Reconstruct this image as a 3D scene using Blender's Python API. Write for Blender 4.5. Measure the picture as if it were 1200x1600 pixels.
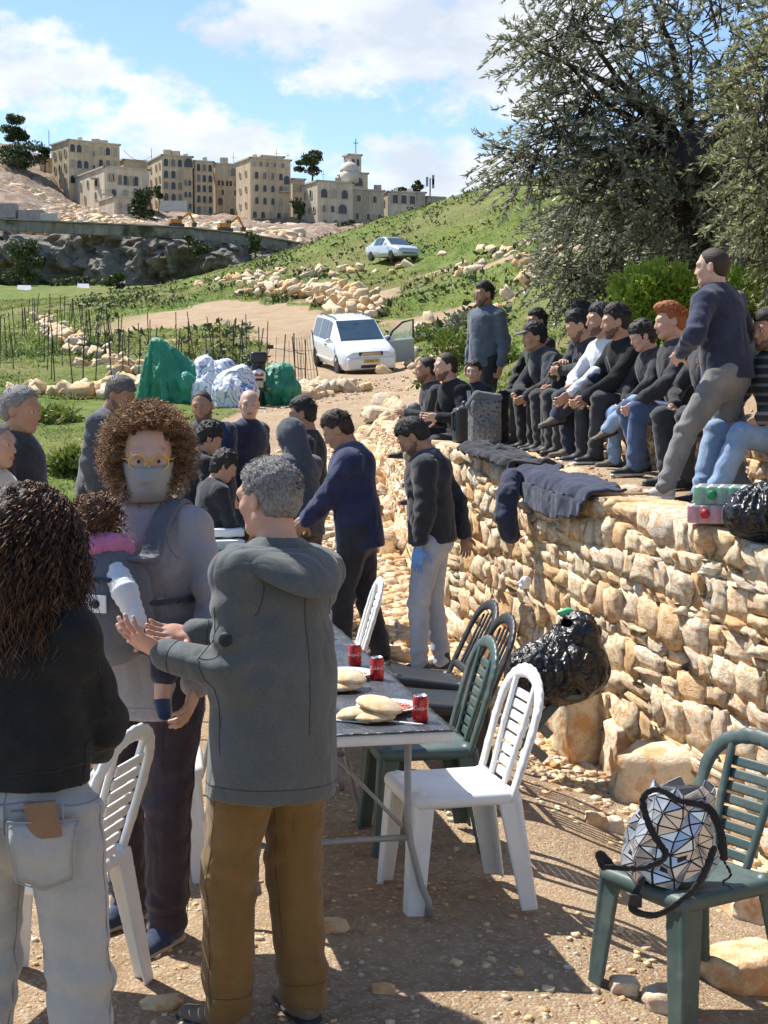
import bpy, math, random
import numpy as np
from math import sin, cos, pi, radians
from mathutils import Vector, Matrix

for _o in list(bpy.data.objects): bpy.data.objects.remove(_o)
SC = bpy.context.scene
COL = SC.collection
RNG = random.Random(7)
NR = np.random.RandomState(11)

# ------------------------------------------------------------------ camera
CAM_H = 1.915
FPX = 2400.0
PITCH = math.atan((800 - 614) / FPX)
cam_data = bpy.data.cameras.new('camera')
cam = bpy.data.objects.new('camera', cam_data); COL.objects.link(cam)
cam.location = (0, 0, CAM_H)
cam.rotation_euler = (pi / 2 - PITCH, 0, 0)
cam_data.sensor_fit = 'VERTICAL'; cam_data.sensor_height = 24.0
cam_data.lens = 24.0 * FPX / 1600.0
cam_data.clip_start = 0.1; cam_data.clip_end = 5000
SC.camera = cam

# ------------------------------------------------------------------ sun and sky
SUN_ELEV = radians(56); SUN_AZ = radians(-54)      # azimuth from +Y towards +X
world = bpy.data.worlds.new('World'); SC.world = world; world.use_nodes = True
wt = world.node_tree; wt.nodes.clear()
def wn(t, **k):
    n = wt.nodes.new(t)
    for a, b in k.items(): setattr(n, a, b)
    return n
w_out = wn('ShaderNodeOutputWorld'); w_bg = wn('ShaderNodeBackground')
w_sky = wn('ShaderNodeTexSky', sky_type='NISHITA'); w_sky.sun_disc = False
w_sky.sun_elevation = SUN_ELEV; w_sky.sun_rotation = SUN_AZ
w_sky.altitude = 700; w_sky.air_density = 1.0; w_sky.dust_density = 0.2; w_sky.ozone_density = 3.2
w_bg.inputs['Strength'].default_value = 0.118
w_tc = wn('ShaderNodeTexCoord')
def wmath(op, a, b=None, c=None, clamp=False):
    n = wn('ShaderNodeMath', operation=op); n.use_clamp = clamp
    for i, v in enumerate((a, b, c)):
        if v is None: continue
        if isinstance(v, (int, float)): n.inputs[i].default_value = v
        else: wt.links.new(v, n.inputs[i])
    return n.outputs[0]
def wnoise(scale, detail, rough, loc=(0, 0, 0), sc=(1, 1, 1)):
    mp = wn('ShaderNodeMapping'); mp.inputs['Location'].default_value = loc; mp.inputs['Scale'].default_value = sc
    wt.links.new(w_tc.outputs['Generated'], mp.inputs['Vector'])
    n = wn('ShaderNodeTexNoise'); n.inputs['Scale'].default_value = scale
    n.inputs['Detail'].default_value = detail; n.inputs['Roughness'].default_value = rough
    wt.links.new(mp.outputs[0], n.inputs['Vector'])
    return n.outputs['Fac']
def pix_dir(px, py):
    d = Vector(((px - 600) / FPX, 1, 0))
    v = (800 - py) / FPX
    f = Vector((0, cos(PITCH), -sin(PITCH))); u = Vector((0, sin(PITCH), cos(PITCH)))
    return (f + u * v + Vector(((px - 600) / FPX, 0, 0))).normalized()
# cumulus banks: centre (as seen from the hillside), half width, half height (tangent units), weight
BANKS = [(60, 150, .060, .040, 1.0), (150, 215, .080, .040, 1.0), (260, 240, .07, .030, .9), (20, 240, .08, .04, .9),
         (400, 265, .050, .026, .9), (640, 285, .060, .026, 1.0), (560, 268, .05, .022, .8),
         (700, 50, .085, .045, 1.0), (560, 20, .080, .030, .85), (860, 110, .06, .030, .9), (800, 10, .09, .04, .9),
         (380, 30, .04, .012, .55)]
BANKS += [(-700, 120, .2, .06, .9), (-1500, -200, .3, .1, .9), (2000, 100, .3, .07, .9), (1700, -500, .3, .1, .8), (300, -900, .3, .12, .9)]
acc = None
w_sep = wn('ShaderNodeSeparateXYZ'); wt.links.new(w_tc.outputs['Generated'], w_sep.inputs[0])
for (bx, by, hw, hh, wgt) in BANKS:
    c = pix_dir(bx, by)
    r = Vector((c.y, -c.x, 0)).normalized(); u = r.cross(c)
    def dotv(v):
        n = wn('ShaderNodeVectorMath', operation='DOT_PRODUCT')
        wt.links.new(w_tc.outputs['Generated'], n.inputs[0]); n.inputs[1].default_value = v
        return n.outputs['Value']
    a = wmath('DIVIDE', dotv(r), hw); b = wmath('DIVIDE', dotv(u), hh)
    q = wmath('ADD', wmath('MULTIPLY', a, a), wmath('MULTIPLY', b, b))
    q = wmath('ADD', q, wmath('MULTIPLY', wmath('LESS_THAN', dotv(c), 0.0), 50.0))
    g = wmath('MULTIPLY', wmath('SUBTRACT', 1.0, wmath('MULTIPLY', q, 0.55)), wgt)
    acc = g if acc is None else wmath('MAXIMUM', acc, g)
n1 = wnoise(9.0, 7, .58, (3.1, .4, 1.7), (1, 1, 1.7)); n2 = wnoise(34.0, 6, .6, (1, 2, 3), (1, 1, 1.5))
acc = wmath('MAXIMUM', acc, -0.55)
dens = wmath('ADD', wmath('ADD', wmath('MULTIPLY', acc, .40), wmath('MULTIPLY', wmath('SUBTRACT', n1, .5), 1.5)), wmath('MULTIPLY', wmath('SUBTRACT', n2, .5), .8))
mr = wn('ShaderNodeMapRange'); mr.interpolation_type = 'SMOOTHSTEP'
mr.inputs['From Min'].default_value = 0.09; mr.inputs['From Max'].default_value = .36
wt.links.new(dens, mr.inputs['Value'])
n3 = wnoise(13.0, 5, .55, (.3, .9, 5.1), (1, 1, 2.0))
cr = wn('ShaderNodeValToRGB'); cr.color_ramp.elements[0].position = .36; cr.color_ramp.elements[1].position = .62
cr.color_ramp.elements[0].color = (4.0, 4.35, 4.9, 1); cr.color_ramp.elements[1].color = (5.8, 5.9, 6.0, 1)
wt.links.new(n3, cr.inputs['Fac'])
mx = wn('ShaderNodeMix', data_type='RGBA')
wt.links.new(wmath('MULTIPLY', mr.outputs[0], .93), mx.inputs['Factor'])
wt.links.new(w_sky.outputs[0], mx.inputs['A']); wt.links.new(cr.outputs[0], mx.inputs['B'])
wt.links.new(mx.outputs['Result'], w_bg.inputs['Color']); wt.links.new(w_bg.outputs[0], w_out.inputs[0])

sun_d = bpy.data.lights.new('sun', 'SUN'); sun_d.energy = 4.9; sun_d.angle = radians(.5); sun_d.color = (1, .955, .88)
sun = bpy.data.objects.new('sun', sun_d); COL.objects.link(sun)
_sv = Vector((sin(SUN_AZ) * cos(SUN_ELEV), cos(SUN_AZ) * cos(SUN_ELEV), sin(SUN_ELEV)))
sun.rotation_euler = (-_sv).to_track_quat('-Z', 'Y').to_euler(); sun.location = (-20, 20, 30)

vs = SC.view_settings
vs.view_transform = 'Standard'; vs.look = 'None'; vs.gamma = 1; vs.exposure = 0.68; vs.use_curve_mapping = False
SC.cycles.max_bounces = 6; SC.cycles.diffuse_bounces = 3; SC.cycles.glossy_bounces = 3
SC.cycles.transmission_bounces = 4; SC.cycles.transparent_max_bounces = 8
SC.cycles.use_denoising = True

# ------------------------------------------------------------------ helpers
def at(px, py, Y):
    "point seen at photograph pixel (px, py) standing Y metres ahead"
    d = pix_dir(px, py)
    t = Y / d.y
    return Vector((0, 0, CAM_H)) + d * t
def X_at(px, Y): return (px - 600) / FPX * Y

def tag(o, label=None, cat=None, group=None, kind=None):
    if label: o['label'] = label
    if cat: o['category'] = cat
    if group: o['group'] = group
    if kind: o['kind'] = kind
    return o
def link(o, parent=None):
    COL.objects.link(o)
    if parent is not None: o.parent = parent
    return o
def empty(name, loc=(0, 0, 0), rz=0, label=None, cat=None, group=None):
    o = bpy.data.objects.new(name, None); COL.objects.link(o)
    o.location = loc; o.rotation_euler = (0, 0, rz); o.empty_display_size = .2
    return tag(o, label, cat, group)
def copy_tree(o, parent=None):
    c = o.copy(); COL.objects.link(c); c.parent = parent
    for ch in o.children: copy_tree(ch, c)
    return c

def np_mesh(name, V, F, smooth=True, mats=None, mi=None):
    "V (n,3); F (m,3) or (m,4) int array, or a list of such arrays"
    me = bpy.data.meshes.new(name)
    V = np.ascontiguousarray(V, dtype=np.float32)
    Fs = F if isinstance(F, list) else [F]
    Fs = [np.asarray(f, dtype=np.int32) for f in Fs if len(f)]
    me.vertices.add(len(V)); me.vertices.foreach_set('co', V.ravel())
    nl = sum(f.size for f in Fs); npoly = sum(len(f) for f in Fs)
    me.loops.add(nl); me.polygons.add(npoly)
    me.loops.foreach_set('vertex_index', np.concatenate([f.ravel() for f in Fs]))
    ls = []; c = 0
    for f in Fs:
        k = f.shape[1]; ls.append(np.arange(len(f)) * k + c); c += f.size
    me.polygons.foreach_set('loop_start', np.concatenate(ls).astype(np.int32))
    me.update(calc_edges=True)
    me.polygons.foreach_set('use_smooth', np.full(npoly, smooth, dtype=bool))
    for m in (mats or []): me.materials.append(m)
    if mi is not None: me.polygons.foreach_set('material_index', np.asarray(mi, dtype=np.int32))
    return me
def np_obj(name, V, F, mat=None, parent=None, smooth=True, mi=None):
    mats = mat if isinstance(mat, (list, tuple)) else ([mat] if mat else [])
    return link(bpy.data.objects.new(name, np_mesh(name, V, F, smooth, mats, mi)), parent)
def set_attr(me, name, vals, domain='POINT'):
    vals = np.asarray(vals, dtype=np.float32)
    if vals.ndim == 1:
        a = me.attributes.new(name, 'FLOAT', domain); a.data.foreach_set('value', vals)
    else:
        if vals.shape[1] == 3: vals = np.hstack([vals, np.ones((len(vals), 1), np.float32)])
        a = me.attributes.new(name, 'FLOAT_COLOR', domain); a.data.foreach_set('color', vals.ravel())

class MB:
    "collects simple shapes into one mesh"
    def __init__(s): s.v = []; s.f = []
    def add(s, V, F):
        o = len(s.v); s.v += [tuple(p) for p in V]; s.f += [tuple(i + o for i in f) for f in F]; return s
    def box(s, c, h, R=None, taper=1.0):
        R = R or Matrix.Identity(3); c = Vector(c); P = []
        for z in (-1, 1):
            t = taper if z > 0 else 1.0
            for x, y in ((-1, -1), (1, -1), (1, 1), (-1, 1)): P.append(c + R @ Vector((x * h[0] * t, y * h[1] * t, z * h[2])))
        return s.add(P, [(3, 2, 1, 0), (4, 5, 6, 7), (0, 1, 5, 4), (1, 2, 6, 5), (2, 3, 7, 6), (3, 0, 4, 7)])
    def bar(s, a, b, w, d=None, up=(0, 0, 1)):
        a = Vector(a); b = Vector(b); d = d or w; z = (b - a).normalized(); u = Vector(up)
        if abs(z.dot(u)) > .97: u = Vector((0, 1, 0))
        x = u.cross(z).normalized(); y = z.cross(x)
        P = [p + x * i * w / 2 + y * j * d / 2 for p in (a, b) for i, j in ((-1, -1), (1, -1), (1, 1), (-1, 1))]
        return s.add(P, [(3, 2, 1, 0), (4, 5, 6, 7), (0, 1, 5, 4), (1, 2, 6, 5), (2, 3, 7, 6), (3, 0, 4, 7)])
    def tube(s, pts, r, n=8, caps=True):
        pts = [Vector(p) for p in pts]; m = len(pts)
        rs = r if isinstance(r, (list, tuple)) else [r] * m
        P = []; u = None
        for i in range(m):
            t = (pts[min(i + 1, m - 1)] - pts[max(i - 1, 0)]).normalized()
            if u is None: u = t.orthogonal().normalized()
            else:
                u = (u - t * u.dot(t)); u = u.normalized() if u.length > 1e-6 else t.orthogonal().normalized()
            w = t.cross(u)
            for k in range(n):
                a = 2 * pi * k / n; P.append(pts[i] + (u * cos(a) + w * sin(a)) * rs[i])
        F = [(i * n + k, i * n + (k + 1) % n, (i + 1) * n + (k + 1) % n, (i + 1) * n + k) for i in range(m - 1) for k in range(n)]
        if caps: F += [tuple(range(n))[::-1], tuple((m - 1) * n + k for k in range(n))]
        return s.add(P, F)
    def lathe(s, prof, n=20, c=(0, 0, 0)):
        P = [(c[0] + r * cos(2 * pi * k / n), c[1] + r * sin(2 * pi * k / n), c[2] + z) for r, z in prof for k in range(n)]
        m = len(prof)
        F = [(i * n + k, i * n + (k + 1) % n, (i + 1) * n + (k + 1) % n, (i + 1) * n + k) for i in range(m - 1) for k in range(n)]
        F += [tuple(range(n))[::-1], tuple((m - 1) * n + k for k in range(n))]
        return s.add(P, F)
    def quad(s, a, b, c, d): return s.add([a, b, c, d], [(0, 1, 2, 3)])
    def mesh(s, name, mat=None, smooth=False):
        me = bpy.data.meshes.new(name); me.from_pydata(s.v, [], s.f); me.update()
        if smooth: me.polygons.foreach_set('use_smooth', [True] * len(me.polygons))
        if mat: me.materials.append(mat)
        return me
    def build(s, name, mat=None, parent=None, smooth=False, bevel=0):
        o = link(bpy.data.objects.new(name, s.mesh(name, mat, smooth)), parent)
        if bevel:
            m = o.modifiers.new('bevel', 'BEVEL'); m.width = bevel; m.segments = 2; m.limit_method = 'ANGLE'
        return o

# --- numpy value noise
def _hash(i, j, k, seed):
    n = (i.astype(np.int64) * 374761393 + j.astype(np.int64) * 668265263 + k.astype(np.int64) * 2147483647 + seed * 974711) & 0x7fffffff
    n = ((n ^ (n >> 13)) * 1274126177) & 0x7fffffff
    n = n ^ (n >> 16)
    return (n & 0xffff) / 32767.5 - 1.0
def vnoise(P, scale=1.0, seed=0):
    P = np.asarray(P, dtype=np.float64) * scale
    if P.shape[1] == 2: P = np.hstack([P, np.zeros((len(P), 1))])
    I = np.floor(P); f = P - I; I = I.astype(np.int64); f = f * f * (3 - 2 * f)
    r = 0
    for dx in (0, 1):
        for dy in (0, 1):
            for dz in (0, 1):
                w = (f[:, 0] if dx else 1 - f[:, 0]) * (f[:, 1] if dy else 1 - f[:, 1]) * (f[:, 2] if dz else 1 - f[:, 2])
                r = r + w * _hash(I[:, 0] + dx, I[:, 1] + dy, I[:, 2] + dz, seed)
    return r
def fbm(P, scale=1.0, octv=4, seed=0, gain=.5):
    a = 1; r = 0
    for o in range(octv):
        r = r + a * vnoise(P, scale * 2 ** o, seed + o * 17); a *= gain
    return r
def sstep(a, b, x):
    t = np.clip((x - a) / (b - a), 0, 1); return t * t * (3 - 2 * t)

# --- signed distance fields polygonised with surface nets
def surface_nets(f, org, h):
    neg = f < 0
    nx, ny, nz = f.shape
    cnt = np.zeros((nx - 1, ny - 1, nz - 1), np.int8)
    for dx in (0, 1):
        for dy in (0, 1):
            for dz in (0, 1):
                cnt += neg[dx:nx - 1 + dx, dy:ny - 1 + dy, dz:nz - 1 + dz]
    act = (cnt > 0) & (cnt < 8)
    I, J, K = np.nonzero(act)
    n = len(I)
    idx = np.full(act.shape, -1, np.int32); idx[I, J, K] = np.arange(n)
    acc = np.zeros((n, 3)); num = np.zeros(n)
    cor = [(dx, dy, dz) for dx in (0, 1) for dy in (0, 1) for dz in (0, 1)]
    vals = {c: f[I + c[0], J + c[1], K + c[2]] for c in cor}
    for c in cor:
        for ax in range(3):
            if c[ax]: continue
            d = list(c); d[ax] = 1; d = tuple(d)
            a, b = vals[c], vals[d]
            m = (a < 0) != (b < 0)
            t = np.where(m, a / np.where(a == b, 1, a - b), 0)
            p = np.tile(np.array(c, float), (n, 1)); p[:, ax] = t
            acc[m] += p[m]; num[m] += 1
    V = (np.stack([I, J, K], 1) + acc / num[:, None]) * h + org
    Q = []
    for ax in range(3):
        sl0 = [slice(None)] * 3; sl1 = [slice(None)] * 3
        sl0[ax] = slice(0, -1); sl1[ax] = slice(1, None)
        a = neg[tuple(sl0)]; b = neg[tuple(sl1)]
        for flip in (0, 1):
            m = (a & ~b) if not flip else (~a & b)
            E = np.argwhere(m)
            o1, o2 = [(1, 2), (2, 0), (0, 1)][ax]
            ok = (E[:, o1] > 0) & (E[:, o2] > 0) & (E[:, o1] < f.shape[o1] - 1) & (E[:, o2] < f.shape[o2] - 1)
            E = E[ok]
            def cell(d1, d2):
                c = E.copy(); c[:, o1] -= d1; c[:, o2] -= d2
                return idx[c[:, 0], c[:, 1], c[:, 2]]
            q = np.stack([cell(1, 1), cell(0, 1), cell(0, 0), cell(1, 0)], 1)
            if flip: q = q[:, ::-1]
            Q.append(q)
    return V, np.concatenate(Q)

class SDF:
    def __init__(s): s.ops = []; s.lo = np.full(3, 1e9); s.hi = np.full(3, -1e9)
    def _add(s, fn, lo, hi, k, op='u'):
        lo = np.asarray(lo, float); hi = np.asarray(hi, float)
        if op == 'u': s.lo = np.minimum(s.lo, lo); s.hi = np.maximum(s.hi, hi)
        s.ops.append((op, fn, lo, hi, k)); return s
    def cone(s, a, b, r1, r2=None, k=.02, flat=None, q=1.0, op='u'):
        "rounded cone; 'flat' is a direction squeezed by q"
        a = np.array(a, float); b = np.array(b, float); r2 = r1 if r2 is None else r2
        ab = b - a; L2 = max(ab @ ab, 1e-9)
        fl = None
        if flat is not None:
            fl = np.array(flat, float); fl /= np.linalg.norm(fl)
        def fn(x, y, z):
            px, py, pz = x - a[0], y - a[1], z - a[2]
            t = np.clip((px * ab[0] + py * ab[1] + pz * ab[2]) / L2, 0, 1)
            dx, dy, dz = px - t * ab[0], py - t * ab[1], pz - t * ab[2]
            if fl is not None:
                w = (dx * fl[0] + dy * fl[1] + dz * fl[2]) * (q - 1)
                dx, dy, dz = dx + w * fl[0], dy + w * fl[1], dz + w * fl[2]
            return np.sqrt(dx * dx + dy * dy + dz * dz) - (r1 + (r2 - r1) * t)
        R = max(r1, r2) * max(1, 1 / q if q < 1 else 1)
        return s._add(fn, np.minimum(a, b) - R, np.maximum(a, b) + R, k, op)
    def ell(s, c, r, R=None, k=.02, op='u'):
        c = np.array(c, float); r = np.array(r, float)
        M = np.eye(3) if R is None else np.array(R)      # columns = local axes
        rm = r.min()
        def fn(x, y, z):
            px, py, pz = x - c[0], y - c[1], z - c[2]
            u = [(px * M[0, i] + py * M[1, i] + pz * M[2, i]) / r[i] for i in range(3)]
            l = np.sqrt(u[0] ** 2 + u[1] ** 2 + u[2] ** 2)
            g = np.sqrt((u[0] / r[0]) ** 2 + (u[1] / r[1]) ** 2 + (u[2] / r[2]) ** 2) + 1e-6
            return l * (l - 1) / g
        e = np.abs(M) @ r
        return s._add(fn, c - e, c + e, k, op)
    def box(s, c, h, R=None, rnd=.01, k=.0, op='u', taper=0.0):
        c = np.array(c, float); h = np.array(h, float)
        M = np.eye(3) if R is None else np.array(R)
        def fn(x, y, z):
            px, py, pz = x - c[0], y - c[1], z - c[2]
            u = [px * M[0, i] + py * M[1, i] + pz * M[2, i] for i in range(3)]
            sc = 1 - taper * u[2] / h[2] if taper else 1.0
            qx, qy, qz = np.abs(u[0]) - h[0] * sc + rnd, np.abs(u[1]) - h[1] * sc + rnd, np.abs(u[2]) - h[2] + rnd
            o = np.sqrt(np.maximum(qx, 0) ** 2 + np.maximum(qy, 0) ** 2 + np.maximum(qz, 0) ** 2)
            return o + np.minimum(np.maximum(np.maximum(qx, qy), qz), 0) - rnd
        e = np.abs(M) @ (h * (1 + abs(taper)))
        return s._add(fn, c - e, c + e, k, op)
    def plane(s, p, n, k=0.0):
        "remove everything on the side n points to"
        p = np.array(p, float); n = np.array(n, float); n /= np.linalg.norm(n)
        def fn(x, y, z): return (x - p[0]) * n[0] + (y - p[1]) * n[1] + (z - p[2]) * n[2]
        s.ops.append(('p', fn, None, None, k)); return s
    def grid(s, vox):
        lo = s.lo - 2.5 * vox; n = np.ceil((s.hi - s.lo) / vox + 6).astype(int)
        ax = [lo[i] + np.arange(n[i]) * vox for i in range(3)]
        f = np.full(n, .3, np.float32)
        X, Y, Z = ax[0][:, None, None], ax[1][None, :, None], ax[2][None, None, :]
        for op, fn, l, h, k in s.ops:
            if op == 'p':
                f = np.maximum(f, fn(X, Y, Z)); continue
            pad = k + 3 * vox
            i0 = np.clip(np.floor((l - pad - lo) / vox).astype(int), 0, n); i1 = np.clip(np.ceil((h + pad - lo) / vox).astype(int) + 1, 0, n)
            if (i1 <= i0).any(): continue
            sl = tuple(slice(i0[i], i1[i]) for i in range(3))
            d = fn(X[i0[0]:i1[0]], Y[:, i0[1]:i1[1]], Z[:, :, i0[2]:i1[2]])
            g = f[sl]
            if op == 'u':
                if k > 0:
                    hh = np.clip(.5 + .5 * (g - d) / k, 0, 1); f[sl] = g * (1 - hh) + d * hh - k * hh * (1 - hh)
                else: f[sl] = np.minimum(g, d)
            else:
                d = -d
                if k > 0:
                    hh = np.clip(.5 - .5 * (g - d) / k, 0, 1); f[sl] = g * (1 - hh) + d * hh + k * hh * (1 - hh)
                else: f[sl] = np.maximum(g, d)
        return f, lo
    def mesh(s, vox):
        f, lo = s.grid(vox)
        f[0] = np.maximum(f[0], .01); f[-1] = np.maximum(f[-1], .01)
        f[:, 0] = np.maximum(f[:, 0], .01); f[:, -1] = np.maximum(f[:, -1], .01)
        f[:, :, 0] = np.maximum(f[:, :, 0], .01); f[:, :, -1] = np.maximum(f[:, :, -1], .01)
        return surface_nets(f, lo, vox)
    def obj(s, name, vox, mat, parent=None, disp=None):
        V, F = s.mesh(vox)
        me = np_mesh(name, V, F, True, [mat])
        if disp is not None: displace(me, disp)
        return link(bpy.data.objects.new(name, me), parent)
def displace(me, fn):
    n = len(me.vertices)
    co = np.empty(n * 3, np.float32); me.vertices.foreach_get('co', co); co = co.reshape(-1, 3)
    no = np.empty(n * 3, np.float32); me.vertices.foreach_get('normal', no); no = no.reshape(-1, 3)
    co = co + no * fn(co)[:, None]
    me.vertices.foreach_set('co', co.astype(np.float32).ravel()); me.update()

# ------------------------------------------------------------------ materials
MATS = {}
class NT:
    def __init__(s, name):
        s.m = bpy.data.materials.new(name); s.m.use_nodes = True; s.t = s.m.node_tree
        s.bsdf = s.t.nodes['Principled BSDF']; s.tc = s.t.nodes.new('ShaderNodeTexCoord')
        s.coord = s.tc.outputs['Object']
    def n(s, t, **k):
        x = s.t.nodes.new(t)
        for a, b in k.items(): setattr(x, a, b)
        return x
    def l(s, a, b): s.t.links.new(a, b)
    def noise(s, scale, detail=4, rough=.55, vec=None, sc=None, dist=0):
        x = s.n('ShaderNodeTexNoise'); x.inputs['Scale'].default_value = scale
        x.inputs['Detail'].default_value = detail; x.inputs['Roughness'].default_value = rough; x.inputs['Distortion'].default_value = dist
        v = vec or s.coord
        if sc:
            mp = s.n('ShaderNodeMapping'); mp.inputs['Scale'].default_value = sc; s.l(v, mp.inputs['Vector']); v = mp.outputs[0]
        s.l(v, x.inputs['Vector']); return x.outputs['Fac']
    def voro(s, scale, feature='F1', vec=None, out='Distance'):
        x = s.n('ShaderNodeTexVoronoi', feature=feature); x.inputs['Scale'].default_value = scale
        s.l(vec or s.coord, x.inputs['Vector']); return x.outputs[out]
    def ramp(s, fac, stops, interp='LINEAR'):
        x = s.n('ShaderNodeValToRGB'); e = x.color_ramp.elements; x.color_ramp.interpolation = interp
        while len(e) > 1: e.remove(e[-1])
        for i, (p, c) in enumerate(stops):
            q = e[0] if i == 0 else e.new(p); q.position = p
            q.color = (c, c, c, 1) if isinstance(c, (int, float)) else (*c, 1)
        s.l(fac, x.inputs['Fac']); return x.outputs['Color']
    def mix(s, fac, a, b, mode='MIX'):
        x = s.n('ShaderNodeMix', data_type='RGBA', blend_type=mode)
        for v, k in ((fac, 'Factor'), (a, 'A'), (b, 'B')):
            if isinstance(v, (int, float)): x.inputs[k].default_value = v if k == 'Factor' else (v, v, v, 1)
            elif isinstance(v, (tuple, list)): x.inputs[k].default_value = (*v[:3], 1)
            else: s.l(v, x.inputs[k])
        return x.outputs['Result']
    def math(s, op, a, b=None):
        x = s.n('ShaderNodeMath', operation=op)
        for i, v in enumerate((a, b)):
            if v is None: continue
            if isinstance(v, (int, float)): x.inputs[i].default_value = v
            else: s.l(v, x.inputs[i])
        return x.outputs[0]
    def attr(s, name, out='Fac'):
        x = s.n('ShaderNodeAttribute', attribute_name=name); return x.outputs[out]
    def col(s, c):
        if isinstance(c, (tuple, list)): s.bsdf.inputs['Base Color'].default_value = (*c[:3], 1)
        else: s.l(c, s.bsdf.inputs['Base Color'])
    def rough(s, r):
        if isinstance(r, (int, float)): s.bsdf.inputs['Roughness'].default_value = r
        else: s.l(r, s.bsdf.inputs['Roughness'])
    def spec(s, v): s.bsdf.inputs['Specular IOR Level'].default_value = v
    def bump(s, h, strength=.5, dist=.01, prev=None):
        b = s.n('ShaderNodeBump'); b.inputs['Strength'].default_value = strength; b.inputs['Distance'].default_value = dist
        s.l(h, b.inputs['Height'])
        if prev is not None: s.l(prev, b.inputs['Normal'])
        s.l(b.outputs[0], s.bsdf.inputs['Normal']); return b.outputs[0]

def m_cloth(name, c, var=.25, weave=260, rough=.9, bump=.25, sheen=.2, fade=None, marl=0, fold_=.55):
    "woven cloth: soft mottling, faded patches, fine weave relief"
    if name in MATS: return MATS[name]
    t = NT(name)
    a = t.noise(7, 5, .6); b = t.noise(90, 3, .6)
    c2 = tuple(min(1, x * (1 + var) + .012) for x in c); c1 = tuple(x * (1 - var) for x in c)
    col = t.ramp(a, [(.3, c1), (.7, c2)])
    if fade: col = t.mix(t.ramp(t.noise(4, 3, .6), [(.45, 0.0), (.7, .8)]), col, fade)
    col = t.mix(.25, col, t.ramp(b, [(.3, c1), (.7, c2)]))
    if marl: col = t.mix(marl, col, t.ramp(t.noise(700, 2, .8, sc=(1, 1, .4)), [(.35, tuple(x * .45 for x in c)), (.65, tuple(x * 1.9 for x in c))]))
    t.col(col); t.rough(rough); t.spec(.25)
    t.bsdf.inputs['Sheen Weight'].default_value = sheen
    h = t.math('ADD', t.math('MULTIPLY', t.noise(weave, 2, .5), .4), t.noise(22, 4, .6, dist=.6))
    fold = t.noise(7, 2, .4, sc=(1, 1, .7), dist=.5)
    rid = t.math('ABSOLUTE', t.math('SUBTRACT', fold, .5))
    b1 = t.bump(rid, fold_, .07)
    t.bump(h, bump, .012, b1)
    MATS[name] = t.m; return t.m
def m_skin(name, c):
    if name in MATS: return MATS[name]
    t = NT(name)
    red = (c[0] * .98, c[1] * .72, c[2] * .66)
    col = t.mix(t.ramp(t.noise(28, 4, .6), [(.35, 0.0), (.75, .6)]), c, red)
    t.col(col); t.rough(.5); t.spec(.4)
    t.bsdf.inputs['Subsurface Weight'].default_value = .12; t.bsdf.inputs['Subsurface Radius'].default_value = (.012, .004, .002)
    t.bsdf.inputs['Subsurface Scale'].default_value = .6
    t.bump(t.noise(160, 3, .6), .12, .004)
    MATS[name] = t.m; return t.m
def m_hair(name, c, c2=None, rough=.55, scale=150):
    if name in MATS: return MATS[name]
    t = NT(name)
    n = t.noise(scale, 3, .7, sc=(1, 1, .25))
    c2 = c2 or tuple(x * 1.8 + .01 for x in c)
    t.col(t.ramp(n, [(.32, c), (.68, c2)])); t.rough(rough); t.spec(.4)
    t.bump(n, .8, .008)
    MATS[name] = t.m; return t.m
def m_plain(name, c, rough=.5, var=.12, nscale=12, bump=.1, metal=0, spec=.5, bdist=.004, coat=0):
    if name in MATS: return MATS[name]
    t = NT(name)
    n = t.noise(nscale, 5, .6)
    t.col(t.ramp(n, [(.3, tuple(x * (1 - var) for x in c)), (.7, tuple(min(1, x * (1 + var)) for x in c))]))
    t.rough(t.ramp(t.noise(nscale * 2.3, 4, .6), [(.3, max(.05, rough - .08)), (.7, min(1, rough + .1))])); t.spec(spec)
    t.bsdf.inputs['Metallic'].default_value = metal; t.bsdf.inputs['Coat Weight'].default_value = coat
    if bump: t.bump(t.noise(nscale * 6, 3, .6), bump, bdist)
    MATS[name] = t.m; return t.m
def m_leaf(name, stops, rough=.6, trans=.15):
    "foliage coloured leaf by leaf through the 'rnd' attribute"
    if name in MATS: return MATS[name]
    t = NT(name)
    t.col(t.ramp(t.attr('rnd'), stops)); t.rough(rough); t.spec(.35)
    if trans:
        tr = t.n('ShaderNodeBsdfTranslucent'); t.l(t.ramp(t.attr('rnd'), [(p, tuple(min(1, x * 1.5) for x in c)) for p, c in stops]), tr.inputs['Color'])
        ms = t.n('ShaderNodeMixShader'); ms.inputs[0].default_value = trans
        out = t.t.nodes['Material Output']
        t.l(t.bsdf.outputs[0], ms.inputs[1]); t.l(tr.outputs[0], ms.inputs[2]); t.l(ms.outputs[0], out.inputs['Surface'])
    MATS[name] = t.m; return t.m
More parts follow.
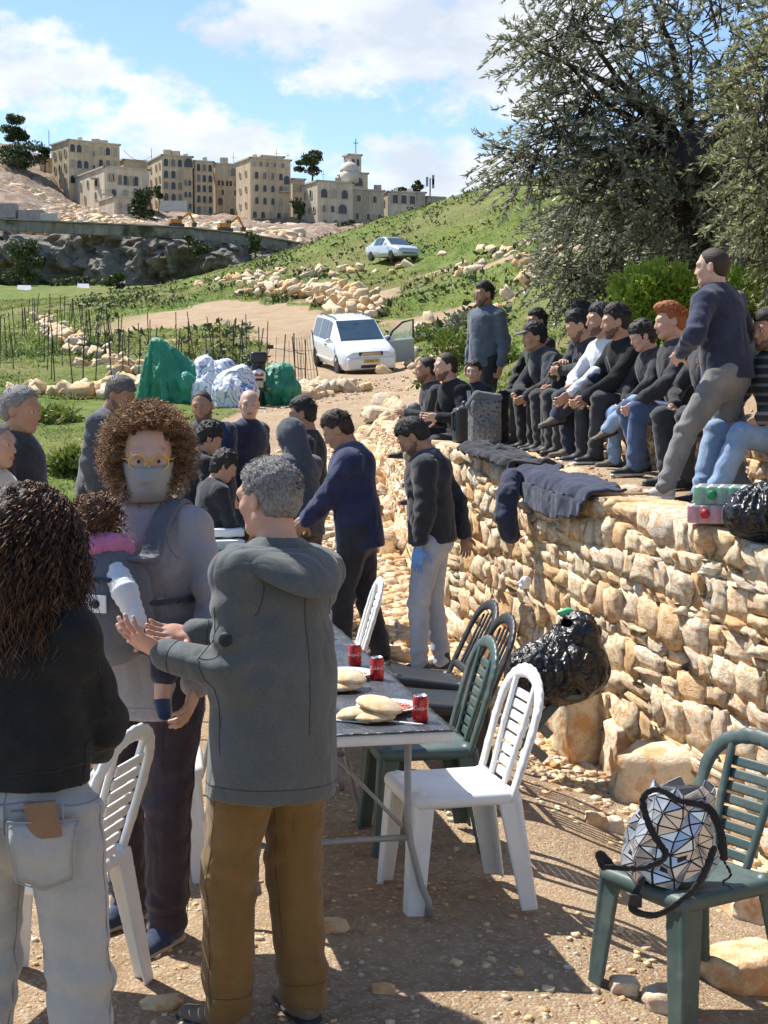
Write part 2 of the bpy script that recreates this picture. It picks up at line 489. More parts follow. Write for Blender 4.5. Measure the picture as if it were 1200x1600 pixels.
def m_stone(name, src):
    "limestone; src 'object' varies by object, 'attr' by the 'rnd' attribute"
    if name in MATS: return MATS[name]
    t = NT(name)
    if src == 'object':
        oi = t.n('ShaderNodeObjectInfo'); r = oi.outputs['Random']
        add = t.n('ShaderNodeVectorMath', operation='ADD'); t.l(t.coord, add.inputs[0])
        mul = t.math('MULTIPLY', r, 37.0); t.l(mul, add.inputs[1]); t.coord = add.outputs[0]
    else: r = t.attr('rnd')
    base = t.ramp(r, [(0, (.72, .60, .41)), (.16, (.80, .71, .53)), (.32, (.72, .53, .31)), (.48, (.77, .66, .46)), (.60, (.60, .55, .46)), (.72, (.74, .49, .25)), (.86, (.82, .75, .59)), (1, (.68, .42, .20))])
    rust = t.ramp(t.noise(7 if src == 'object' else 9, 6, .65), [(.47, 0.0), (.60, .85)])
    col = t.mix(rust, base, (.58, .30, .12))
    grey = t.ramp(t.noise(11, 6, .7), [(.57, 0.0), (.74, .45)])
    col = t.mix(grey, col, (.46, .44, .40))
    pits = t.ramp(t.noise(55, 5, .7), [(.30, .0), (.44, 1.0)])
    col = t.mix(t.math('MULTIPLY', t.math('SUBTRACT', 1.0, pits), .32), col, (.30, .21, .13))
    t.col(col); t.rough(.92); t.spec(.2)
    h = t.math('ADD', t.math('ADD', t.noise(14, 6, .65), t.math('MULTIPLY', t.noise(60, 5, .7), .5)), t.math('MULTIPLY', t.voro(26, 'F1'), -.25))
    t.bump(h, .6, .022)
    MATS[name] = t.m; return t.m
# ================================================================== TERRAIN
# lower wall: base line (seen pixel, distance) and height of its top
WB = [(1560, 1560, 5.8), (1290, 1420, 7.0), (1200, 1352, 7.45), (1075, 1285, 8.1), (960, 1215, 8.9), (860, 1148, 9.8), (780, 1060, 11.0), (690, 985, 12.3), (640, 900, 14.5), (606, 800, 18.0), (590, 730, 22.5), (575, 690, 27)]
WT = [1.02, 1.10, 1.13, 1.20, 1.26, 1.29, 1.38, 1.48, 1.48, 1.44, 1.42, 1.48]
_wb = [at(*p) for p in WB]
WY = np.array([p.y for p in _wb]); WX = np.array([p.x for p in _wb]); WZ = np.array([p.z for p in _wb]); WT = np.array(WT)
def _smooth_interp(y, xs, ys):
    return (np.interp(y - .5, xs, ys) + np.interp(y, xs, ys) * 2 + np.interp(y + .5, xs, ys)) / 4
def wall_x(Y): return _smooth_interp(Y, WY, WX)
def wall_top(Y): return _smooth_interp(Y, WY, WT)
def wall_base(Y): return _smooth_interp(Y, WY, WZ)
def bench_x(Y):      # upper dry-stone bench about a metre behind the lower wall
    return wall_x(Y - .3) + 1.30
BENCH_H = .34
def terr_z(Y): return wall_top(Y) - .09

def rbf(pts):
    P = np.array(pts, float)
    def warp(X, Y):
        Yc = np.maximum(Y, 0.0) + 4
        return np.stack([np.asarray(X) / Yc * 3.2, np.log(Yc) * 3], -1)
    A = warp(P[:, 0], P[:, 1]); n = len(A)
    D = np.linalg.norm(A[:, None] - A[None], axis=-1)
    M = np.zeros((n + 3, n + 3)); M[:n, :n] = D - np.eye(n) * .02
    M[:n, n] = 1; M[:n, n + 1:] = A; M[n:, :n] = M[:n, n:].T
    w = np.linalg.solve(M, np.concatenate([P[:, 2], np.zeros(3)]))
    def f(X, Y):
        X = np.asarray(X, float); Y = np.asarray(Y, float); sh = X.shape
        B = warp(X.ravel(), Y.ravel()); out = np.empty(len(B))
        for i in range(0, len(B), 20000):
            b = B[i:i + 20000]
            d = np.linalg.norm(b[:, None] - A[None], axis=-1)
            out[i:i + 20000] = d @ w[:n] + w[n] + b @ w[n + 1:]
        return out.reshape(sh)
    return f
def pp(lst): return [tuple(at(*p)) for p in lst]
far_shared = pp([(600, 540, 58), (640, 520, 60), (480, 470, 80), (430, 478, 78), (560, 478, 74), (620, 470, 72), (700, 455, 66),
    (615, 414, 95), (700, 408, 92), (540, 425, 96), (440, 437, 98), (350, 445, 105), (800, 395, 88),
    (420, 412, 150), (520, 376, 150), (620, 346, 146), (720, 314, 140), (800, 290, 132), (850, 275, 126), (1000, 232, 112), (1200, 185, 102), (1600, 120, 96),
    (300, 440, 152)])
far_shared += [(-12, 230, 14), (10, 230, 12), (50, 220, 14), (90, 200, 18), (0, 330, 10), (120, 330, 10)]
L_pts = [(-4, 0, 0), (0, 0, 0), (4, 0, -.2), (-4, 3, 0), (0, 3, 0), (2, 4, -.15), (-2.5, 5.5, 0), (0, 5.5, 0), (.8, 5.5, -.05), (-3, 8, 0), (-1, 8, 0), (.3, 8, 0),
         (-3, 10.5, .03), (-1, 10.5, .03), (.2, 10.6, 0), (-5, 10, .0), (-4, 14, .18), (-1.5, 14, .16), (-6, 16, .3), (-1, 17, .42), (0, 6.8, -.02), (.7, 6.8, -.08), (.9, 7.6, -.15)]
L_pts += [(x - .1, y, z) for x, y, z in zip(WX, WY, WZ)]
L_pts += pp([(500, 640, 34), (600, 640, 30), (420, 650, 30), (560, 588, 46), (545, 580, 51), (630, 584, 50), (640, 610, 42), (480, 585, 47), (520, 560, 55),
    (0, 700, 25), (150, 700, 25), (-150, 700, 25), (0, 610, 40), (150, 612, 40), (300, 625, 36), (-200, 610, 40), (60, 575, 50), (230, 596, 44), (330, 590, 45), (400, 575, 47),
    (0, 520, 78), (60, 505, 85), (130, 520, 75), (250, 545, 58), (200, 500, 80), (300, 500, 72), (330, 475, 84), (400, 520, 62), (440, 540, 56), (-200, 520, 80),
    (0, 470, 150), (100, 466, 150), (200, 460, 140), (280, 458, 120), (-300, 470, 150), (0, 455, 230), (150, 452, 230), (-300, 455, 230), (100, 449, 285), (-300, 449, 285), (350, 448, 285), (480, 446, 300)])
L_pts += far_shared
U_pts = [(x + 1.35, y + .2, t + BENCH_H - .12) for x, y, t in zip(WX, WY, WT) if y < 18] + [(6, 6, 2.2), (8, 10, 2.9), (5, 14, 2.9), (9, 16, 4.0)]
U_pts += pp([(660, 648, 29), (700, 615, 30), (650, 600, 40), (740, 590, 26), (800, 560, 24), (720, 560, 36), (800, 520, 34), (880, 510, 26), (860, 460, 40), (1000, 470, 30), (1200, 430, 32), (680, 520, 50), (760, 440, 56), (840, 380, 72), (700, 440, 74), (1000, 330, 70), (1200, 300, 66), (1500, 300, 40)])
U_pts += far_shared
f_low = rbf(L_pts); f_up = rbf(U_pts)
def G(X, Y):
    X = np.asarray(X, float); Y = np.asarray(Y, float)
    lo = f_low(X, Y); up = f_up(X, Y)
    d = X - wall_x(Y)
    wid = np.where(Y < 20, .10, .10 + (Y - 20) * .55)
    st1 = sstep(0.12, 0.12 + wid, d)
    bx = bench_x(Y); st2 = sstep(.14, .24, X - bx)
    terr = np.where(Y < 20, terr_z(Y) * (1 - st2) + up * st2, up)
    bl = sstep(17, 21, Y)
    hi = terr * (1 - bl) + up * bl
    # beyond the end of the walls the bank blends over a wider strip
    fade = sstep(26, 34, Y)
    st = st1 * (1 - fade) + sstep(-1.0, 6.0, X - (wall_x(np.minimum(Y, 27)) + (Y - 27) * .035)) * fade
    return lo * (1 - st) + hi * st
def g1(x, y): return float(G(np.array([x]), np.array([y]))[0])
_hy = np.geomspace(3, 175, 240)
def hit(px, py, near=3, bias=None):
    "where the sight line through a photograph pixel first meets the ground"
    d = pix_dir(px, py); t = _hy / d.y; z = CAM_H + d.z * t; x = d.x * t
    below = (z < G(x, _hy)) & (_hy > near)
    i = int(np.argmax(below)) if below.any() else len(_hy) - 1
    return Vector((x[i], _hy[i], g1(x[i], _hy[i])))
def fit(px, py, Y, tol=.30):
    "ground point for a seen pixel, kept near the surveyed distance"
    h = hit(px, py, Y * (1 - tol)); p = at(px, py, Y)
    return h if abs(h.y - Y) < Y * tol else Vector((p.x, p.y, g1(p.x, p.y)))

def in_poly(px, py, poly):
    poly = np.array(poly, float); r = np.zeros(px.shape, bool); j = len(poly) - 1
    for i in range(len(poly)):
        c = ((poly[i, 1] > py) != (poly[j, 1] > py)) & (px < (poly[j, 0] - poly[i, 0]) * (py - poly[i, 1]) / (poly[j, 1] - poly[i, 1] + 1e-9) + poly[i, 0])
        r ^= c; j = i
    return r
# road in plan: centre line points and half widths
ROAD = [(-1.2, 4, 6), (-1.2, 9, 4.2), (-1.4, 14, 2.6), (-1.3, 20, 2.1), (-1.0, 28, 2.0), (-.9, 36, 2.2), (-1.0, 46, 2.3), (-2.0, 56, 2.0), (-4.4, 68, 1.9), (-7.2, 78, 1.8), (-9.5, 86, 1.4)]
_ra = np.array(ROAD)
def road_mask(X, Y):
    best = np.full(X.shape, 1e9)
    for i in range(len(_ra) - 1):
        a, b = _ra[i], _ra[i + 1]; ab = b[:2] - a[:2]
        t = np.clip(((X - a[0]) * ab[0] + (Y - a[1]) * ab[1]) / (ab @ ab), 0, 1)
        w = a[2] + (b[2] - a[2]) * t
        d = np.hypot(X - a[0] - t * ab[0], Y - a[1] - t * ab[1]) / w
        best = np.minimum(best, d)
    return best
def grass_amount(X, Y):
    r = road_mask(X, Y)
    P = np.stack([X.ravel(), Y.ravel()], 1)
    n = fbm(P, .35, 4, 3).reshape(X.shape)
    g = sstep(1.0, 1.18, r + n * .22)
    g = g * sstep(12.5, 14, Y + X * -.25 + n * 1.2)       # the yard itself is bare
    d = X - wall_x(Y)
    right = sstep(-.6, .2, d)
    bare = (1 - sstep(20, 25, Y)) * sstep(-.8, -.2, d) * (1 - sstep(1.3, 1.7, d))   # terrace strip and rubble
    g = g * (1 - bare)
    scuff = sstep(.15, .55, fbm(P, .09, 4, 21).reshape(X.shape) + .05)
    g = g * (1 - .8 * scuff * sstep(40, 60, Y) * (1 - sstep(85, 100, Y)) * (X < 6) * (.55 + .45 * sstep(-16, -8, X)))
    cutbank = sstep(62, 66, Y) * (1 - sstep(86, 92, Y)) * sstep(-6.5, -4, X) * (1 - sstep(0, 3, X))
    return g * (1 - .6 * cutbank * (n > .0))

def build_ground():
    rows = np.concatenate([np.geomspace(1.2 + 2, 40 + 2, 240) - 2, np.geomspace(42.5, 330, 120)[1:] - 2])
    cols = np.concatenate([np.linspace(-1.05, -.36, 24)[:-1], np.linspace(-.36, .36, 330), np.linspace(.36, 1.05, 24)[1:]])
    Yg, U = np.meshgrid(rows, cols, indexing='ij')
    Xg = U * (Yg + 2.5)
    Z = G(Xg, Yg)
    P = np.stack([Xg.ravel(), Yg.ravel()], 1)
    ga = grass_amount(Xg, Yg)
    far = np.clip(Yg / 30, 0.15, 3)
    Z = Z + (fbm(P, 1.3, 4, 5).reshape(Z.shape) * .018 + fbm(P, .22, 3, 9).reshape(Z.shape) * .05 * far) * (1 - .4 * (road_mask(Xg, Yg) < 1)) * np.where(Yg < 6, .5, 1)
    Z = Z + ga * fbm(P, .8, 4, 31).reshape(Z.shape) * .06 * np.clip(Yg / 20, .5, 2.5)
    # tyre ruts on the road
    nr, nc = Z.shape
    idx = np.arange(nr * nc).reshape(nr, nc)
    F = np.stack([idx[:-1, :-1], idx[:-1, 1:], idx[1:, 1:], idx[1:, :-1]], -1).reshape(-1, 4)
    V = np.stack([Xg, Yg, Z], -1).reshape(-1, 3)
    t = NT('ground_earth')
    gr = t.attr('grass'); wet = t.attr('rub')
    big = t.noise(.9, 5, .6); fine = t.noise(14, 6, .68); peb = t.voro(85, 'F1', out='Color')
    dirt = t.ramp(big, [(.3, (.275, .18, .105)), (.5, (.385, .27, .165)), (.72, (.49, .37, .24))])
    dirt = t.mix(.45, dirt, t.ramp(fine, [(.3, (.195, .125, .07)), (.55, (.37, .265, .165)), (.75, (.56, .455, .325))]))
    pv = t.n('ShaderNodeSeparateColor'); t.l(peb, pv.inputs[0])
    dirt = t.mix(t.math('MULTIPLY', t.ramp(pv.outputs[0], [(.74, 0.0), (.80, 1.0)]), .4), dirt, t.ramp(pv.outputs[1], [(0, (.42, .33, .24)), (1, (.70, .62, .50))]))
    gcol = t.ramp(t.noise(1.6, 5, .65), [(.3, (.06, .10, .018)), (.5, (.105, .155, .028)), (.72, (.19, .215, .055))])
    gcol = t.mix(t.ramp(t.noise(.25, 4, .6), [(.45, 0.0), (.68, .6)]), gcol, (.21, .225, .06)); gcol = t.mix(t.ramp(t.noise(.06, 5, .65), [(.46, 0.0), (.62, .65)]), gcol, (.20, .165, .075))
    gcol = t.mix(t.ramp(t.noise(7, 5, .7), [(.58, 0.0), (.68, .7)]), gcol, (.33, .24, .14))
    sh = t.ramp(t.math('ADD', gr, t.math('MULTIPLY', t.math('SUBTRACT', t.noise(5, 5, .7), .5), .55)), [(.40, 0.0), (.58, 1.0)])
    t.col(t.mix(sh, dirt, gcol)); t.rough(.95); t.spec(.15)
    h = t.math('ADD', t.math('ADD', t.noise(9, 6, .7), t.math('MULTIPLY', t.noise(45, 5, .7), .45)), t.math('MULTIPLY', t.voro(85, 'F1'), -.25))
    t.bump(h, .8, .035)
    me = np_mesh('ground', V, F, True, [t.m])
    set_attr(me, 'grass', ga.ravel()); set_attr(me, 'rub', np.zeros(len(V)))
    return tag(link(bpy.data.objects.new('ground', me)), kind='structure')
build_ground()

# ================================================================== STONES
def stone_mesh(name, seed, n=3, rough=.10, boxy=.62):
    g = np.linspace(-1, 1, n + 1); V = {}; F = []
    def vid(p):
        k = tuple(np.round(p, 4)); return V.setdefault(k, len(V))
    for ax in range(3):
        for sg in (-1, 1):
            for i in range(n):
                for j in range(n):
                    q = []
                    for a, b in ((i, j), (i + 1, j), (i + 1, j + 1), (i, j + 1)):
                        p = [0, 0, 0]; p[ax] = sg; p[(ax + 1) % 3] = g[a]; p[(ax + 2) % 3] = g[b]; q.append(vid(p))
                    F.append(q if sg > 0 else q[::-1])
    P = np.array(list(V.keys()), float)
    sph = P / np.linalg.norm(P, axis=1, keepdims=True)
    Q = P * boxy + sph * (1 - boxy) * 1.22
    Q += np.stack([vnoise(P + seed * 7.3, 1.1, seed * 3 + i) for i in range(3)], 1) * rough * 1.6
    Q += np.stack([vnoise(P + seed * 3.1, 2.6, seed * 5 + i) for i in range(3)], 1) * rough * .7
    return Q / 2, np.array(F)
STONE_OBJ = m_stone('limestone_block', 'object'); STONE_ATT = m_stone('limestone_rubble', 'attr')
STONES = [stone_mesh('stone', i, 3, .10 + .06 * (i % 3) / 2, .88 + .09 * (i % 4) / 3) for i in range(26)]
ROCKS = [stone_mesh('rock', 100 + i, 3, .20, .62) for i in range(12)]
ROCK_ME = [np_mesh('rock', v, f, True, [STONE_OBJ]) for v, f in ROCKS]
STONE_ME = [np_mesh('stone', v, f, True, [STONE_OBJ]) for v, f in STONES]
for me in STONE_ME: me.polygons.foreach_set('use_smooth', [True] * len(me.polygons))
def scatter_mesh(name, mats_, items, mat, variants=STONES, label=None, kind='stuff', parent=None, cat=None):
    "join many small stones (Matrix, variant, rnd) into one mesh"
    Vs = []; Fs = []; R = []; o = 0
    for M, k, r in items:
        v, f = variants[k % len(variants)]
        M = np.array(M); w = v @ M[:3, :3].T + M[:3, 3]
        Vs.append(w); Fs.append(f + o); R.append(np.full(len(v), r)); o += len(v)
    me = np_mesh(name, np.concatenate(Vs), np.concatenate(Fs), True, [mat])
    set_attr(me, 'rnd', np.concatenate(R))
    ob = link(bpy.data.objects.new(name, me), parent)
    tag(ob, label, cat, kind=kind); return ob
PEB = [stone_mesh('pebble', 40 + i, 1, .22, .5) for i in range(10)]
PEB2 = [stone_mesh('pebble', 60 + i, 2, .16, .5) for i in range(10)]

def dry_wall(name, label, xf, y0, y1, zb, zt, courses, lim, wscale=1.0, cap=True, depth=.30, batter=.10, seed=1, group=None):
    "wall of separate stones following x = xf(y); face looks to -x"
    R = random.Random(seed)
    ys = np.linspace(y0, y1, 400); xs = np.array([xf(y) for y in ys])
    seg = np.hypot(np.diff(xs), np.diff(ys)); S = np.concatenate([[0], np.cumsum(seg)]); L = S[-1]
    def frame(s):
        y = float(np.interp(s, S, ys)); x = float(np.interp(s, S, xs))
        ya = float(np.interp(s + .15, S, ys)); xa = float(np.interp(s + .15, S, xs)); yb = float(np.interp(s - .15, S, ys)); xb = float(np.interp(s - .15, S, xs))
        t = Vector((xa - xb, ya - yb, 0)).normalized(); n = Vector((-t.y, t.x, 0))
        return Vector((x, y, 0)), t, n, y
    root = empty(name, (xf(y0), y0, 0), 0, label, 'wall', group)
    base = root.location
    nC = len(courses); cum = np.concatenate([[0], np.cumsum(courses)]); cum = cum / cum[-1]
    def vline(i, s):
        if i == 0 or i == nC: return cum[i]
        return cum[i] + .32 * courses[i % nC] / sum(courses) * (sin(s * 2.1 + i * 3.7 + seed) * .6 + .5 * sin(s * 5.3 + i * 5.1 + seed * 2) * sin(s * .9 + i))
    cells = []
    for i in range(nC):
        s = -R.random() * .2
        while s < L:
            ch = courses[i] / sum(courses)
            p, t, n, y = frame(min(max(s, 0), L)); H = zt(y) - zb(y)
            hh = ch * H
            w = max(.11, min(.50, hh * R.uniform(.75, 1.9))) * wscale
            if R.random() < .12: w *= .55
            sm = s + w / 2
            if 0 <= sm <= L:
                p, t, n, y = frame(sm); z0, z1 = zb(y), zt(y); H = z1 - z0
                if H > .12:
                    va, vb = vline(i, sm), vline(i + 1, sm)
                    slope = (vline(i, sm + w * .5) - vline(i, sm - w * .5)) * H / w + (zb(y + .2) - zb(y - .2)) / .4 * (1 - va) + (zt(y + .2) - zt(y - .2)) / .4 * va
                    parts = [(va, vb)]
                    if i < nC - 1 and R.random() < .16: m = va + (vb - va) * R.uniform(.35, .65); parts = [(va, m), (m, vb)]
                    for a, b in parts:
                        cells.append((sm, w, z0 + a * H, z0 + b * H, p, t, n, y, slope, i))
            s += w * .98
    def mat_of(c):
        sm, w, za, zb_, p, t, n, y, slope, i = c
        h = zb_ - za
        capst = (i == nC - 1) and cap
        dep = depth * (1.35 if capst else 1) * R.uniform(.9, 1.15)
        zmid = (za + zb_) / 2
        bt = batter * (zmid - zb(y)) / max(.3, zt(y) - zb(y))
        pos = p - n * (bt + dep / 2 - R.uniform(-.010, .022)) + Vector((0, 0, zmid))
        ang = math.atan(slope) + R.uniform(-.07, .07)
        ux = (t * cos(ang) + Vector((0, 0, 1)) * sin(ang)); uz = n.cross(ux) * -1
        ux2 = ux; uy = n
        uz = ux2.cross(uy)
        if uz.z < 0: uz = -uz
        tilt = R.uniform(-.06, .06)
        M = Matrix((ux2, uy, uz)).transposed().to_4x4()
        M = M @ Matrix.Rotation(tilt, 4, 'Z') @ Matrix.Rotation(R.uniform(-.08, .08), 4, 'X') @ Matrix.Rotation(R.choice((0, pi)), 4, 'Z')
        return Matrix.Translation(pos) @ M @ Matrix.Diagonal((w * 1.02, dep, h * 1.04, 1))
    items = [(c, mat_of(c), R.randrange(26)) for c in cells]
    def vis(c):
        q = c[4]; X, Y = q.x, q.y
        px = 600 + X / Y * FPX
        return (c[1] * (c[3] - c[2])) ** .5 / Y * (1 if -30 < px < 1230 else .02)
    order = sorted(range(len(items)), key=lambda k: -vis(items[k][0]))
    big = set(order[:lim]); rest = []
    for k, (c, M, v) in enumerate(items):
        if k in big:
            o = bpy.data.objects.new('stone', STONE_ME[v]); COL.objects.link(o); o.parent = root
            o.matrix_world = Matrix.Translation(-base) @ M if False else M
            o.matrix_parent_inverse = Matrix.Identity(4)
            o.matrix_basis = Matrix.Translation(-base) @ M
        else: rest.append((Matrix.Translation(-base) @ M, v, R.random()))
    if rest: scatter_mesh('small_stones', None, rest, STONE_ATT, kind='stuff', parent=root)
    # earth and rubble core behind the faces
    V = []; N = 90
    for j in range(N):
        s = L * j / (N - 1); p, t, n, y = frame(s)
        a = p - n * .07 - base; b = p - n * (depth + batter + .05) - base; H0, H1 = zb(y) - .25, zt(y) - .05
        if H1 < H0 + .05: H1 = H0 + .05
        c = p - n * (batter + .07) - base
        V += [(a.x, a.y, H0), (c.x, c.y, H1), (b.x, b.y, H1), (b.x, b.y, H0)]
    F = [(j * 4 + k, (j + 1) * 4 + k, (j + 1) * 4 + (k + 1) % 4, j * 4 + (k + 1) % 4) for j in range(N - 1) for k in range(4)]
    m = m_plain('earth_core', (.24, .17, .105), .95, .4, 9, .6, bdist=.03, spec=.1)
    mb = MB(); mb.add(V, F); mb.build('earth_core', m, root)
    return root
f1 = lambda f: (lambda y: float(f(np.array([y]))[0]))
dry_wall('retaining_wall', 'long dry-stone retaining wall of cream and orange limestone blocks beside the path', f1(wall_x), 5.9, 25.5, f1(lambda y: np.maximum(f_low(wall_x(y) - .1, y) - .05, -1)), f1(wall_top),
         [.28, .23, .18, .19, .13, .17, .10, .15, .12, .17], 300, seed=5)
dry_wall('bench_wall', 'low dry-stone bench wall on the terrace on which the men sit', f1(bench_x), 6.6, 19.5, f1(lambda y: terr_z(y) - .06), f1(lambda y: terr_z(y) + BENCH_H),
         [.15, .13, .11, .13], 190, seed=9, batter=.04, depth=.34)

# loose rocks ------------------------------------------------------
def rock(label, px, py, Y, size, seed, name='rock', rz=0, group=None, cat='rock', sink=.3, z=None):
    p = fit(px, py, Y)
    v, f = stone_mesh('rock', seed, 7, .12, .62)
    v = v + np.stack([vnoise(v * 5 + seed, 1.2, i) for i in range(3)], 1) * .035 + np.stack([vnoise(v * 11 + seed, 1.0, i + 5) for i in range(3)], 1) * .018
    zz = z if z is not None else g1(p.x, p.y)
    o = np_obj(name, v * np.array(size), f, STONE_OBJ)
    o.location = (p.x, p.y, zz + size[2] * (.5 - sink)); o.rotation_euler = (RNG.uniform(-.1, .1), RNG.uniform(-.1, .1), rz)
    return tag(o, label, cat, group)
rock('big upright tan boulder at the wall foot under the black rubbish bag', 910, 1195, 8.95, (.34, .28, .52), 3, 'boulder', .4, cat='boulder', sink=.06)
rock('broad pale boulder at the foot of the wall behind the green chair', 1045, 1270, 8.0, (.56, .36, .40), 8, 'boulder', -.3, cat='boulder', sink=.15)
rock('tall cream boulder at the wall foot right of the tan boulder', 985, 1215, 8.5, (.30, .30, .40), 13, 'boulder', .2, cat='boulder', sink=.15)
rock('pale flat rock lying on the ground behind the bag chair at the bottom right', 1165, 1545, 5.05, (.36, .26, .17), 14, rz=.5)
rock('large round tan rock at the right edge behind the dark green chair', 1185, 1440, 6.2, (.28, .26, .22), 15)
rock('pale rock half under the front of the dark green chair', 1045, 1590, 4.8, (.16, .13, .10), 16)
rock('small pale rock left of the dark green chair', 975, 1560, 4.9, (.09, .08, .065), 17)
rock('pinkish brown rock on bare earth before the wall foot', 955, 1300, 6.7, (.12, .10, .09), 18)
rock('pale rock next to the brown rock before the wall foot', 930, 1290, 6.8, (.10, .09, .09), 19)
rock('pale pebble-like rock behind the white chair legs', 690, 1270, 6.9, (.10, .09, .09), 20)
rock('flat tan rock under the table near the left leg frame', 475, 1425, 5.6, (.13, .10, .07), 22)
rock('small tan rock on shaded ground under the table', 520, 1460, 5.4, (.10, .08, .05), 23)
rock('whitish flat rock on sunny ground near the pale jeans', 252, 1580, 4.85, (.12, .09, .04), 24)
rock('pinkish flat stone leaning at the near end of the black table edge', 598, 1555, 4.95, (.07, .05, .03), 26)

def gravel():
    items = []
    R = random.Random(4)
    def put(x, y, sz, v=None):
        z = zz[len(items)] if False else 0
        M = Matrix.Translation((x, y, 0)) @ Matrix.Rotation(R.uniform(0, 6.28), 4, 'Z') @ Matrix.Rotation(R.uniform(-.4, .4), 4, 'X') @ Matrix.Diagonal((sz * R.uniform(.8, 1.5), sz * R.uniform(.7, 1.1), sz * R.uniform(.4, .8), 1))
        items.append([M, R.randrange(10), R.random(), sz])
    for _ in range(19000):      # whole yard
        y = 3.2 + 12 * R.random() ** 1.25; x = R.uniform(-.30, .34) * (y + 1.0)
        cl = vnoise(np.array([[x * 1.3, y * 1.3]]), 1, 6)[0]
        if R.random() < .25 + .6 * max(0, cl) + .1: put(x, y, min(.07, .006 + .018 * R.random() ** 2.8 * (1.6 if cl > .2 else 1) + (.035 if R.random() < .012 else 0)))
    for _ in range(5200):      # strip at the foot of the wall
        y = R.uniform(6.2, 15); d = abs(R.gauss(0, .30)); x = float(np.interp(y, WY, WX)) - .02 - d
        put(x, y, .02 + .045 * R.random() ** 1.6 * (1.25 - min(1, d)))
    for _ in range(4200):      # rubble beside the far end of the wall
        y = R.uniform(11, 25); d = abs(R.gauss(0, .55)); x = float(np.interp(y, WY, WX)) - .05 - d * (1 if y > 13 else .7)
        put(x, y, .03 + .10 * R.random() ** 2)
    for _ in range(2600):      # terrace and far path
        if R.random() < .5:
            y = R.uniform(6.5, 18); x = float(np.interp(y, WY, WX)) + R.uniform(.35, .95); put(x, y, .015 + .035 * R.random() ** 2)
        else:
            y = R.uniform(14, 45); x = R.uniform(-3.2, .8); put(x, y, .03 + .06 * R.random() ** 2)
    xs = np.array([m[0].translation.x for m in items]); ys = np.array([m[0].translation.y for m in items])
    z = G(xs, ys)
    out = []
    for k, (M, v, r, sz) in enumerate(items):
        M.translation.z = z[k] + sz * .12; out.append((M, v, r))
    big = [o for o, i in zip(out, items) if i[3] >= .055]; small = [o for o, i in zip(out, items) if i[3] < .055]
    scatter_mesh('gravel', None, small, STONE_ATT, PEB, 'pale limestone gravel strewn over the bare yard', cat='gravel')
    scatter_mesh('rubble', None, big, STONE_ATT, PEB2, 'loose limestone rubble along the foot of the wall and path', cat='rubble')
gravel()

def rock_bank(name, label, pts, n, size, seed, cat='rocks', jit=.35, up=1.0, lim=300):
    "row or heap of separate boulders along seen points (px, py, Y)"
    R = random.Random(seed); P = [fit(*p) for p in pts]
    root = empty(name, (P[0].x, P[0].y, P[0].z), 0, label, cat)
    L = [0]
    for a, b in zip(P, P[1:]): L.append(L[-1] + (b - a).length)
    xs = [p.x for p in P]; ys = [p.y for p in P]
    pos = []
    for i in range(n):
        s = L[-1] * (i + R.random()) / n
        x = float(np.interp(s, L, xs)) + R.gauss(0, jit); y = float(np.interp(s, L, ys)) + R.gauss(0, jit)
        pos.append((x, y, R.uniform(0, up)))
    z = G(np.array([p[0] for p in pos]), np.array([p[1] for p in pos]))
    rest = []
    for i, (x, y, u) in enumerate(pos):
        sz = size * R.uniform(.55, 1.5)
        M = Matrix.Translation((x - root.location.x, y - root.location.y, z[i] + sz * .15 + u * size - root.location.z)) @ Matrix.Rotation(R.uniform(0, 6.3), 4, 'Z') @ Matrix.Rotation(R.uniform(-.8, .8), 4, 'X') @ Matrix.Rotation(R.uniform(-.8, .8), 4, 'Y') @ Matrix.Diagonal((sz * R.uniform(.8, 1.8), sz * R.uniform(.7, 1.3), sz * R.uniform(.5, 1.0), 1))
        o = bpy.data.objects.new('rock', ROCK_ME[R.randrange(12)]); COL.objects.link(o); o.parent = root; o.matrix_basis = M
    return root
rock_bank('rock_bank', 'bank of tumbled orange rocks along the bend of the dirt road above the white van', [(385, 462, 82), (440, 462, 82), (500, 466, 78), (540, 480, 72), (572, 505, 66)], 200, .34, 2, jit=.55, up=1.9)
rock_bank('rock_row', 'row of pale boulders across the hillside above the dirt road', [(330, 444, 104), (370, 440, 104), (430, 438, 102), (480, 432, 100), (545, 428, 98), (600, 428, 97)], 50, .42, 3, jit=1.0, up=.2)
rock_bank('rock_row', 'row of large pale boulders on the green slope right of the silver car', [(655, 415, 92), (700, 409, 90), (745, 402, 88), (800, 398, 86), (845, 390, 84)], 14, .50, 4, jit=1.4, up=0)
rock_bank('rock_row', 'low row of pinkish field stones below the stakes on the left', [(60, 500, 88), (100, 530, 72), (150, 560, 56), (205, 592, 46), (240, 598, 44)], 110, .30, 5, jit=.4, up=.5)
rock_bank('rock_row', 'low row of pale rocks behind the men on the left by the green weeds', [(45, 612, 39), (90, 615, 39), (140, 622, 37), (190, 612, 39), (240, 604, 41), (300, 598, 43)], 60, .30, 6, jit=.45, up=.3)
rock_bank('rock_heap', 'grey heap of stones on the track in front of the van', [(470, 628, 37), (500, 618, 38.5), (530, 612, 39.5), (552, 610, 40)], 26, .30, 7, jit=.25, up=.35)
rock_bank('rock_heap', 'pale rubble slope at the far end of the retaining wall', [(600, 655, 27), (622, 668, 25), (606, 700, 23.5), (592, 760, 20), (600, 820, 17.5), (612, 870, 15.6)], 120, .24, 8, jit=.26, up=.5)
rock_bank('rock_heap', 'scattered reddish rocks under the green weeds beside the van door', [(640, 560, 46), (665, 580, 40), (690, 520, 52), (650, 500, 60)], 26, .35, 9, jit=.7, up=.2)
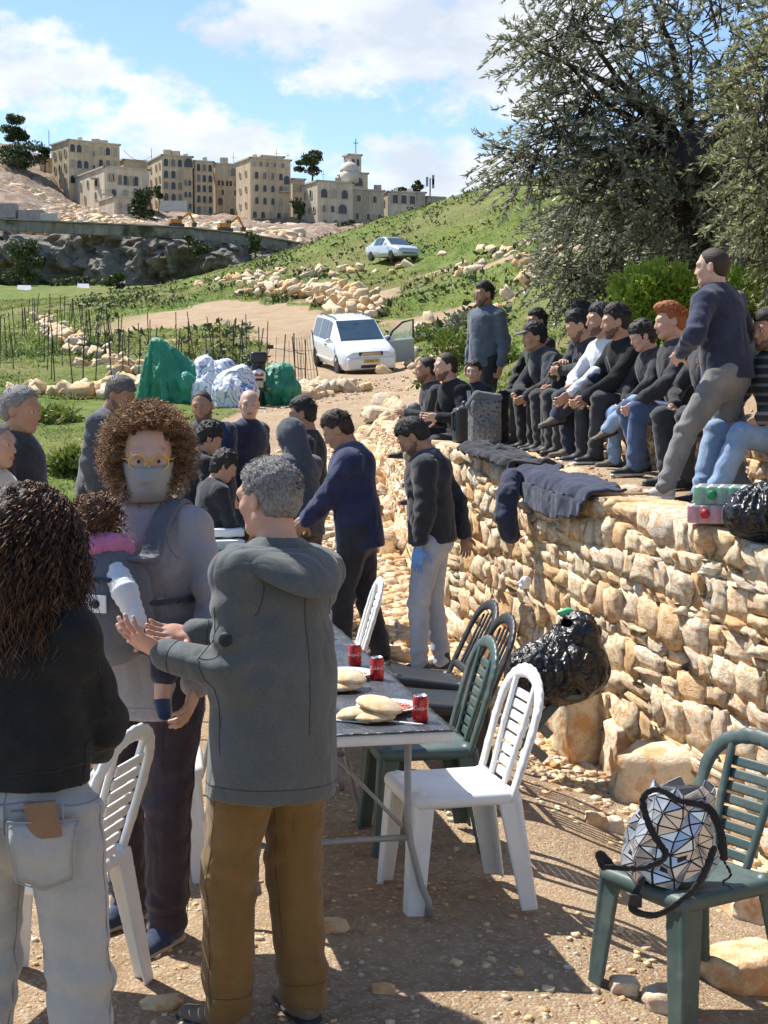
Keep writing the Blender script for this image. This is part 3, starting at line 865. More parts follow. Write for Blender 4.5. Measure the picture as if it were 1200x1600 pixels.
rock_bank('rock_row', 'scattered white rocks on the grass slope beside the olive tree', [(830, 460, 42), (850, 440, 46), (820, 420, 55), (870, 400, 60)], 18, .45, 10, jit=1.2, up=.1)

# ================================================================== FOLIAGE
def leaf_mesh(C, D, N, ln, wd, rnd, name, mat, cup=.0):
    "leaves: centres, directions, side vectors, lengths, widths -> folded diamonds"
    n = len(C)
    D = D / (np.linalg.norm(D, axis=1, keepdims=True) + 1e-9)
    S = np.cross(D, N); S /= (np.linalg.norm(S, axis=1, keepdims=True) + 1e-9)
    a = C - D * ln[:, None] / 2; b = C + S * wd[:, None] / 2 - D * ln[:, None] * .05; c = C + D * ln[:, None] / 2; d = C - S * wd[:, None] / 2 - D * ln[:, None] * .05
    V = np.stack([a, b, c, d], 1).reshape(-1, 3)
    F = np.arange(n * 4).reshape(n, 4)
    me = np_mesh(name, V, F, False, [mat]); set_attr(me, 'rnd', np.repeat(rnd, 4))
    return me
def rand_dirs(n, R=NR):
    v = R.normal(size=(n, 3)); return v / np.linalg.norm(v, axis=1, keepdims=True)

OLIVE = m_leaf('olive_leaf', [(0, (.10, .108, .07)), (.4, (.19, .20, .13)), (.7, (.30, .315, .21)), (1, (.52, .53, .43))], .36, .32)
OLIVE2 = m_leaf('olive_leaf_sunlit', [(0, (.11, .115, .06)), (.5, (.21, .22, .11)), (1, (.40, .41, .24))], .42, .35)  # yellower copy of the olive leaf; sunlit tint is put into the colour
BARK = m_plain('bark', (.10, .08, .06), .95, .4, 14, .9, bdist=.03, spec=.1)
def olive_tree(label, trunk, masses, nleaf, mat, seed, limbs, tw_dir=(-.35, -.1, -.25)):
    R = np.random.RandomState(seed)
    root = empty('olive_tree', trunk[0], 0, label, 'tree'); b = Vector(trunk[0])
    mb = MB(); mb.tube([Vector(p) - b for p in trunk], [.24, .20, .17, .14][:len(trunk)], 10)
    mb.build('trunk', BARK, root, True)
    top = Vector(trunk[-1]); lm = MB(); 
    Cs = []; Ds = []
    tot = sum(m[3] for m in masses)
    for (c, r, dens, wgt) in masses:
        c = Vector(c)
        mid = top.lerp(c, .55) + Vector((R.uniform(-.15, .15), R.uniform(-.15, .15), R.uniform(-.05, .2)))
        lm.tube([top - b, mid - b, c - b], [.05, .028, .010], 6)
        nt = max(6, int(nleaf * wgt / tot / 34))
        for _ in range(nt):
            d = R.normal(size=3); d /= np.linalg.norm(d)
            rad = R.uniform(.25, 1.0) ** .6
            s0 = np.array(c) + d * np.array(r) * rad
            td = d * np.array([.7, .7, .5]) + np.array(tw_dir) + R.normal(size=3) * .35; td /= np.linalg.norm(td)
            L = R.uniform(.22, .5); m = 34
            t = R.uniform(0, 1, m)
            droop = np.stack([np.zeros(m), np.zeros(m), -.10 * t ** 2], 1)
            pts = s0 + td * (t * L)[:, None] + droop
            ld = td * .8 + R.normal(size=(m, 3)) * .55
            Cs.append(pts + ld * .02); Ds.append(ld)
            if R.random() < .5:
                e = s0 + td * L; bk = s0 - td * .25 + (np.array(c) - s0) * .2
                lm.tube([Vector(bk) - b, Vector(s0) - b, Vector(e) - b + Vector((0, 0, -.1))], [.010, .006, .003], 3, False)
    lm.build('limb', BARK, root, True)
    C = np.concatenate(Cs) - np.array(b); D = np.concatenate(Ds); n = len(C)
    me = leaf_mesh(C, D, rand_dirs(n, R), R.uniform(.05, .095, n), R.uniform(.014, .023, n), R.random(n) ** 1.1, 'crown', mat)
    link(bpy.data.objects.new('crown', me), root)
    return root
def mass(px, py, Y, rx, ry, rz=None, w=None):
    c = at(px, py, Y); s = Y / FPX; r = (rx * s, (rz or (rx + ry) / 2) * s, ry * s)
    return (c, r, 1, w if w else rx * ry / 1e4)
_tb = at(1105, 560, 14.6); 
TR = [(_tb.x, _tb.y, g1(_tb.x, _tb.y) - .1), tuple(at(1100, 440, 14.6)), tuple(at(1085, 330, 14.5)), tuple(at(1080, 240, 14.5))]
olive_tree('large grey-green olive tree overhanging the terrace at the upper right', TR, [
    mass(960, 90, 14.3, 120, 90, w=.75), mass(1080, 70, 14.4, 130, 110, w=1.0), mass(900, 30, 14.2, 75, 45, w=.24), mass(860, 70, 14.0, 45, 40, w=.35), mass(1000, 200, 14.2, 110, 60, w=.8),
    mass(900, 165, 14.0, 60, 50, w=.5), mass(860, 215, 13.8, 60, 38, w=.38), mass(815, 245, 13.7, 42, 22, w=.15), mass(830, 265, 13.7, 45, 18, w=.18), mass(800, 60, 13.9, 20, 12, w=.04),
    mass(940, 290, 14.0, 90, 60, w=1.0), mass(1040, 310, 14.3, 110, 80, w=1.3), mass(920, 370, 15.8, 80, 65, w=1.1), mass(1010, 400, 15.8, 95, 75, w=1.3), mass(900, 440, 15.8, 55, 45, w=.6), mass(960, 470, 15.8, 70, 35, w=.6),
    mass(1130, 210, 14.6, 80, 100, w=1.2), mass(1100, 330, 14.4, 80, 90, w=1.1), mass(1080, 420, 15.8, 60, 50, w=.6), mass(1000, -40, 14.4, 200, 60, w=1.2), mass(1250, 120, 14.8, 100, 200, w=1.6), mass(1180, 420, 14.5, 60, 60, w=.6)], 66000, OLIVE, 3, None)
TR2 = [tuple(at(1290, 560, 12.6)), tuple(at(1285, 400, 12.6)), tuple(at(1270, 260, 12.5)), tuple(at(1262, 200, 12.5))]
olive_tree('lighter olive boughs at the right edge of the picture', TR2, [mass(1195, 150, 12.2, 45, 90, w=.9), mass(1190, 260, 12.1, 50, 80, w=1.0), mass(1200, 370, 12.1, 45, 60, w=.8), mass(1260, 100, 12.5, 80, 120, w=1.2), mass(1260, 330, 12.5, 70, 100, w=.8)], 8500, OLIVE2, 5, None)

GREEN = [(0, (.035, .065, .012)), (.35, (.085, .135, .024)), (.7, (.17, .21, .04)), (.9, (.28, .27, .075)), (1, (.36, .30, .13))]
def shrub(name, label, px, py, Y, rx, ry, n, mat, seed, lf=(.05, .09), cat='shrub', stem=True):
    R = np.random.RandomState(seed); c = at(px, py, Y); s = Y / FPX
    zb = min(g1(c.x, c.y), c.z - ry * s * .6)
    root = empty(name, (c.x, c.y, zb), 0, label, cat)
    d = rand_dirs(n, R); rad = R.uniform(.2, 1, n) ** .5
    bl = 1 + .35 * vnoise(d, 2.6, seed)
    C = d * np.array([rx * s, rx * s, ry * s]) * (rad * bl)[:, None] + np.array([0, 0, c.z - zb])
    k = np.argsort(R.random(n))
    D = d * .7 + R.normal(size=(n, 3)) * .6 + np.array([0, 0, .35])
    me = leaf_mesh(C, D, rand_dirs(n, R), R.uniform(*lf, n), R.uniform(lf[0] * .3, lf[1] * .35, n), np.clip(.5 + .35 * vnoise(C, 2.5, seed) + R.normal(size=n) * .18, 0, 1), 'crown', mat)
    link(bpy.data.objects.new('crown', me), root)
    if stem:
        mb = MB()
        for i in range(7):
            a = i * .9; mb.tube([(0, 0, -.1), (cos(a) * rx * s * .3, sin(a) * rx * s * .3, (c.z - zb) * .6), (cos(a) * rx * s * .6, sin(a) * rx * s * .6, (c.z - zb) + ry * s * .3)], [.02, .014, .005], 5)
        mb.build('trunk', BARK, root, True)
    return root
FRESH = m_leaf('fresh_leaf', [(0, (.14, .22, .03)), (.5, (.30, .40, .055)), (1, (.50, .56, .12))], .5, .45)
shrub('green_shrub', 'bright yellow-green shrub behind the red-haired man', 1030, 470, 13.4, 75, 60, 5200, FRESH, 3, (.06, .12))
shrub('green_shrub', 'fresh green shrub low behind the man standing on the terrace at right', 1160, 455, 13.2, 50, 40, 1800, FRESH, 4, (.05, .10))
WEED = m_leaf('weed_leaf', GREEN, .6, .2)
DARKW = m_leaf('dark_leaf', [(0, (.02, .035, .012)), (.5, (.05, .075, .022)), (1, (.12, .14, .05))], .6, .1)

def ground_cover():
    R = np.random.RandomState(8)
    def field(n, yr, ur, pw):
        Y = yr[0] + (yr[1] - yr[0]) * R.random(n) ** pw; X = R.uniform(ur[0], ur[1], n) * Y
        g = grass_amount(X, Y) > .5
        X, Y = X[g], Y[g]
        cl = fbm(np.stack([X, Y], 1), .55, 3, 77)
        return X, Y, cl
    # blades and leaves of weeds on the near banks
    for nm, lab, n, yr, ur, mat, sz, hgt, thr, pw in (
        ('grass', 'short spring grass on the banks and slopes', 90000, (12.5, 60), (-.30, .30), WEED, (.07, .17), .5, -2, 1.4),
        ('weeds', 'leafy dark green weeds in clumps over the slopes', 70000, (13, 62), (-.30, .32), WEED, (.07, .16), .8, .12, 1.3),
        ('hill_grass', 'green spring growth covering the far hillside', 72000, (55, 150), (-.28, .32), WEED, (.13, .32), .5, -2, 1.1),
        ('scrub', 'dark low scrub dotted over the far hillside', 42000, (45, 148), (-.2, .32), DARKW, (.14, .34), 1.2, .36, 1.0)):
        X, Y, cl = field(n, yr, ur, pw)
        k = cl + R.normal(size=len(cl)) * .12 > thr
        X, Y, cl = X[k], Y[k], cl[k]; m = len(X)
        Z = G(X, Y)
        sc = np.clip(Y / 60, .6, 1.6) if yr[1] < 70 else 1
        ln = R.uniform(*sz, m) * sc * (1 if thr < 0 else np.clip(.6 + cl, .6, 1.3))
        hh = R.random(m) * hgt * ln * (1 if thr < 0 else 1.6)
        C = np.stack([X, Y, Z + ln * .22 + hh * .5], 1)
        D = np.stack([R.normal(size=m) * .7, R.normal(size=m) * .7, np.abs(R.normal(size=m)) * (.9 if 'grass' in nm else .45) + .15], 1)
        rn = np.clip(.5 + .30 * fbm(C[:, :2], .16, 3, 5) + .16 * R.normal(size=m) + (.18 if 'grass' in nm else -.08), 0, 1)
        me = leaf_mesh(C, D, rand_dirs(m, R), ln, ln * (R.uniform(.12, .3, m) if 'grass' in nm else R.uniform(.35, .6, m)), rn, nm, mat)
        tag(link(bpy.data.objects.new(nm, me)), lab, 'grass' if 'grass' in nm else 'weeds', kind='stuff')
ground_cover()
def weed_clump(label, px, py, Y, w, h, n, seed, mat=None):
    return shrub('weed_clump', label, px, py, Y, w, h, n, mat or WEED, seed, (.12, .26), 'weeds', False)
weed_clump('lush green weeds on the bank right of the open van door', 676, 590, 38, 30, 30, 900, 21)
weed_clump('tall green weeds behind the boy in the dark jacket', 705, 545, 42, 34, 36, 900, 22)
weed_clump('green weeds on the bank behind the van door', 662, 530, 56, 22, 24, 500, 23)
weed_clump('green weeds behind the standing man in the grey shirt', 790, 590, 24, 34, 50, 1100, 24)
weed_clump('broad green leaves at the left below the rocks', 75, 655, 30, 60, 22, 1100, 25)
weed_clump('broad green leaves beside the grey shirted man on the left', 115, 725, 22, 40, 24, 800, 26)
weed_clump('green plant on the roadside under the fence stakes', 385, 530, 62, 30, 16, 400, 27)
weed_clump('grey-green bush on the cut bank above the standing man', 720, 505, 54, 26, 20, 600, 28, m_leaf('grey_leaf', [(0, (.12, .13, .08)), (1, (.32, .32, .22))], .7, .1))

# ================================================================== FAR CLIFF, PLATEAU, BUILDINGS
def far_sheet(name, pts_rows, mat, nz, sub=8, seed=0, kind='structure', label=None, cat=None):
    "grid through rows of seen points, subdivided and roughened"
    A = np.array([[tuple(at(*p)) for p in r] for r in pts_rows], float)
    nr, nc = A.shape[:2]
    u = np.linspace(0, nr - 1, (nr - 1) * sub + 1); v = np.linspace(0, nc - 1, (nc - 1) * sub + 1)
    def interp(B, t, axis):
        i = np.clip(np.floor(t).astype(int), 0, B.shape[axis] - 2); f = t - i
        a = np.take(B, i, axis); b = np.take(B, i + 1, axis)
        sh = [1, 1, 1]; sh[axis] = -1; f = f.reshape(sh); return a * (1 - f) + b * f
    B = interp(interp(A, u, 0), v, 1)
    P = B.reshape(-1, 3); 
    P = P + nz(P)
    R, C = B.shape[:2]; idx = np.arange(R * C).reshape(R, C)
    F = np.stack([idx[:-1, :-1], idx[:-1, 1:], idx[1:, 1:], idx[1:, :-1]], -1).reshape(-1, 4)
    o = np_obj(name, P, F, mat); tag(o, label, cat, kind=kind); return o
def cliff_mat():
    t = NT('cliff_rock')
    a = t.noise(.22, 6, .65, sc=(1, 1, .45)); b = t.noise(1.1, 6, .7, sc=(1, 1, .35))
    c = t.mix(.5, t.ramp(a, [(.3, (.18, .165, .145)), (.5, (.30, .275, .24)), (.7, (.45, .41, .35))]), t.ramp(b, [(.3, (.10, .092, .08)), (.52, (.30, .275, .24)), (.72, (.50, .455, .39))]))
    c = t.mix(t.ramp(t.noise(.16, 5, .65), [(.55, 0.0), (.66, .85)]), c, (.045, .06, .022))
    c = t.mix(t.ramp(t.noise(.3, 4, .6), [(.62, 0.0), (.7, .6)]), c, (.42, .27, .17))
    t.col(c); t.rough(.95); t.spec(.1); t.bump(t.math('ADD', b, t.noise(3, 5, .7)), .9, .6); return t.m
def cl_n(P):
    rid = np.abs(fbm(P * np.array([1, 1, .35]), .16, 4, 2)); rid2 = fbm(P, .5, 3, 8)
    ov = fbm(P * np.array([.6, .6, 1.4]), .10, 3, 12)
    o = np.zeros_like(P); o[:, 1] = rid * 9.0 - 3.2 + rid2 * 2.2 + ov * 4.0; o[:, 2] = rid2 * .25; o[:, 0] = rid2 * .7; return o
CLIFF = cliff_mat()
xs_ = [-420, -260, -120, 0, 60, 130, 200, 270, 340, 400, 450, 520, 620]
far_sheet('cliff', [[(x, yb, 296) for x, yb in zip(xs_, [462, 462, 462, 462, 462, 464, 466, 466, 466, 462, 455, 455, 455])],
                    [(x, 432, 292 if x < 220 or x > 320 else 297) for x in xs_],
                    [(x, 405, 293) for x in xs_],
                    [(x, y, 297) for x, y in zip(xs_, [352, 358, 360, 363, 365, 367, 369, 371, 373, 376, 380, 388, 396])]], CLIFF, cl_n, 22)
SOIL = (lambda: (lambda t: (t.col(t.mix(t.ramp(t.noise(.35, 6, .7), [(.45, 0.0), (.6, 1.0)]), t.ramp(t.noise(.12, 6, .65), [(.3, (.15, .095, .065)), (.5, (.26, .18, .125)), (.7, (.37, .29, .22))]), t.ramp(t.noise(1.2, 5, .7), [(.35, (.26, .18, .13)), (.65, (.52, .45, .37))]))), t.rough(.95), t.spec(.1), t.bump(t.noise(.9, 6, .7), .9, .8), t.m))(NT('building_site_earth'))[-1])()
def so_n(P):
    o = np.zeros_like(P); o[:, 2] = fbm(P, .06, 4, 4) * 2.2 + fbm(P, .3, 3, 6) * .7; return o
xs2 = [-420, -250, -100, 0, 40, 80, 120, 170, 220, 280, 350, 420, 480, 560, 700]
far_sheet('plateau', [[(x, y, 299) for x, y in zip(xs2, [352, 356, 360, 363, 364, 366, 367, 369, 370, 372, 374, 378, 383, 390, 400])],
                      [(x, y, 345) for x, y in zip(xs2, [330, 330, 330, 332, 335, 340, 345, 350, 355, 358, 362, 366, 370, 378, 390])],
                      [(x, y, 395) for x, y in zip(xs2, [290, 285, 282, 290, 300, 316, 330, 340, 347, 350, 354, 358, 362, 366, 375])],
                      [(x, y, 430) for x, y in zip(xs2, [262, 258, 252, 258, 272, 288, 320, 334, 338, 342, 346, 350, 352, 356, 362])],
                      [(x, y, 520) for x, y in zip(xs2, [235, 232, 228, 232, 240, 252, 280, 300, 312, 322, 330, 335, 338, 340, 342])],
                      [(x, y, 800) for x, y in zip(xs2, [300, 300, 300, 300, 300, 305, 310, 320, 330, 340, 345, 350, 352, 355, 360])]], SOIL, so_n, 10)
def site_rubble():
    R = random.Random(12); it = []
    for _ in range(1500):
        px = R.uniform(-40, 470); k = R.random(); Y = 300 + 125 * k
        top = np.interp(px, xs2, [330, 330, 330, 332, 335, 340, 345, 350, 355, 358, 362, 366, 370, 378, 390]); lo_ = np.interp(px, xs2, [352, 356, 360, 363, 364, 366, 367, 369, 370, 372, 374, 378, 383, 390, 400]); m3 = np.interp(px, xs2, [290, 285, 282, 290, 300, 316, 330, 340, 347, 350, 354, 358, 362, 366, 375])
        py = np.interp(Y, [299, 345, 395, 430], [lo_, top, m3, m3 - 10])
        p = at(px, py, Y); s = R.uniform(.5, 1.3) * (2.2 if R.random() < .06 else 1)
        it.append((Matrix.Translation(p) @ Matrix.Rotation(R.uniform(0, 6), 4, 'Z') @ Matrix.Rotation(R.uniform(-.6, .6), 4, 'X') @ Matrix.Diagonal((s * 1.6, s, s * .8, 1)), R.randrange(10), R.random()))
    scatter_mesh('site_rubble', None, it, STONE_ATT, PEB2, 'broken rock strewn over the building site above the cliff', cat='rubble')
site_rubble()
FARSTONE = m_plain('grey_ashlar', (.22, .195, .16), .9, .45, .6, .9, bdist=.4, spec=.1)
def far_wall(label, pts, h_px, Y, seed):
    P = [at(x, y, Y) for x, y in pts]; root = empty('stone_wall', tuple(P[0]), 0, label, 'wall')
    h = h_px * Y / FPX; mb = MB(); b = P[0]
    V = []; 
    for p in P:
        q = p - b; V += [(q.x, q.y - .6, q.z - h), (q.x, q.y - .4, q.z), (q.x, q.y + .6, q.z), (q.x, q.y + .6, q.z - h)]
    F = [(j * 4 + k, j * 4 + (k + 1) % 4, (j + 1) * 4 + (k + 1) % 4, (j + 1) * 4 + k)[::-1] for j in range(len(P) - 1) for k in range(4)]
    mb.add(V, F); mb.build('masonry', CLIFF, root)
    cp = MB()
    for a, c in zip(P, P[1:]): cp.bar(a - b + Vector((0, -.1, .2)), c - b + Vector((0, -.1, .2)), 1.5, .25)
    cp.build('coping', m_plain('pale_coping', (.27, .245, .21), .9, .4, .5, .6, bdist=.2, spec=.1), root)
    return root
far_wall('long grey stone wall along the cliff edge below the buildings', [(-60, 341), (60, 347), (200, 353), (300, 358), (380, 367), (450, 378), (480, 384)], 16, 293, 1)

LIME = {}
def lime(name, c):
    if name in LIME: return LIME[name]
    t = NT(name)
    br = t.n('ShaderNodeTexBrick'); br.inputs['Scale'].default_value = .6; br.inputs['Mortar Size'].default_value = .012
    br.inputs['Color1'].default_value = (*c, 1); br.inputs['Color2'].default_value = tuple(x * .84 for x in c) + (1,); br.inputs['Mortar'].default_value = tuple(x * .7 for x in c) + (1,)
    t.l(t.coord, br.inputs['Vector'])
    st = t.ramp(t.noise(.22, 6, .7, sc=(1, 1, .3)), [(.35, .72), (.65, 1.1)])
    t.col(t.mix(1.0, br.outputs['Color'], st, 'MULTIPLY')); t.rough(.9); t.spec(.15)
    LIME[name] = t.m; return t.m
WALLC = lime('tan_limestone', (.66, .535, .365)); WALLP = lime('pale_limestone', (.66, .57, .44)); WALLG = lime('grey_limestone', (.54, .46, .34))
GLASS_D = m_plain('dark_window_glass', (.035, .035, .04), .25, .3, 2, 0)
FRAME_D = m_plain('window_surround', (.50, .42, .31), .85, .2, 2, 0)
ROOF_F = m_plain('flat_roof', (.45, .40, .33), .9, .2, .4, .2)
def arch_pts(w, h, arched, n=7):
    if not arched: return [(-w / 2, 0), (w / 2, 0), (w / 2, h), (-w / 2, h)]
    r = w / 2; return [(-r, 0), (r, 0)] + [(r * cos(pi * k / n), h - r + r * sin(pi * k / n)) for k in range(n + 1)]
WIN = {}
def window_mesh(w, h, arched):
    k = (round(w, 2), round(h, 2), arched)
    if k in WIN: return WIN[k]
    o = arch_pts(w + .5, h + .28, arched); i = arch_pts(w, h, arched); n = len(o)
    V = [(x, -.22, z - .12) for x, z in o] + [(x, -.22, z) for x, z in i] + [(x, .02, z - .12) for x, z in o] + [(x, .02, z) for x, z in i]
    F = []
    for a in range(n):
        b = (a + 1) % n
        F += [(a, b, n + b, n + a), (b, a, 2 * n + a, 2 * n + b), (n + a, n + b, 3 * n + b, 3 * n + a)]
    m1 = bpy.data.meshes.new('window'); m1.from_pydata(V, [], F); m1.update(); m1.materials.append(FRAME_D)
    V = [(x, -.05, z) for x, z in i]; V2 = MB(); V2.add(V, [tuple(range(n))])
    if w > .9: V2.box((0, -.09, h * .5), (.05, .03, h * .48)); V2.box((0, -.09, h * .55), (w * .48, .03, .05))
    m2 = V2.mesh('pane', GLASS_D)
    m3 = m2.copy(); m3.materials.clear(); m3.materials.append(m_plain('shutter_grey', (.20, .19, .17), .7, .2, 2, 0)); m4 = m2.copy(); m4.materials.clear(); m4.materials.append(m_plain('pale_blind', (.38, .33, .26), .7, .2, 2, 0))
    WIN[k] = (m1, (m2, m2, m2, m3, m4)); return WIN[k]
def block(root, wall_name, xl, xc, xr, yt, yb, Y, mat, yaw=34, front=(), left=(), parapet=.5, ret=False):
    "one prismatic wing: left face xl..xc, front face xc..xr; windows as (u, v, w, h, arched) with u, v in 0..1"
    a = radians(yaw); fd = Vector((cos(a), sin(a), 0)); ld = Vector((-sin(a), cos(a), 0))
    c = at(xc, yt, Y); zb = at(xc, yb, Y).z
    kr = (xr - 600) / FPX; Lf = (kr * c.y - c.x) / (fd.x - kr * fd.y)
    kl = (xl - 600) / FPX; Ll = (kl * c.y - c.x) / (ld.x - kl * ld.y) if xl < xc - .5 else 12
    Ll = max(Ll, 4); H = c.z - zb; b = root.location
    base = Vector((c.x, c.y, zb)) - b; base = Vector((base.x, base.y, zb - b.z))
    P = [base, base + fd * Lf, base + fd * Lf + ld * Ll, base + ld * Ll]
    V = [tuple(p - Vector((0, 0, 6))) for p in P] + [tuple(p + Vector((0, 0, H))) for p in P]
    mb = MB(); mb.add(V, [(3, 2, 1, 0), (4, 5, 6, 7), (0, 1, 5, 4), (1, 2, 6, 5), (2, 3, 7, 6), (3, 0, 4, 7)])
    w = mb.build(wall_name, mat, root)
    cp = MB()
    for p, q in zip(P, P[1:] + P[:1]):
        e = (q - p).normalized() * .35
        cp.bar(p - e + Vector((0, 0, H + .15)), q + e + Vector((0, 0, H + .15)), .7, .42)
    cp.build('cornice', ROOF_F, w)
    for face, org, d, L, ang in ((front, base, fd, Lf, a), (left, base + ld * Ll, -ld, Ll, a - pi / 2)):
        for (u, v, ww, hh, ar) in face:
            m1, m2 = window_mesh(ww, hh, ar)
            o = bpy.data.objects.new('window', m1); COL.objects.link(o); o.parent = root
            o.location = org + d * (u * L) + Vector((0, 0, v * H)); o.rotation_euler = (0, 0, ang)
            p = bpy.data.objects.new('pane', m2[RNG.randrange(5)]); COL.objects.link(p); p.parent = o
    return w, base, fd, ld, Lf, Ll, H
def rows(us, vs, w=1.1, h=1.9, ar=True): return [(u, v, w, h, ar) for v in vs for u in us]
def bld(label, xc, yb, Y): return empty('building', tuple(at(xc, yb, Y)), 0, label, 'building')
R1 = bld('tall tan stone block at the left end of the monastery on the hill', 107, 330, 440)
block(R1, 'wall', 88, 107, 193, 219, 330, 440, WALLC, 36, rows([.07, .20, .33], [.84, .62, .40], 1.5, 2.2) + rows([.62, .76, .90], [.84, .66], 1.4, 2.2) + rows([.48], [.80, .6], .9, 1.6, False), rows([.2, .5, .8], [.8, .6, .4, .2], 1.0, 1.8))
R2 = bld('pale arcaded villa wing in front of the left monastery block', 128, 335, 425)
block(R2, 'wall', 105, 163, 238, 261, 338, 420, WALLP, 30, rows([.12, .18], [.72], .9, 2.0) + rows([.34, .46, .58, .70], [.66], 1.2, 2.6) + rows([.2, .45, .75], [.38], 1.4, 2.4) + rows([.15, .5, .8], [.10], 1.2, 2.0, False), rows([.2, .45, .62], [.70], 1.0, 2.0) + rows([.82], [.66], 2.4, 2.4) + rows([.3, .55, .8], [.40], 1.0, 2.0) + rows([.25, .6], [.12], 1.1, 2.0, False))
block(R2, 'wall', 160, 178, 215, 308, 345, 408, WALLP, 30, rows([.3, .7], [.5], 1.0, 1.6), ())
R3 = bld('low tan wing linking the left and middle monastery blocks', 193, 330, 455)
block(R3, 'wall', 190, 193, 238, 250, 330, 455, WALLC, 30, rows([.3, .7], [.72, .45], 1.4, 2.2))
R4 = bld('wide tan monastery block with many rows of arched windows', 253, 345, 440)
block(R4, 'wall', 236, 253, 305, 243, 345, 440, WALLC, 24, rows([.12, .36, .58], [.84, .66, .49, .31, .13], 1.3, 2.1) + rows([.86], [.84], 2.6, 2.6) + rows([.76, .90], [.56, .38, .2], .9, 1.6), rows([.25, .6, .85], [.82, .62, .44, .26], .9, 1.7))
block(R4, 'wall', 303, 304, 337, 252, 345, 444, WALLC, 24, rows([.2, .5, .82], [.84, .66, .49, .31, .13], 1.1, 2.0))
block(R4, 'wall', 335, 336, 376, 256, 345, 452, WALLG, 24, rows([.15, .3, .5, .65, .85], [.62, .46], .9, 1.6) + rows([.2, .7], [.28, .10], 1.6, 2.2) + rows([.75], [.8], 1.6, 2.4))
R5 = bld('tan square monastery block right of the middle with shaded side', 390, 345, 430)
block(R5, 'wall', 372, 391, 456, 247, 346, 430, WALLC, 26, rows([.10, .26, .42, .60, .80], [.88], .9, 1.3, True) + rows([.15, .35, .55, .75], [.68, .48, .28], 1.1, 1.9) + rows([.9], [.62], 1.8, 2.4) + rows([.1, .3, .5, .7, .88], [.06], 1.2, 1.8), rows([.3, .7], [.75, .5, .25], .8, 1.4))
block(R5, 'penthouse', 405, 410, 446, 244, 252, 440, WALLG, 26)
R6 = bld('low stone house with dark terrace between the square block and the church', 458, 345, 445)
block(R6, 'wall', 452, 457, 478, 280, 345, 448, WALLG, 26, rows([.3, .7], [.7, .4], 1.2, 2.0))
R7 = bld('stone church with arched windows, white dome and square bell tower', 497, 360, 425)
block(R7, 'wall', 473, 496, 552, 283, 362, 425, WALLP, 26, rows([.18, .45, .76], [.68], 2.0, 2.4) + rows([.18, .42], [.40], 1.0, 1.8) + rows([.70], [.38], 2.6, 2.6) + rows([.2, .5, .8], [.10], 1.3, 2.0), rows([.25, .6], [.7], 1.2, 2.2) + rows([.2, .5, .8], [.4, .1], 1.0, 1.6))
block(R7, 'nave', 530, 545, 575, 270, 350, 440, WALLP, 26, rows([.5], [.75], 2.6, 2.4) + rows([.3, .7], [.45], 1.0, 1.8))
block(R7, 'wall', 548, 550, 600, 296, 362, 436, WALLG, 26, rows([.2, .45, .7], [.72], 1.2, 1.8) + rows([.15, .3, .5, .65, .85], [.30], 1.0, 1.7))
_tw = block(R7, 'bell_tower', 538, 546, 565, 242, 290, 446, WALLP, 26, rows([.3, .7], [.66], .9, 1.9), rows([.5], [.66], .9, 1.9))
dm = MB(); _c = at(546, 268, 436) - R7.location
dm.lathe([(2.7 * cos(a), 2.7 * sin(a)) for a in [i * pi / 2 / 8 for i in range(8)]] + [(.05, 2.7)], 24, tuple(_c)); dm.lathe([(2.6, -3), (2.6, .02)], 24, tuple(_c))
dm.build('dome', m_plain('white_dome_plaster', (.52, .49, .43), .7, .08, .5, .1), R7, True)
cx = MB(); _t = at(556, 240, 450) - R7.location; cx.tube([_t, _t + Vector((0, 0, 4.2))], .12, 5); cx.bar(_t + Vector((-.7, 0, 3)), _t + Vector((.7, 0, 3)), .18); cx.build('cross', m_plain('dark_iron', (.06, .06, .06), .6), R7)
R8 = bld('low pale house row at the right end of the monastery behind the green hill', 590, 355, 445)
block(R8, 'wall', 584, 606, 650, 300, 350, 445, WALLP, 24, rows([.25, .55, .85], [.66], 1.7, 2.3, False), rows([.3, .7], [.6], 1.2, 2.0))
block(R8, 'wall', 628, 632, 664, 300, 345, 450, WALLP, 24, rows([.5], [.7], 1.3, 1.8, False))
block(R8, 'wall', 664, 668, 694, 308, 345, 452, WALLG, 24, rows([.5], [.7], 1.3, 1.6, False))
def clutter(root, pts, seed):
    R = random.Random(seed)
    for px, py, Y in pts:
        p = at(px, py, Y) - root.location; k = R.random(); mb = MB()
        if k < .45: mb.lathe([(.7, 0), (.7, 1.3), (.3, 1.6)], 10, tuple(p)); mb.build('water_tank', m_plain('tank_white', (.55, .55, .53), .6, .1, 1, 0), root)
        elif k < .75: mb.tube([p, p + Vector((0, 0, R.uniform(2, 4)))], .07, 4); mb.bar(p + Vector((-.6, 0, 2)), p + Vector((.6, 0, 2)), .08); mb.build('aerial', MATS['dark_iron'] if 'dark_iron' in MATS else m_plain('dark_iron', (.06, .06, .06), .6), root)
        else: mb.box(p + Vector((0, 0, .8)), (1.1, 1.0, .9)); mb.build('stair_head', WALLG, root)
clutter(R1, [(125, 222, 448), (150, 227, 452), (162, 229, 452), (175, 232, 455)], 1); clutter(R4, [(262, 244, 448), (275, 246, 448), (290, 248, 450), (320, 253, 455), (350, 256, 460), (365, 257, 460)], 2); clutter(R5, [(398, 249, 440), (450, 254, 448), (432, 251, 446)], 3); clutter(R7, [(505, 284, 432), (530, 288, 436), (590, 299, 445)], 5); clutter(R8, [(618, 301, 452), (640, 302, 456), (655, 301, 456)], 7)
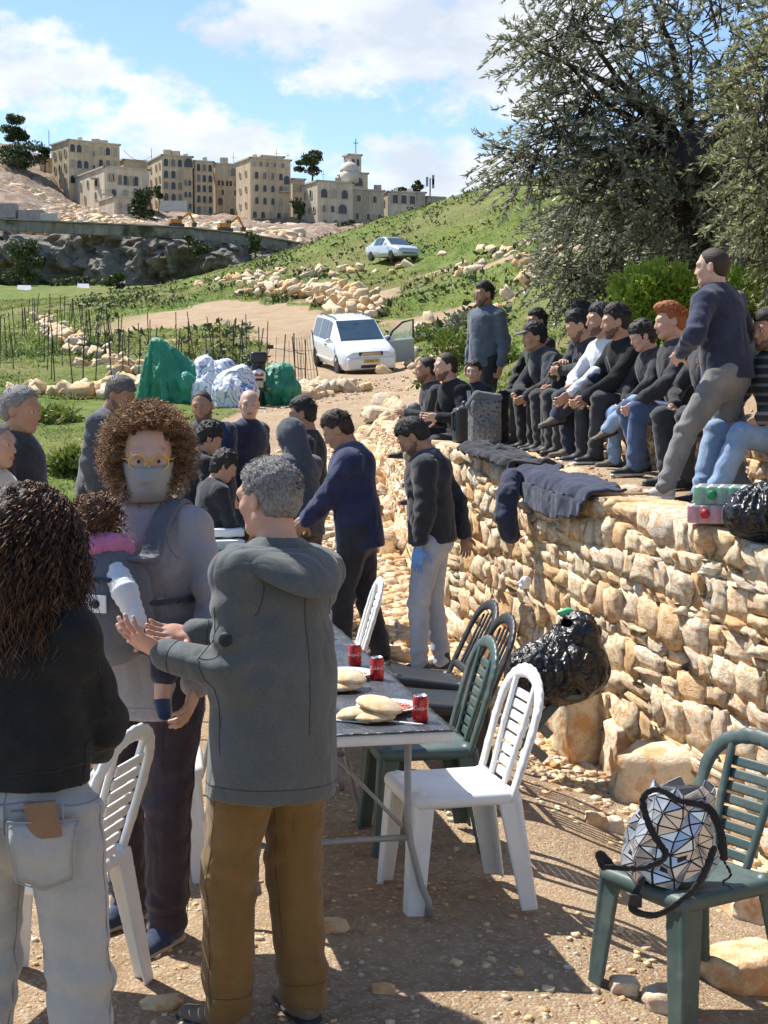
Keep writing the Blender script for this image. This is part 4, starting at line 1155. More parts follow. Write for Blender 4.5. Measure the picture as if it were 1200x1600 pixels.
def balcony(root, px, py, Y, w):
    p = at(px, py, Y) - root.location; b = MB().box(p, (w, 1.0, .15)).build('balcony', ROOF_F, root); rl = MB()
    for i in range(7): rl.bar(p + Vector((-w + i * w / 3, -.9, .1)), p + Vector((-w + i * w / 3, -.9, 1.1)), .06)
    rl.bar(p + Vector((-w, -.9, 1.1)), p + Vector((w, -.9, 1.1)), .08); rl.build('railing', m_plain('dark_iron', (.06, .06, .06), .6), b)
balcony(R2, 168, 304, 417, 1.4); balcony(R2, 190, 305, 424, 2.0); balcony(R2, 150, 279, 425, 1.4); balcony(R5, 446, 300, 434, 1.3)
R9 = bld('ruined tan stone wall left of the monastery below the pine', 70, 300, 455)
block(R9, 'wall', 60, 62, 90, 248, 300, 455, WALLG, 20, rows([.5], [.4], 1.2, 1.6, False))
def pole(label, px, y0, y1, Y, r=.12, cat='mast', arms=0):
    a = at(px, y0, Y); b = at(px, y1, Y); root = empty('mast', tuple(a), 0, label, cat); mb = MB()
    mb.tube([(0, 0, -2), (0, 0, b.z - a.z)], r, 6); mb.build('pole', m_plain('dark_iron', (.06, .06, .06), .6), root)
    if arms:
        ab = MB()
        for i in range(arms): ab.box((((-1) ** i) * .9, -.2, (b.z - a.z) * (.72 + .09 * i)), (.35, .2, 1.4))
        ab.build('antenna', m_plain('antenna_grey', (.25, .27, .30), .6), root)
pole('phone mast with grey antennas above the houses on the hill', 672, 310, 278, 460, .2, arms=3)
pole('thin mast on the roof between the left and middle monastery blocks', 237, 262, 232, 455, .08)
pole('bare pole beside the pine at the left end of the hill', 77, 250, 204, 450, .1)
wire = MB(); _a = at(193, 234, 452); _b = at(237, 243, 455)
wire.tube([_a.lerp(_b, t) - Vector((0, 0, 2.2 * 4 * t * (1 - t))) - _a for t in [i / 8 for i in range(9)]], .07, 4)
_w = wire.build('overhead_cable', m_plain('dark_iron', (.06, .06, .06), .6)); _w.location = _a; tag(_w, 'sagging cable between the left and middle monastery blocks', 'cable')
def far_tree(label, px, py, Y, rx, ry, ybase, n, seed, mat=DARKW, lobes=6, name='pine_tree', lf=1.35):
    n = int(n * 1.7); lobes += 6
    R = np.random.RandomState(seed); c = at(px, py, Y); s = Y / FPX; b = at(px, ybase, Y)
    root = empty(name, tuple(b), 0, label, 'tree'); C = []
    for i in range(lobes):
        a = R.uniform(0, 6.28); q = np.array([cos(a) * rx * .68 * R.uniform(.2, 1.1), sin(a) * rx * .55, R.uniform(-.75, .75) * ry]) * s
        d = rand_dirs(n // lobes, R); rr = R.uniform(.2, 1.15, len(d)) ** .6
        C.append(q + d * rr[:, None] * np.array([rx * .42, rx * .42, ry * .30]) * s * R.uniform(.6, 1.2))
    C = np.concatenate(C) + np.array([0, 0, c.z - b.z]); m = len(C)
    ln = R.uniform(.5, 1.1, m) * lf * s * 5
    me = leaf_mesh(C, R.normal(size=(m, 3)) + np.array([0, 0, .3]), rand_dirs(m, R), ln, ln * .45, np.clip(R.normal(size=m) * .2 + .42, 0, 1), 'crown', mat)
    link(bpy.data.objects.new('crown', me), root)
    mb = MB(); H = c.z - b.z
    mb.tube([(0, 0, -1.5), (.1 * rx * s, 0, H * .5), (0, 0, H)], [.05 * rx * s + .12, .04 * rx * s + .08, .05], 6)
    for i in range(4):
        a = i * 1.7; mb.tube([(0, 0, H * .55), (cos(a) * rx * s * .5, sin(a) * rx * s * .5, H + ry * s * .15)], [.1, .04], 5)
    mb.build('trunk', BARK, root); return root
far_tree('dark umbrella pine on the skyline at the far left', 28, 200, 445, 27, 20, 258, 1500, 1)
far_tree('dark trees massed below the skyline pine at the left', 25, 240, 440, 45, 22, 275, 1600, 2, name='dark_tree')
far_tree('small dark tree left of the ruined wall', 70, 240, 446, 12, 12, 262, 500, 3, name='dark_tree')
far_tree('dark green tree on the rubble before the middle monastery block', 224, 318, 400, 24, 24, 352, 1300, 4, name='dark_tree')
far_tree('bushy tree beside the middle block above the white hoarding', 248, 302, 420, 7, 12, 325, 400, 14, name='dark_tree')
far_tree('dark spreading pine between the square block and the church', 486, 253, 470, 26, 17, 300, 1500, 5)
far_tree('dark round tree behind the houses at the right of the church', 626, 300, 470, 14, 8, 318, 500, 6, name='dark_tree')
far_tree('dark conical tree by the phone mast', 653, 290, 470, 10, 12, 312, 500, 7)
far_tree('dark creeper mass against the church wall', 540, 352, 415, 18, 9, 366, 500, 8, name='dark_tree')
far_tree('dark creeper on the terrace between block and church', 467, 328, 425, 13, 16, 350, 500, 15, name='dark_tree')
far_tree('leafy green tree at the cliff foot on the left', 42, 410, 262, 34, 36, 462, 2200, 9, m_leaf('valley_leaf', [(0, (.03, .045, .015)), (.5, (.07, .095, .03)), (1, (.14, .16, .06))], .6, .1), 8, 'valley_tree')
far_tree('round grey-green tree below the cliff left of the road bend', 182, 443, 240, 21, 17, 462, 900, 10, MATS['valley_leaf'], 5, 'valley_tree')
far_tree('bush on the cliff edge below the yellow digger', 398, 376, 285, 16, 18, 395, 700, 11, MATS['valley_leaf'], 5, 'cliff_bush')
far_tree('small bush on the cliff top left of the cliff edge bush', 294, 374, 288, 8, 9, 384, 300, 12, MATS['valley_leaf'], 4, 'cliff_bush')
far_tree('dark thicket at the cliff foot left of the round tree', 120, 445, 270, 40, 14, 458, 900, 13, DARKW, 7, 'dark_tree')
far_tree('dark shrubs hanging on the cliff face in the middle', 315, 390, 286, 16, 14, 405, 500, 16, DARKW, 5, 'cliff_bush')
# building site: digger, hoarding, cabin, tents
def digger(px, py, Y, label, flip=1):
    s = 1.0; p = at(px, py, Y); r = empty('excavator', tuple(p), .5 * flip, label, 'excavator'); r.scale = (.72, .72, .72)
    ye = m_plain('excavator_yellow', (.40, .20, .05), .8, .35, 1.5, .1); dk = m_plain('machine_black', (.05, .05, .05), .7, .2, 2, .1)
    for k in (-1, 1): MB().box((0, k * 1.1, .5), (2.0, .35, .5)).build('track', dk, r, bevel=.2)
    MB().box((-.4, 0, 1.7), (1.7, 1.2, .65)).build('body', ye, r, bevel=.15)
    c = MB().box((.7, -.5, 2.5), (.7, .6, .8)).build('cab', ye, r, bevel=.1); MB().box((.72, -.5, 2.7), (.72, .62, .4)).build('glass', GLASS_D, c)
    MB().bar((1 * flip, .3, 2), (4 * flip, .3, 4.5), .5, .6).build('boom', ye, r); MB().bar((4 * flip, .3, 4.6), (5.8 * flip, .3, 1.6), .4, .5).build('stick', ye, r)
    MB().box((5.7 * flip, .3, 1.0), (.5, .6, .6), taper=1.3).build('bucket', dk, r)
digger(352, 362, 320, 'orange yellow excavator working on the rubble at the cliff edge')
digger(276, 355, 330, 'tan excavator before the middle monastery block', 1)
hb = MB().box((0, 0, 0), (3.6, .3, 1.4)).build('hoarding', m_plain('white_sheet_metal', (.45, .44, .41), .6, .1, 1, .1)); hb.location = at(271, 322, 415); tag(hb, 'white site hoarding panel at the foot of the middle block', 'panel')
hb = MB().box((0, 0, 0), (1.6, .4, .9)).build('hoarding', MATS['white_sheet_metal'], bevel=.05); hb.location = at(77, 341, 300); tag(hb, 'pale grey water tank above the cliff wall on the left', 'tank')
def tent(label, px, py, Y, w):
    p = at(px, py, Y); r = empty('tent', tuple(p), .3, label, 'tent'); MB().add([(-w, -w, 0), (w, -w, 0), (w, w, 0), (-w, w, 0), (-w, 0, w), (w, 0, w)], [(0, 1, 5, 4), (2, 3, 4, 5), (3, 0, 4), (1, 2, 5)]).build('canopy', m_plain('white_canvas', (.7, .7, .7), .8, .1, 1, .1), r)
    for x in (-w, w):
        for y in (-w, w): MB().tube([(x, y, 0), (x, y, -1.5)], .06, 5).build('pole', MATS['dark_iron'], r)
tent('small white tent below the cliff at the far left', 38, 456, 236, 1.0); tent('white awning at the cliff foot right of the tent', 130, 452, 250, .9)
for i, (px, py, yb_) in enumerate([(8, 320, 345), (50, 330, 345)]):
    hb = MB().box((0, 0, 0), (2.4, 1.5, 1.4)).build('site_cabin', m_plain('cabin_grey', (.24, .24, .24), .7, .2, 1, .1), bevel=.05); hb.location = at(px, py + 10, 310); tag(hb, ['grey site cabin at the far left above the cliff', 'grey site shed among bushes above the cliff'][i], 'cabin')
# ================================================================== PEOPLE
EYE_W = m_plain('eye_white', (.62, .58, .54), .25, .05, 30, 0); EYE_D = m_plain('iris_dark', (.03, .02, .015), .15, .1, 30, 0)
LIPS = m_skin('lips', (.42, .20, .16))
SKIN_A = m_skin('skin_tan', (.50, .31, .21)); SKIN_B = m_skin('skin_olive', (.42, .25, .16)); SKIN_C = m_skin('skin_fair', (.60, .40, .30)); SKIN_D = m_skin('skin_brown', (.33, .19, .12))
HAIR_K = m_hair('hair_black', (.010, .009, .008), (.035, .03, .026)); HAIR_BR = m_hair('hair_dark_brown', (.018, .011, .007), (.06, .036, .022))
HAIR_GR = m_hair('hair_grey', (.10, .095, .09), (.34, .32, .30), scale=220); HAIR_GR2 = m_hair('hair_silver', (.30, .29, .28), (.50, .49, .47)); HAIR_GR3 = m_hair('hair_iron', (.05, .048, .046), (.10, .095, .09)); HAIR_RED = m_hair('hair_red', (.20, .05, .015), (.45, .14, .04))
def npv(v): return np.array(v, float)
def nrm(v): v = npv(v); return v / (np.linalg.norm(v) + 1e-9)
def ik(a, t, l1, l2, pole):
    a = npv(a); t = npv(t); d = t - a; L = np.linalg.norm(d); u = d / (L + 1e-9)
    if L > l1 + l2 - .004: L = l1 + l2 - .004; t = a + u * L
    if L < abs(l1 - l2) + .02: L = abs(l1 - l2) + .02; t = a + u * L
    x = (l1 * l1 - l2 * l2 + L * L) / (2 * L); h = math.sqrt(max(l1 * l1 - x * x, 0))
    p = npv(pole); p = p - u * (p @ u); p = nrm(p)
    return a + u * x + p * h, t
def rot3(yaw, pitch, roll=0):
    "columns right, forward, up; yaw>0 turns to the right, pitch>0 looks up (degrees)"
    M = Matrix.Rotation(-radians(yaw), 3, 'Z') @ Matrix.Rotation(radians(pitch), 3, 'X') @ Matrix.Rotation(radians(roll), 3, 'Y')
    return np.array(M)
def wrinkle(amp, scale, seed, centers=(), cr=.12, camp=.012, stretch=(1, 1, .6)):
    C = [npv(c) for c in centers]
    def fn(co):
        P = co * np.array(stretch)
        w = vnoise(P, scale, seed) * .6 + (1 - 2 * np.abs(vnoise(P, scale * 1.7, seed + 3))) * .55
        d = amp * w
        for c in C:
            g = np.exp(-((co - c) ** 2).sum(1) / (cr * cr))
            q = np.sin((co - c) @ np.array([14., 9., 62.]) + 2.5 * vnoise(co, 9, seed + 5)) 
            d = d + camp * g * q
        return d
    return fn
from mathutils.bvhtree import BVHTree
def seam(ob, pts, name='seam', mat=None, r=.0016, off=.0, sides=5, maxd=.12):
    "thin raised line following the surface of a garment"
    me = ob.data; bv = BVHTree.FromPolygons([v.co for v in me.vertices], [tuple(p.vertices) for p in me.polygons])
    out = []
    P = [Vector(p) for p in pts]
    for a, b in zip(P, P[1:]):
        for i in range(6):
            h = bv.find_nearest(a.lerp(b, i / 6))
            if h[0] is not None: out.append(h[0] + h[1] * off)
    h = bv.find_nearest(P[-1]); out.append(h[0] + h[1] * off)
    mb = MB(); mb.tube(out, r, sides); return mb.build(name, mat, ob, True)
def ring_pts(c, u, v, ru, rv, n=20, a0=0, a1=2 * pi): return [npv(c) + npv(u) * ru * cos(a0 + (a1 - a0) * i / n) + npv(v) * rv * sin(a0 + (a1 - a0) * i / n) for i in range(n + 1)]
def add_hand(S, W, D, N, T, sc=1.0, curl=.5, spread=.12, thumb=.5, grip=0):
    "hand at wrist W; D fingers, N palm normal, T thumb side"
    W, D, N, T = npv(W), nrm(D), nrm(N), nrm(T)
    M = np.stack([T, D, N], 1)
    S.cone(W - D * .05 * sc, W + D * .012 * sc, .027 * sc, .025 * sc, .012, N, 1.25)
    S.ell(W + D * .05 * sc, np.array([.042, .056, .018]) * sc, M, .014)
    S.ell(W + D * .032 * sc + T * .026 * sc + N * .006 * sc, np.array([.02, .032, .017]) * sc, M, .012)
    for i, (o, ln, r) in enumerate(((.031, .076, .0092), (.0105, .085, .0095), (-.0105, .079, .0092), (-.031, .062, .0082))):
        p = W + (D * .090 + T * o - D * abs(o - .0) * .18) * sc
        d = nrm(D + T * (o * spread * 30)); ang = 0
        for j, f in enumerate((.45, .30, .25)):
            ang += curl * (.55 if j == 0 else .75) * (1 + .12 * i)
            dd = d * cos(ang) + N * sin(ang); q = p + dd * ln * f * sc
            S.cone(p, q, r * sc * (1 - .08 * j), r * sc * (.92 - .08 * j), .006); p = q
    p = W + (D * .026 + T * .034 + N * .006) * sc
    for j, (f, r) in enumerate(((.038, .0115), (.030, .0105), (.026, .0092))):
        dd = nrm(T * (.85 - .35 * j * thumb) + D * (.55 + .2 * j) + N * (.25 + .55 * thumb * (.5 + .5 * j)))
        q = p + dd * f * sc; S.cone(p, q, r * sc, r * sc * .92, .008); p = q

def curly(J, name, n, root_fn, length, curl_r, turns, mats, seed, thick=.0016, droop=.6, segs=22, out=.6, sides=3):
    "hair as many separate curled strands"
    R = np.random.RandomState(seed); Hm, hc, hk = J['Hm'], J['hc'], J['hk']
    t = np.linspace(0, 1, segs)
    rt_ = [root_fn(R) for _ in range(n)]
    p0 = np.array([a for a, b in rt_]); d0 = np.array([b for a, b in rt_]); L = np.array([length(R, a) for a, b in rt_])[:, None, None]
    tr = turns * R.uniform(.7, 1.3, (n, 1)); ph = R.uniform(0, 6.28, (n, 1)); cr = curl_r * R.uniform(.6, 1.3, (n, 1))
    d0 = d0 + R.normal(size=(n, 3)) * .22; d0 /= np.linalg.norm(d0, axis=1, keepdims=True)
    g = np.array([0, 0, -1.0])
    def unit(a): return a / (np.sqrt((a * a).sum(-1, keepdims=True)) + 1e-9)
    def frame(path, ref):
        ax = unit(np.gradient(path, axis=1)); u = unit(np.cross(ax, np.array(ref))); return ax, u, np.cross(ax, u)
    path = p0[:, None] + d0[:, None] * (np.sin(np.minimum(t * 1.15, 1) * pi / 2) * out)[None, :, None] * L + g * (droop * t ** 1.6)[None, :, None] * L
    ax, u, w = frame(path, (.3, .9, .2))
    amp = cr * np.minimum(1, t * 4)[None]; a = ph + t[None] * tr * 2 * pi
    path = path + u * (amp * np.cos(a))[..., None] + w * (amp * np.sin(a))[..., None]
    ax, u, w = frame(path, (.2, .3, .93))
    th = (thick * (1 - .6 * t))[None] * R.uniform(.7, 1.5, (n, 1))
    rl = R.uniform(0, 6.28, (n, 1))[..., None]; sv = (u * np.cos(rl) + w * np.sin(rl)) * th[..., None] * 1.25      # flat ribbons turned at random
    V = np.stack([path - sv, path + sv], 2).reshape(-1, 3)
    ii = np.arange(segs - 1) * 2
    q = np.stack([ii, ii + 1, ii + 3, ii + 2], -1)
    F = (q[None] + (np.arange(n) * segs * 2)[:, None, None]).reshape(-1, 4)
    return np_obj(name, V, F, mats, J['root'], True, np.repeat(R.randint(len(mats), size=n), len(q)))

PEOPLE = []
def person(label, X, Y, phi, h=1.75, z=None, w=1.0, pelvis=(0, 0, .94), lean=(3, 0), twist=0, head=(0, 0, 0), hl=None, hr=None, el=(-.6, -.7, -.3), er=(.6, -.7, -.3),
           fl=(-.10, .02, .075), fr=(.10, -.02, .075), fyl=-8, fyr=8, kl=None, kr=None, hand_l=None, hand_r=None,
           skin=SKIN_A, top=None, fit=.022, hem=.16, hood=None, sleeve='long', collar=True, bottom=None, bfit=.020, shoe=None, sole=None, hair='short', hmat=HAIR_K, beard=None, brow=None,
           vox=.0215, hvox=.0088, seed=1, belly=0.0, eyes=True, fem=False, legs=True, glove=None, cuff=.93, name='person', zip_=None, hs=1.06, grp=None, bhem=.10, face=True, tor=1.0):
    k = h / 1.75
    if z is None: z = g1(X, Y)
    root = empty(name, (X, Y, z), -radians(phi), label, 'person' if name == 'person' else name, grp)
    J = {}; tp = tr = None
    pel = npv(pelvis) * k
    Rt = np.array(Matrix.Rotation(-radians(lean[0]), 3, 'X') @ Matrix.Rotation(radians(lean[1]), 3, 'Y'))
    up = Rt @ npv((0, 0, 1)); fwd = Rt @ npv((0, 1, 0))
    Rtw = np.array(Matrix.Rotation(-radians(twist), 3, Vector(up)))
    fwdc = Rtw @ fwd; rt = np.cross(fwdc, up)
    kt = k * tor; waist = pel + up * .16 * kt; chest = pel + up * .36 * kt; nb = pel + up * .535 * kt - fwdc * .012 * k
    SW = (.148 if fem else .166) * w * k
    sh = {s: pel + up * .462 * kt + rt * SW * s - fwdc * .01 * k for s in (-1, 1)}
    hp = {s: pel + npv((.092 * s * k * (1.05 if fem else 1), 0, -.02 * k)) for s in (-1, 1)}
    UA, FA, TH, SHN = .290 * k, .255 * k, .435 * k, .415 * k
    hl_ = npv(hl) * k if hl is not None else sh[-1] + npv((-.07 * k, .03 * k, -.53 * k)); hr_ = npv(hr) * k if hr is not None else sh[1] + npv((.07 * k, .03 * k, -.53 * k))
    elb = {}; wr = {}
    elb[-1], wr[-1] = ik(sh[-1], hl_, UA, FA, el); elb[1], wr[1] = ik(sh[1], hr_, UA, FA, er)
    kn = {}; an = {}
    kn[-1], an[-1] = ik(hp[-1], npv(fl) * k, TH, SHN, kl or (-.15, 1, .25)); kn[1], an[1] = ik(hp[1], npv(fr) * k, TH, SHN, kr or (.15, 1, .25))
    # ---- head frame
    Hm = rot3(*head); hc = nb + npv((0, .012, .0)) * k + up * .035 * k + Hm @ npv((0, .022, .125)) * k
    hk = k * hs
    def hp_(x, y, zz): return hc + Hm @ (npv((x, y, zz)) * hk)
    hR, hF, hU = Hm[:, 0], Hm[:, 1], Hm[:, 2]
    mats_body = [skin, LIPS]
    # ---- body: torso, limbs (coarse), head and hands (fine) in one mesh
    B = SDF()
    B.cone(pel, chest, .115 * k, .125 * k, .03, fwdc, 1.35); B.cone(chest, nb - up * .05 * k, .11 * k, .055 * k, .03, fwdc, 1.45)
    for s in (-1, 1):
        B.cone(nb - up * .06 * k, sh[s], .05 * k, .05 * k, .03); B.cone(sh[s], elb[s], .045 * k * w, .036 * k * w, .02); B.cone(elb[s], wr[s], .036 * k * w, .024 * k, .02)
        if legs: B.cone(hp[s], kn[s], .075 * k, .05 * k, .03); B.cone(kn[s], an[s], .048 * k, .032 * k, .02); B.cone(an[s], an[s] - npv((0, 0, .03 * k)), .03 * k, .028 * k, .02)
    Vs, Fs, MI = [], [], []; off = 0
    def push(V, F, mi):
        nonlocal off
        Vs.append(V); Fs.append(F + off); MI.append(mi); off += len(V)
    V, F = B.mesh(.034 if vox > .012 else .022); push(V, F, np.zeros(len(F), int))
    Hd = SDF(); M3 = Hm
    Hd.ell(hp_(0, -.014, .034), npv((.0765, .097, .088)) * hk, M3, .02)
    Hd.ell(hp_(0, .026, -.030), npv((.060, .066, .084)) * hk, M3, .03)
    Hd.ell(hp_(0, .058, -.092), npv((.026, .026, .022)) * hk, M3, .022)
    for s in (-1, 1):
        Hd.cone(hp_(.050 * s, -.005, -.055), hp_(.022 * s, .058, -.092), .020 * hk, .018 * hk, .02)
        Hd.ell(hp_(.037 * s, .058, -.022), npv((.024, .022, .022)) * hk, M3, .02)
    if face:
        Hd.cone(hp_(-.040, .074, .024), hp_(.040, .074, .024), .016 * hk, None, .018)
        for s in (-1, 1): Hd.ell(hp_(.031 * s, .098, .004), npv((.019, .017, .013)) * hk, M3, .010, 's')
        Hd.cone(hp_(0, .086, .010), hp_(0, .1035, -.030), .0080 * hk, .0105 * hk, .012)
        for s in (-1, 1): Hd.ell(hp_(.011 * s, .0955, -.034), npv((.0075, .009, .0075)) * hk, M3, .008)
        Hd.ell(hp_(0, .088, -.058), npv((.023, .010, .0065)) * hk, M3, .006); Hd.ell(hp_(0, .087, -.069), npv((.020, .010, .0070)) * hk, M3, .006)
        Hd.ell(hp_(0, .100, -.0635), npv((.024, .006, .0018)) * hk, M3, .003, 's')
    for s in (-1, 1):
        Re = M3 @ np.array(Matrix.Rotation(radians(18 * s), 3, 'Z'))
        Hd.ell(hp_(.079 * s, -.008, -.004), npv((.010, .021, .033)) * hk, Re, .006)
        Hd.ell(hp_(.088 * s, .0, -.002), npv((.006, .012, .020)) * hk, Re, .005, 's')
    Hd.cone(hp_(0, -.022, -.05), nb - up * .035 * k - fwdc * .004, .056 * hk * (.9 if fem else 1), .066 * k * (.9 if fem else 1), .03)
    Hd.cone(nb - up * .03 * k, nb - up * .09 * k + fwdc * .02 * k, .066 * k, .09 * k, .04)
    V, F = Hd.mesh(hvox * k)
    c = V[F].mean(1); lc = (c - hc) @ Hm / hk
    mi = ((np.abs(lc[:, 0]) < .024) & (lc[:, 1] > .078) & (lc[:, 2] < -.0535) & (lc[:, 2] > -.0755)).astype(int) if face else np.zeros(len(F), int)
    push(V, F, mi)
    for s, hd, hh in ((-1, hand_l, wr[-1]), (1, hand_r, wr[1])):
        fd = nrm(wr[s] - elb[s]); hd = hd or {}
        D = nrm(npv(hd['D'])) if 'D' in hd else nrm(fd + npv((0, .15, -.1)))
        N = npv(hd.get('N', (-s * 1.0, .25, 0))); N = nrm(N - D * (N @ D)); T = np.cross(D, N) * s * -1
        if 'T' in hd and (np.cross(D, N) @ npv(hd['T'])) * (T @ np.cross(D, N)) < 0: T = -T
        S = SDF(); add_hand(S, wr[s], D, N, T, k * .98, hd.get('curl', .45), hd.get('spread', .10), hd.get('thumb', .5))
        J[('hand', s)] = (wr[s], D, N, T)
        if glove and s in glove: 
            g = S.obj('glove', .0055 * k, glove[s], root)
        else:
            V, F = S.mesh(.0070 * k if vox > .012 else .0042 * k); push(V, F, np.zeros(len(F), int))
    body = np_obj('body', np.concatenate(Vs), np.concatenate(Fs), mats_body, root, True, np.concatenate(MI))
    # ---- trousers
    if bottom is not None and legs:
        T_ = SDF(); f = bfit
        T_.cone(pel + npv((0, 0, .10 * k)), pel + npv((0, 0, -.02 * k)), (.118 + f) * k * w, (.135 + f) * k * w * (1.04 if fem else 1), .03, fwd, 1.28)
        T_.ell(pel + npv((0, -.055, -.03)) * k, npv((.135, .085, .10)) * k * w, None, .04)
        for s in (-1, 1):
            T_.cone(hp[s] + npv((0, 0, -.01)), kn[s], (.086 + f * .7) * k * w, (.056 + f * .8) * k, .035)
            e = nrm(an[s] - kn[s]); end = an[s] + e * .0
            T_.cone(kn[s], end, (.057 + f * .8) * k, (.043 + f * .9) * k, .02)
            if bhem: pass
        tr = T_.obj('trousers', vox * .95, bottom, root, wrinkle(.006, 9, seed + 40, [kn[-1], kn[1], an[-1] + npv((0, 0, .06)), an[1] + npv((0, 0, .06)), hp[-1], hp[1]], .12, .008))
    # ---- shoes
    if shoe is not None and legs:
        for s, fy in ((-1, fyl), (1, fyr)):
            sd = nrm(an[s] - kn[s])
            pitch = 0
            Rf = rot3(*fy) if isinstance(fy, (tuple, list)) else rot3(fy, 0)
            a = an[s]; o = lambda x, y, zz: a + Rf @ (npv((x, y, zz)) * k)
            S = SDF()
            S.cone(o(0, -.035, -.035), o(0, .06, -.038), .040 * k, .040 * k, .02, Rf[:, 2], 1.0); S.cone(o(0, .05, -.045), o(0, .155, -.052), .043 * k, .034 * k, .02, Rf[:, 2], 1.35)
            S.cone(o(0, -.02, -.02), o(0, -.015, .035), .042 * k, .044 * k, .02)
            S.plane(o(0, 0, -.073), -Rf[:, 2])
            sh_ = S.obj('shoe', (.010 if vox < .012 else .014) * k, shoe, root)
            S2 = SDF()
            S2.cone(o(0, -.035, -.066), o(0, .06, -.066), .046 * k, .046 * k, .02, Rf[:, 2], 3.2); S2.cone(o(0, .06, -.066), o(0, .160, -.066), .046 * k, .038 * k, .02, Rf[:, 2], 3.0)
            S2.obj('sole', (.009 if vox < .012 else .012) * k, sole or MATS['rubber_black'], sh_)
    # ---- top
    if top is not None:
        T_ = SDF(); f = fit; cw = (.90 if fem else 1.0) * w
        hemp = pel + up * (.10 - hem) * k
        T_.cone(pel + up * (.10 - hem - .05) * k, waist, (.150 + f + belly * .5) * k * w, (.136 + f + belly * .5) * k * w, .05, fwdc, 1.16)
        T_.cone(waist, chest + up * .04 * k, (.136 + f + belly * .5) * k * w, (.150 + f) * k * cw, .05, fwdc, 1.28)
        T_.ell(chest + fwdc * .03 * k, npv((.135, .095, .12)) * k * cw + f, np.stack([rt, fwdc, up], 1), .05)
        if fem:
            for s in (-1, 1): T_.ell(chest + fwdc * .085 * k + rt * .07 * s * k - up * .02 * k, npv((.07, .06, .07)) * k, None, .05)
        if belly: T_.ell(waist + fwdc * .06 * k, npv((.14, .10 + belly, .14)) * k, np.stack([rt, fwdc, up], 1), .06)
        for s in (-1, 1):
            T_.cone(nb - up * .032 * k, sh[s] + up * .004 * k, (.044 + f * .6) * k, (.044 + f * .75) * k * cw, .05)
            T_.cone(chest + up * .02 * k + rt * .08 * s * k, sh[s], .08 * k, .055 * k, .05)
            if sleeve == 'long':
                T_.cone(sh[s], elb[s], (.050 + f * .75) * k * cw, (.041 + f * .8) * k * cw, .03); T_.cone(elb[s], elb[s] + (wr[s] - elb[s]) * cuff, (.042 + f * .8) * k * cw, (.031 + f * .6) * k, .02)
            else:
                T_.cone(sh[s], sh[s] + (elb[s] - sh[s]) * .62, (.054 + f) * k * cw, (.056 + f) * k * cw, .03)
        if collar: 
            for i in range(14):
                a = i / 14 * 2 * pi; a2 = (i + 1) / 14 * 2 * pi
                cc = nb + up * .010 * k + fwdc * .008 * k
                f_ = lambda t: cc + (rt * cos(t) * .070 + fwdc * sin(t) * .068 - up * max(0, sin(t)) * .045) * k
                T_.cone(f_(a), f_(a2), .015 * k, None, .012, up, .62)
        if hood == 'down':
            for i in range(9):
                t0 = -pi * .02 - pi * .96 * i / 9; t1 = -pi * .02 - pi * .96 * (i + 1) / 9
                cc = nb - up * .02 * k
                f_ = lambda t: cc + (rt * cos(t) * .098 + fwdc * (sin(t) * .115 + .015) - up * (.085 * max(0, -sin(t)) ** 1.4)) * k
                T_.cone(f_(t0), f_(t1), .034 * k, None, .025)
            T_.ell(nb - up * .10 * k - fwdc * .105 * k, npv((.10, .045, .085)) * k, np.stack([rt, fwdc, up], 1), .03)
        T_.plane(hemp, -up)
        tp = T_.obj('top', vox, top, root, wrinkle(.006, 8, seed + 7, [elb[-1], elb[1], elb[-1] * .5 + wr[-1] * .5, elb[1] * .5 + wr[1] * .5, waist - fwdc * .02, sh[1] - up * .1, sh[-1] - up * .1], .11, .008))
        if zip_ is not None:
            mb = MB(); q = (.136 + f) / 1.26 + belly
            mb.tube([chest + up * (.12 - .04 * i) * k + fwdc * (.045 + q * .86) * k for i in range(5)], .004, 5); mb.build('zip', zip_, tp)
        if hood == 'up':
            S = SDF(); S.ell(hp_(0, -.03, .03), npv((.105, .12, .118)) * hk, M3, .03); S.cone(hp_(0, -.05, -.03), nb - fwdc * .02 * k, .10 * k, .11 * k, .04)
            S.ell(hp_(0, .11, -.01), npv((.062, .09, .10)) * hk, M3, .01, 's')
            S.obj('hood', vox * .8, top, root, wrinkle(.004, 16, seed))
    # ---- hair, brows, eyes, beard
    def shell(nm, grow, mat, keep, vox_=None, disp=None, extra=()):
        S = SDF(); S.ell(hp_(0, -.014 + grow * .0, .034), npv((.0765 + grow, .097 + grow, .088 + grow * 1.2)) * hk, M3, .02)
        for c_, r_ in extra: S.ell(hp_(*c_), npv(r_) * hk, M3, .02)
        for p_, n_ in keep: S.plane(hp_(*p_), Hm @ npv(n_))
        return S.obj(nm, vox_ or hvox * k, mat, root, disp)
    HL = [((0, .072, .070), (0, .62, -.78))]
    if hair in ('short', 'grey', 'buzz', 'fade', 'quiff'):
        g = {'short': .010, 'grey': .011, 'buzz': .0035, 'fade': .004, 'quiff': .006}[hair]
        nz = None if hair in ('buzz',) else (lambda co: .0035 * vnoise(co, 75, seed) + .003 * vnoise(co, 38, seed + 2))
        S = SDF(); S.ell(hp_(0, -.014, .034), npv((.0765 + g, .097 + g, .088 + g)) * hk, M3, .02)
        S.ell(hp_(0, -.045, -.010), npv((.066 + g, .058 + g, .070)) * hk, M3, .02)
        S.plane(hp_(0, .062, .072), Hm @ npv((0, .80, -.6))) if hair != 'buzz' else S.plane(hp_(0, .058, .085), Hm @ npv((0, .85, -.5)))
        for s in (-1, 1): 
            S.ell(hp_(.085 * s, .010, -.030), npv((.03, .045, .045)) * hk, M3, .008, 's'); S.ell(hp_(.07 * s, .085, .0), npv((.05, .055, .075)) * hk, M3, .008, 's')
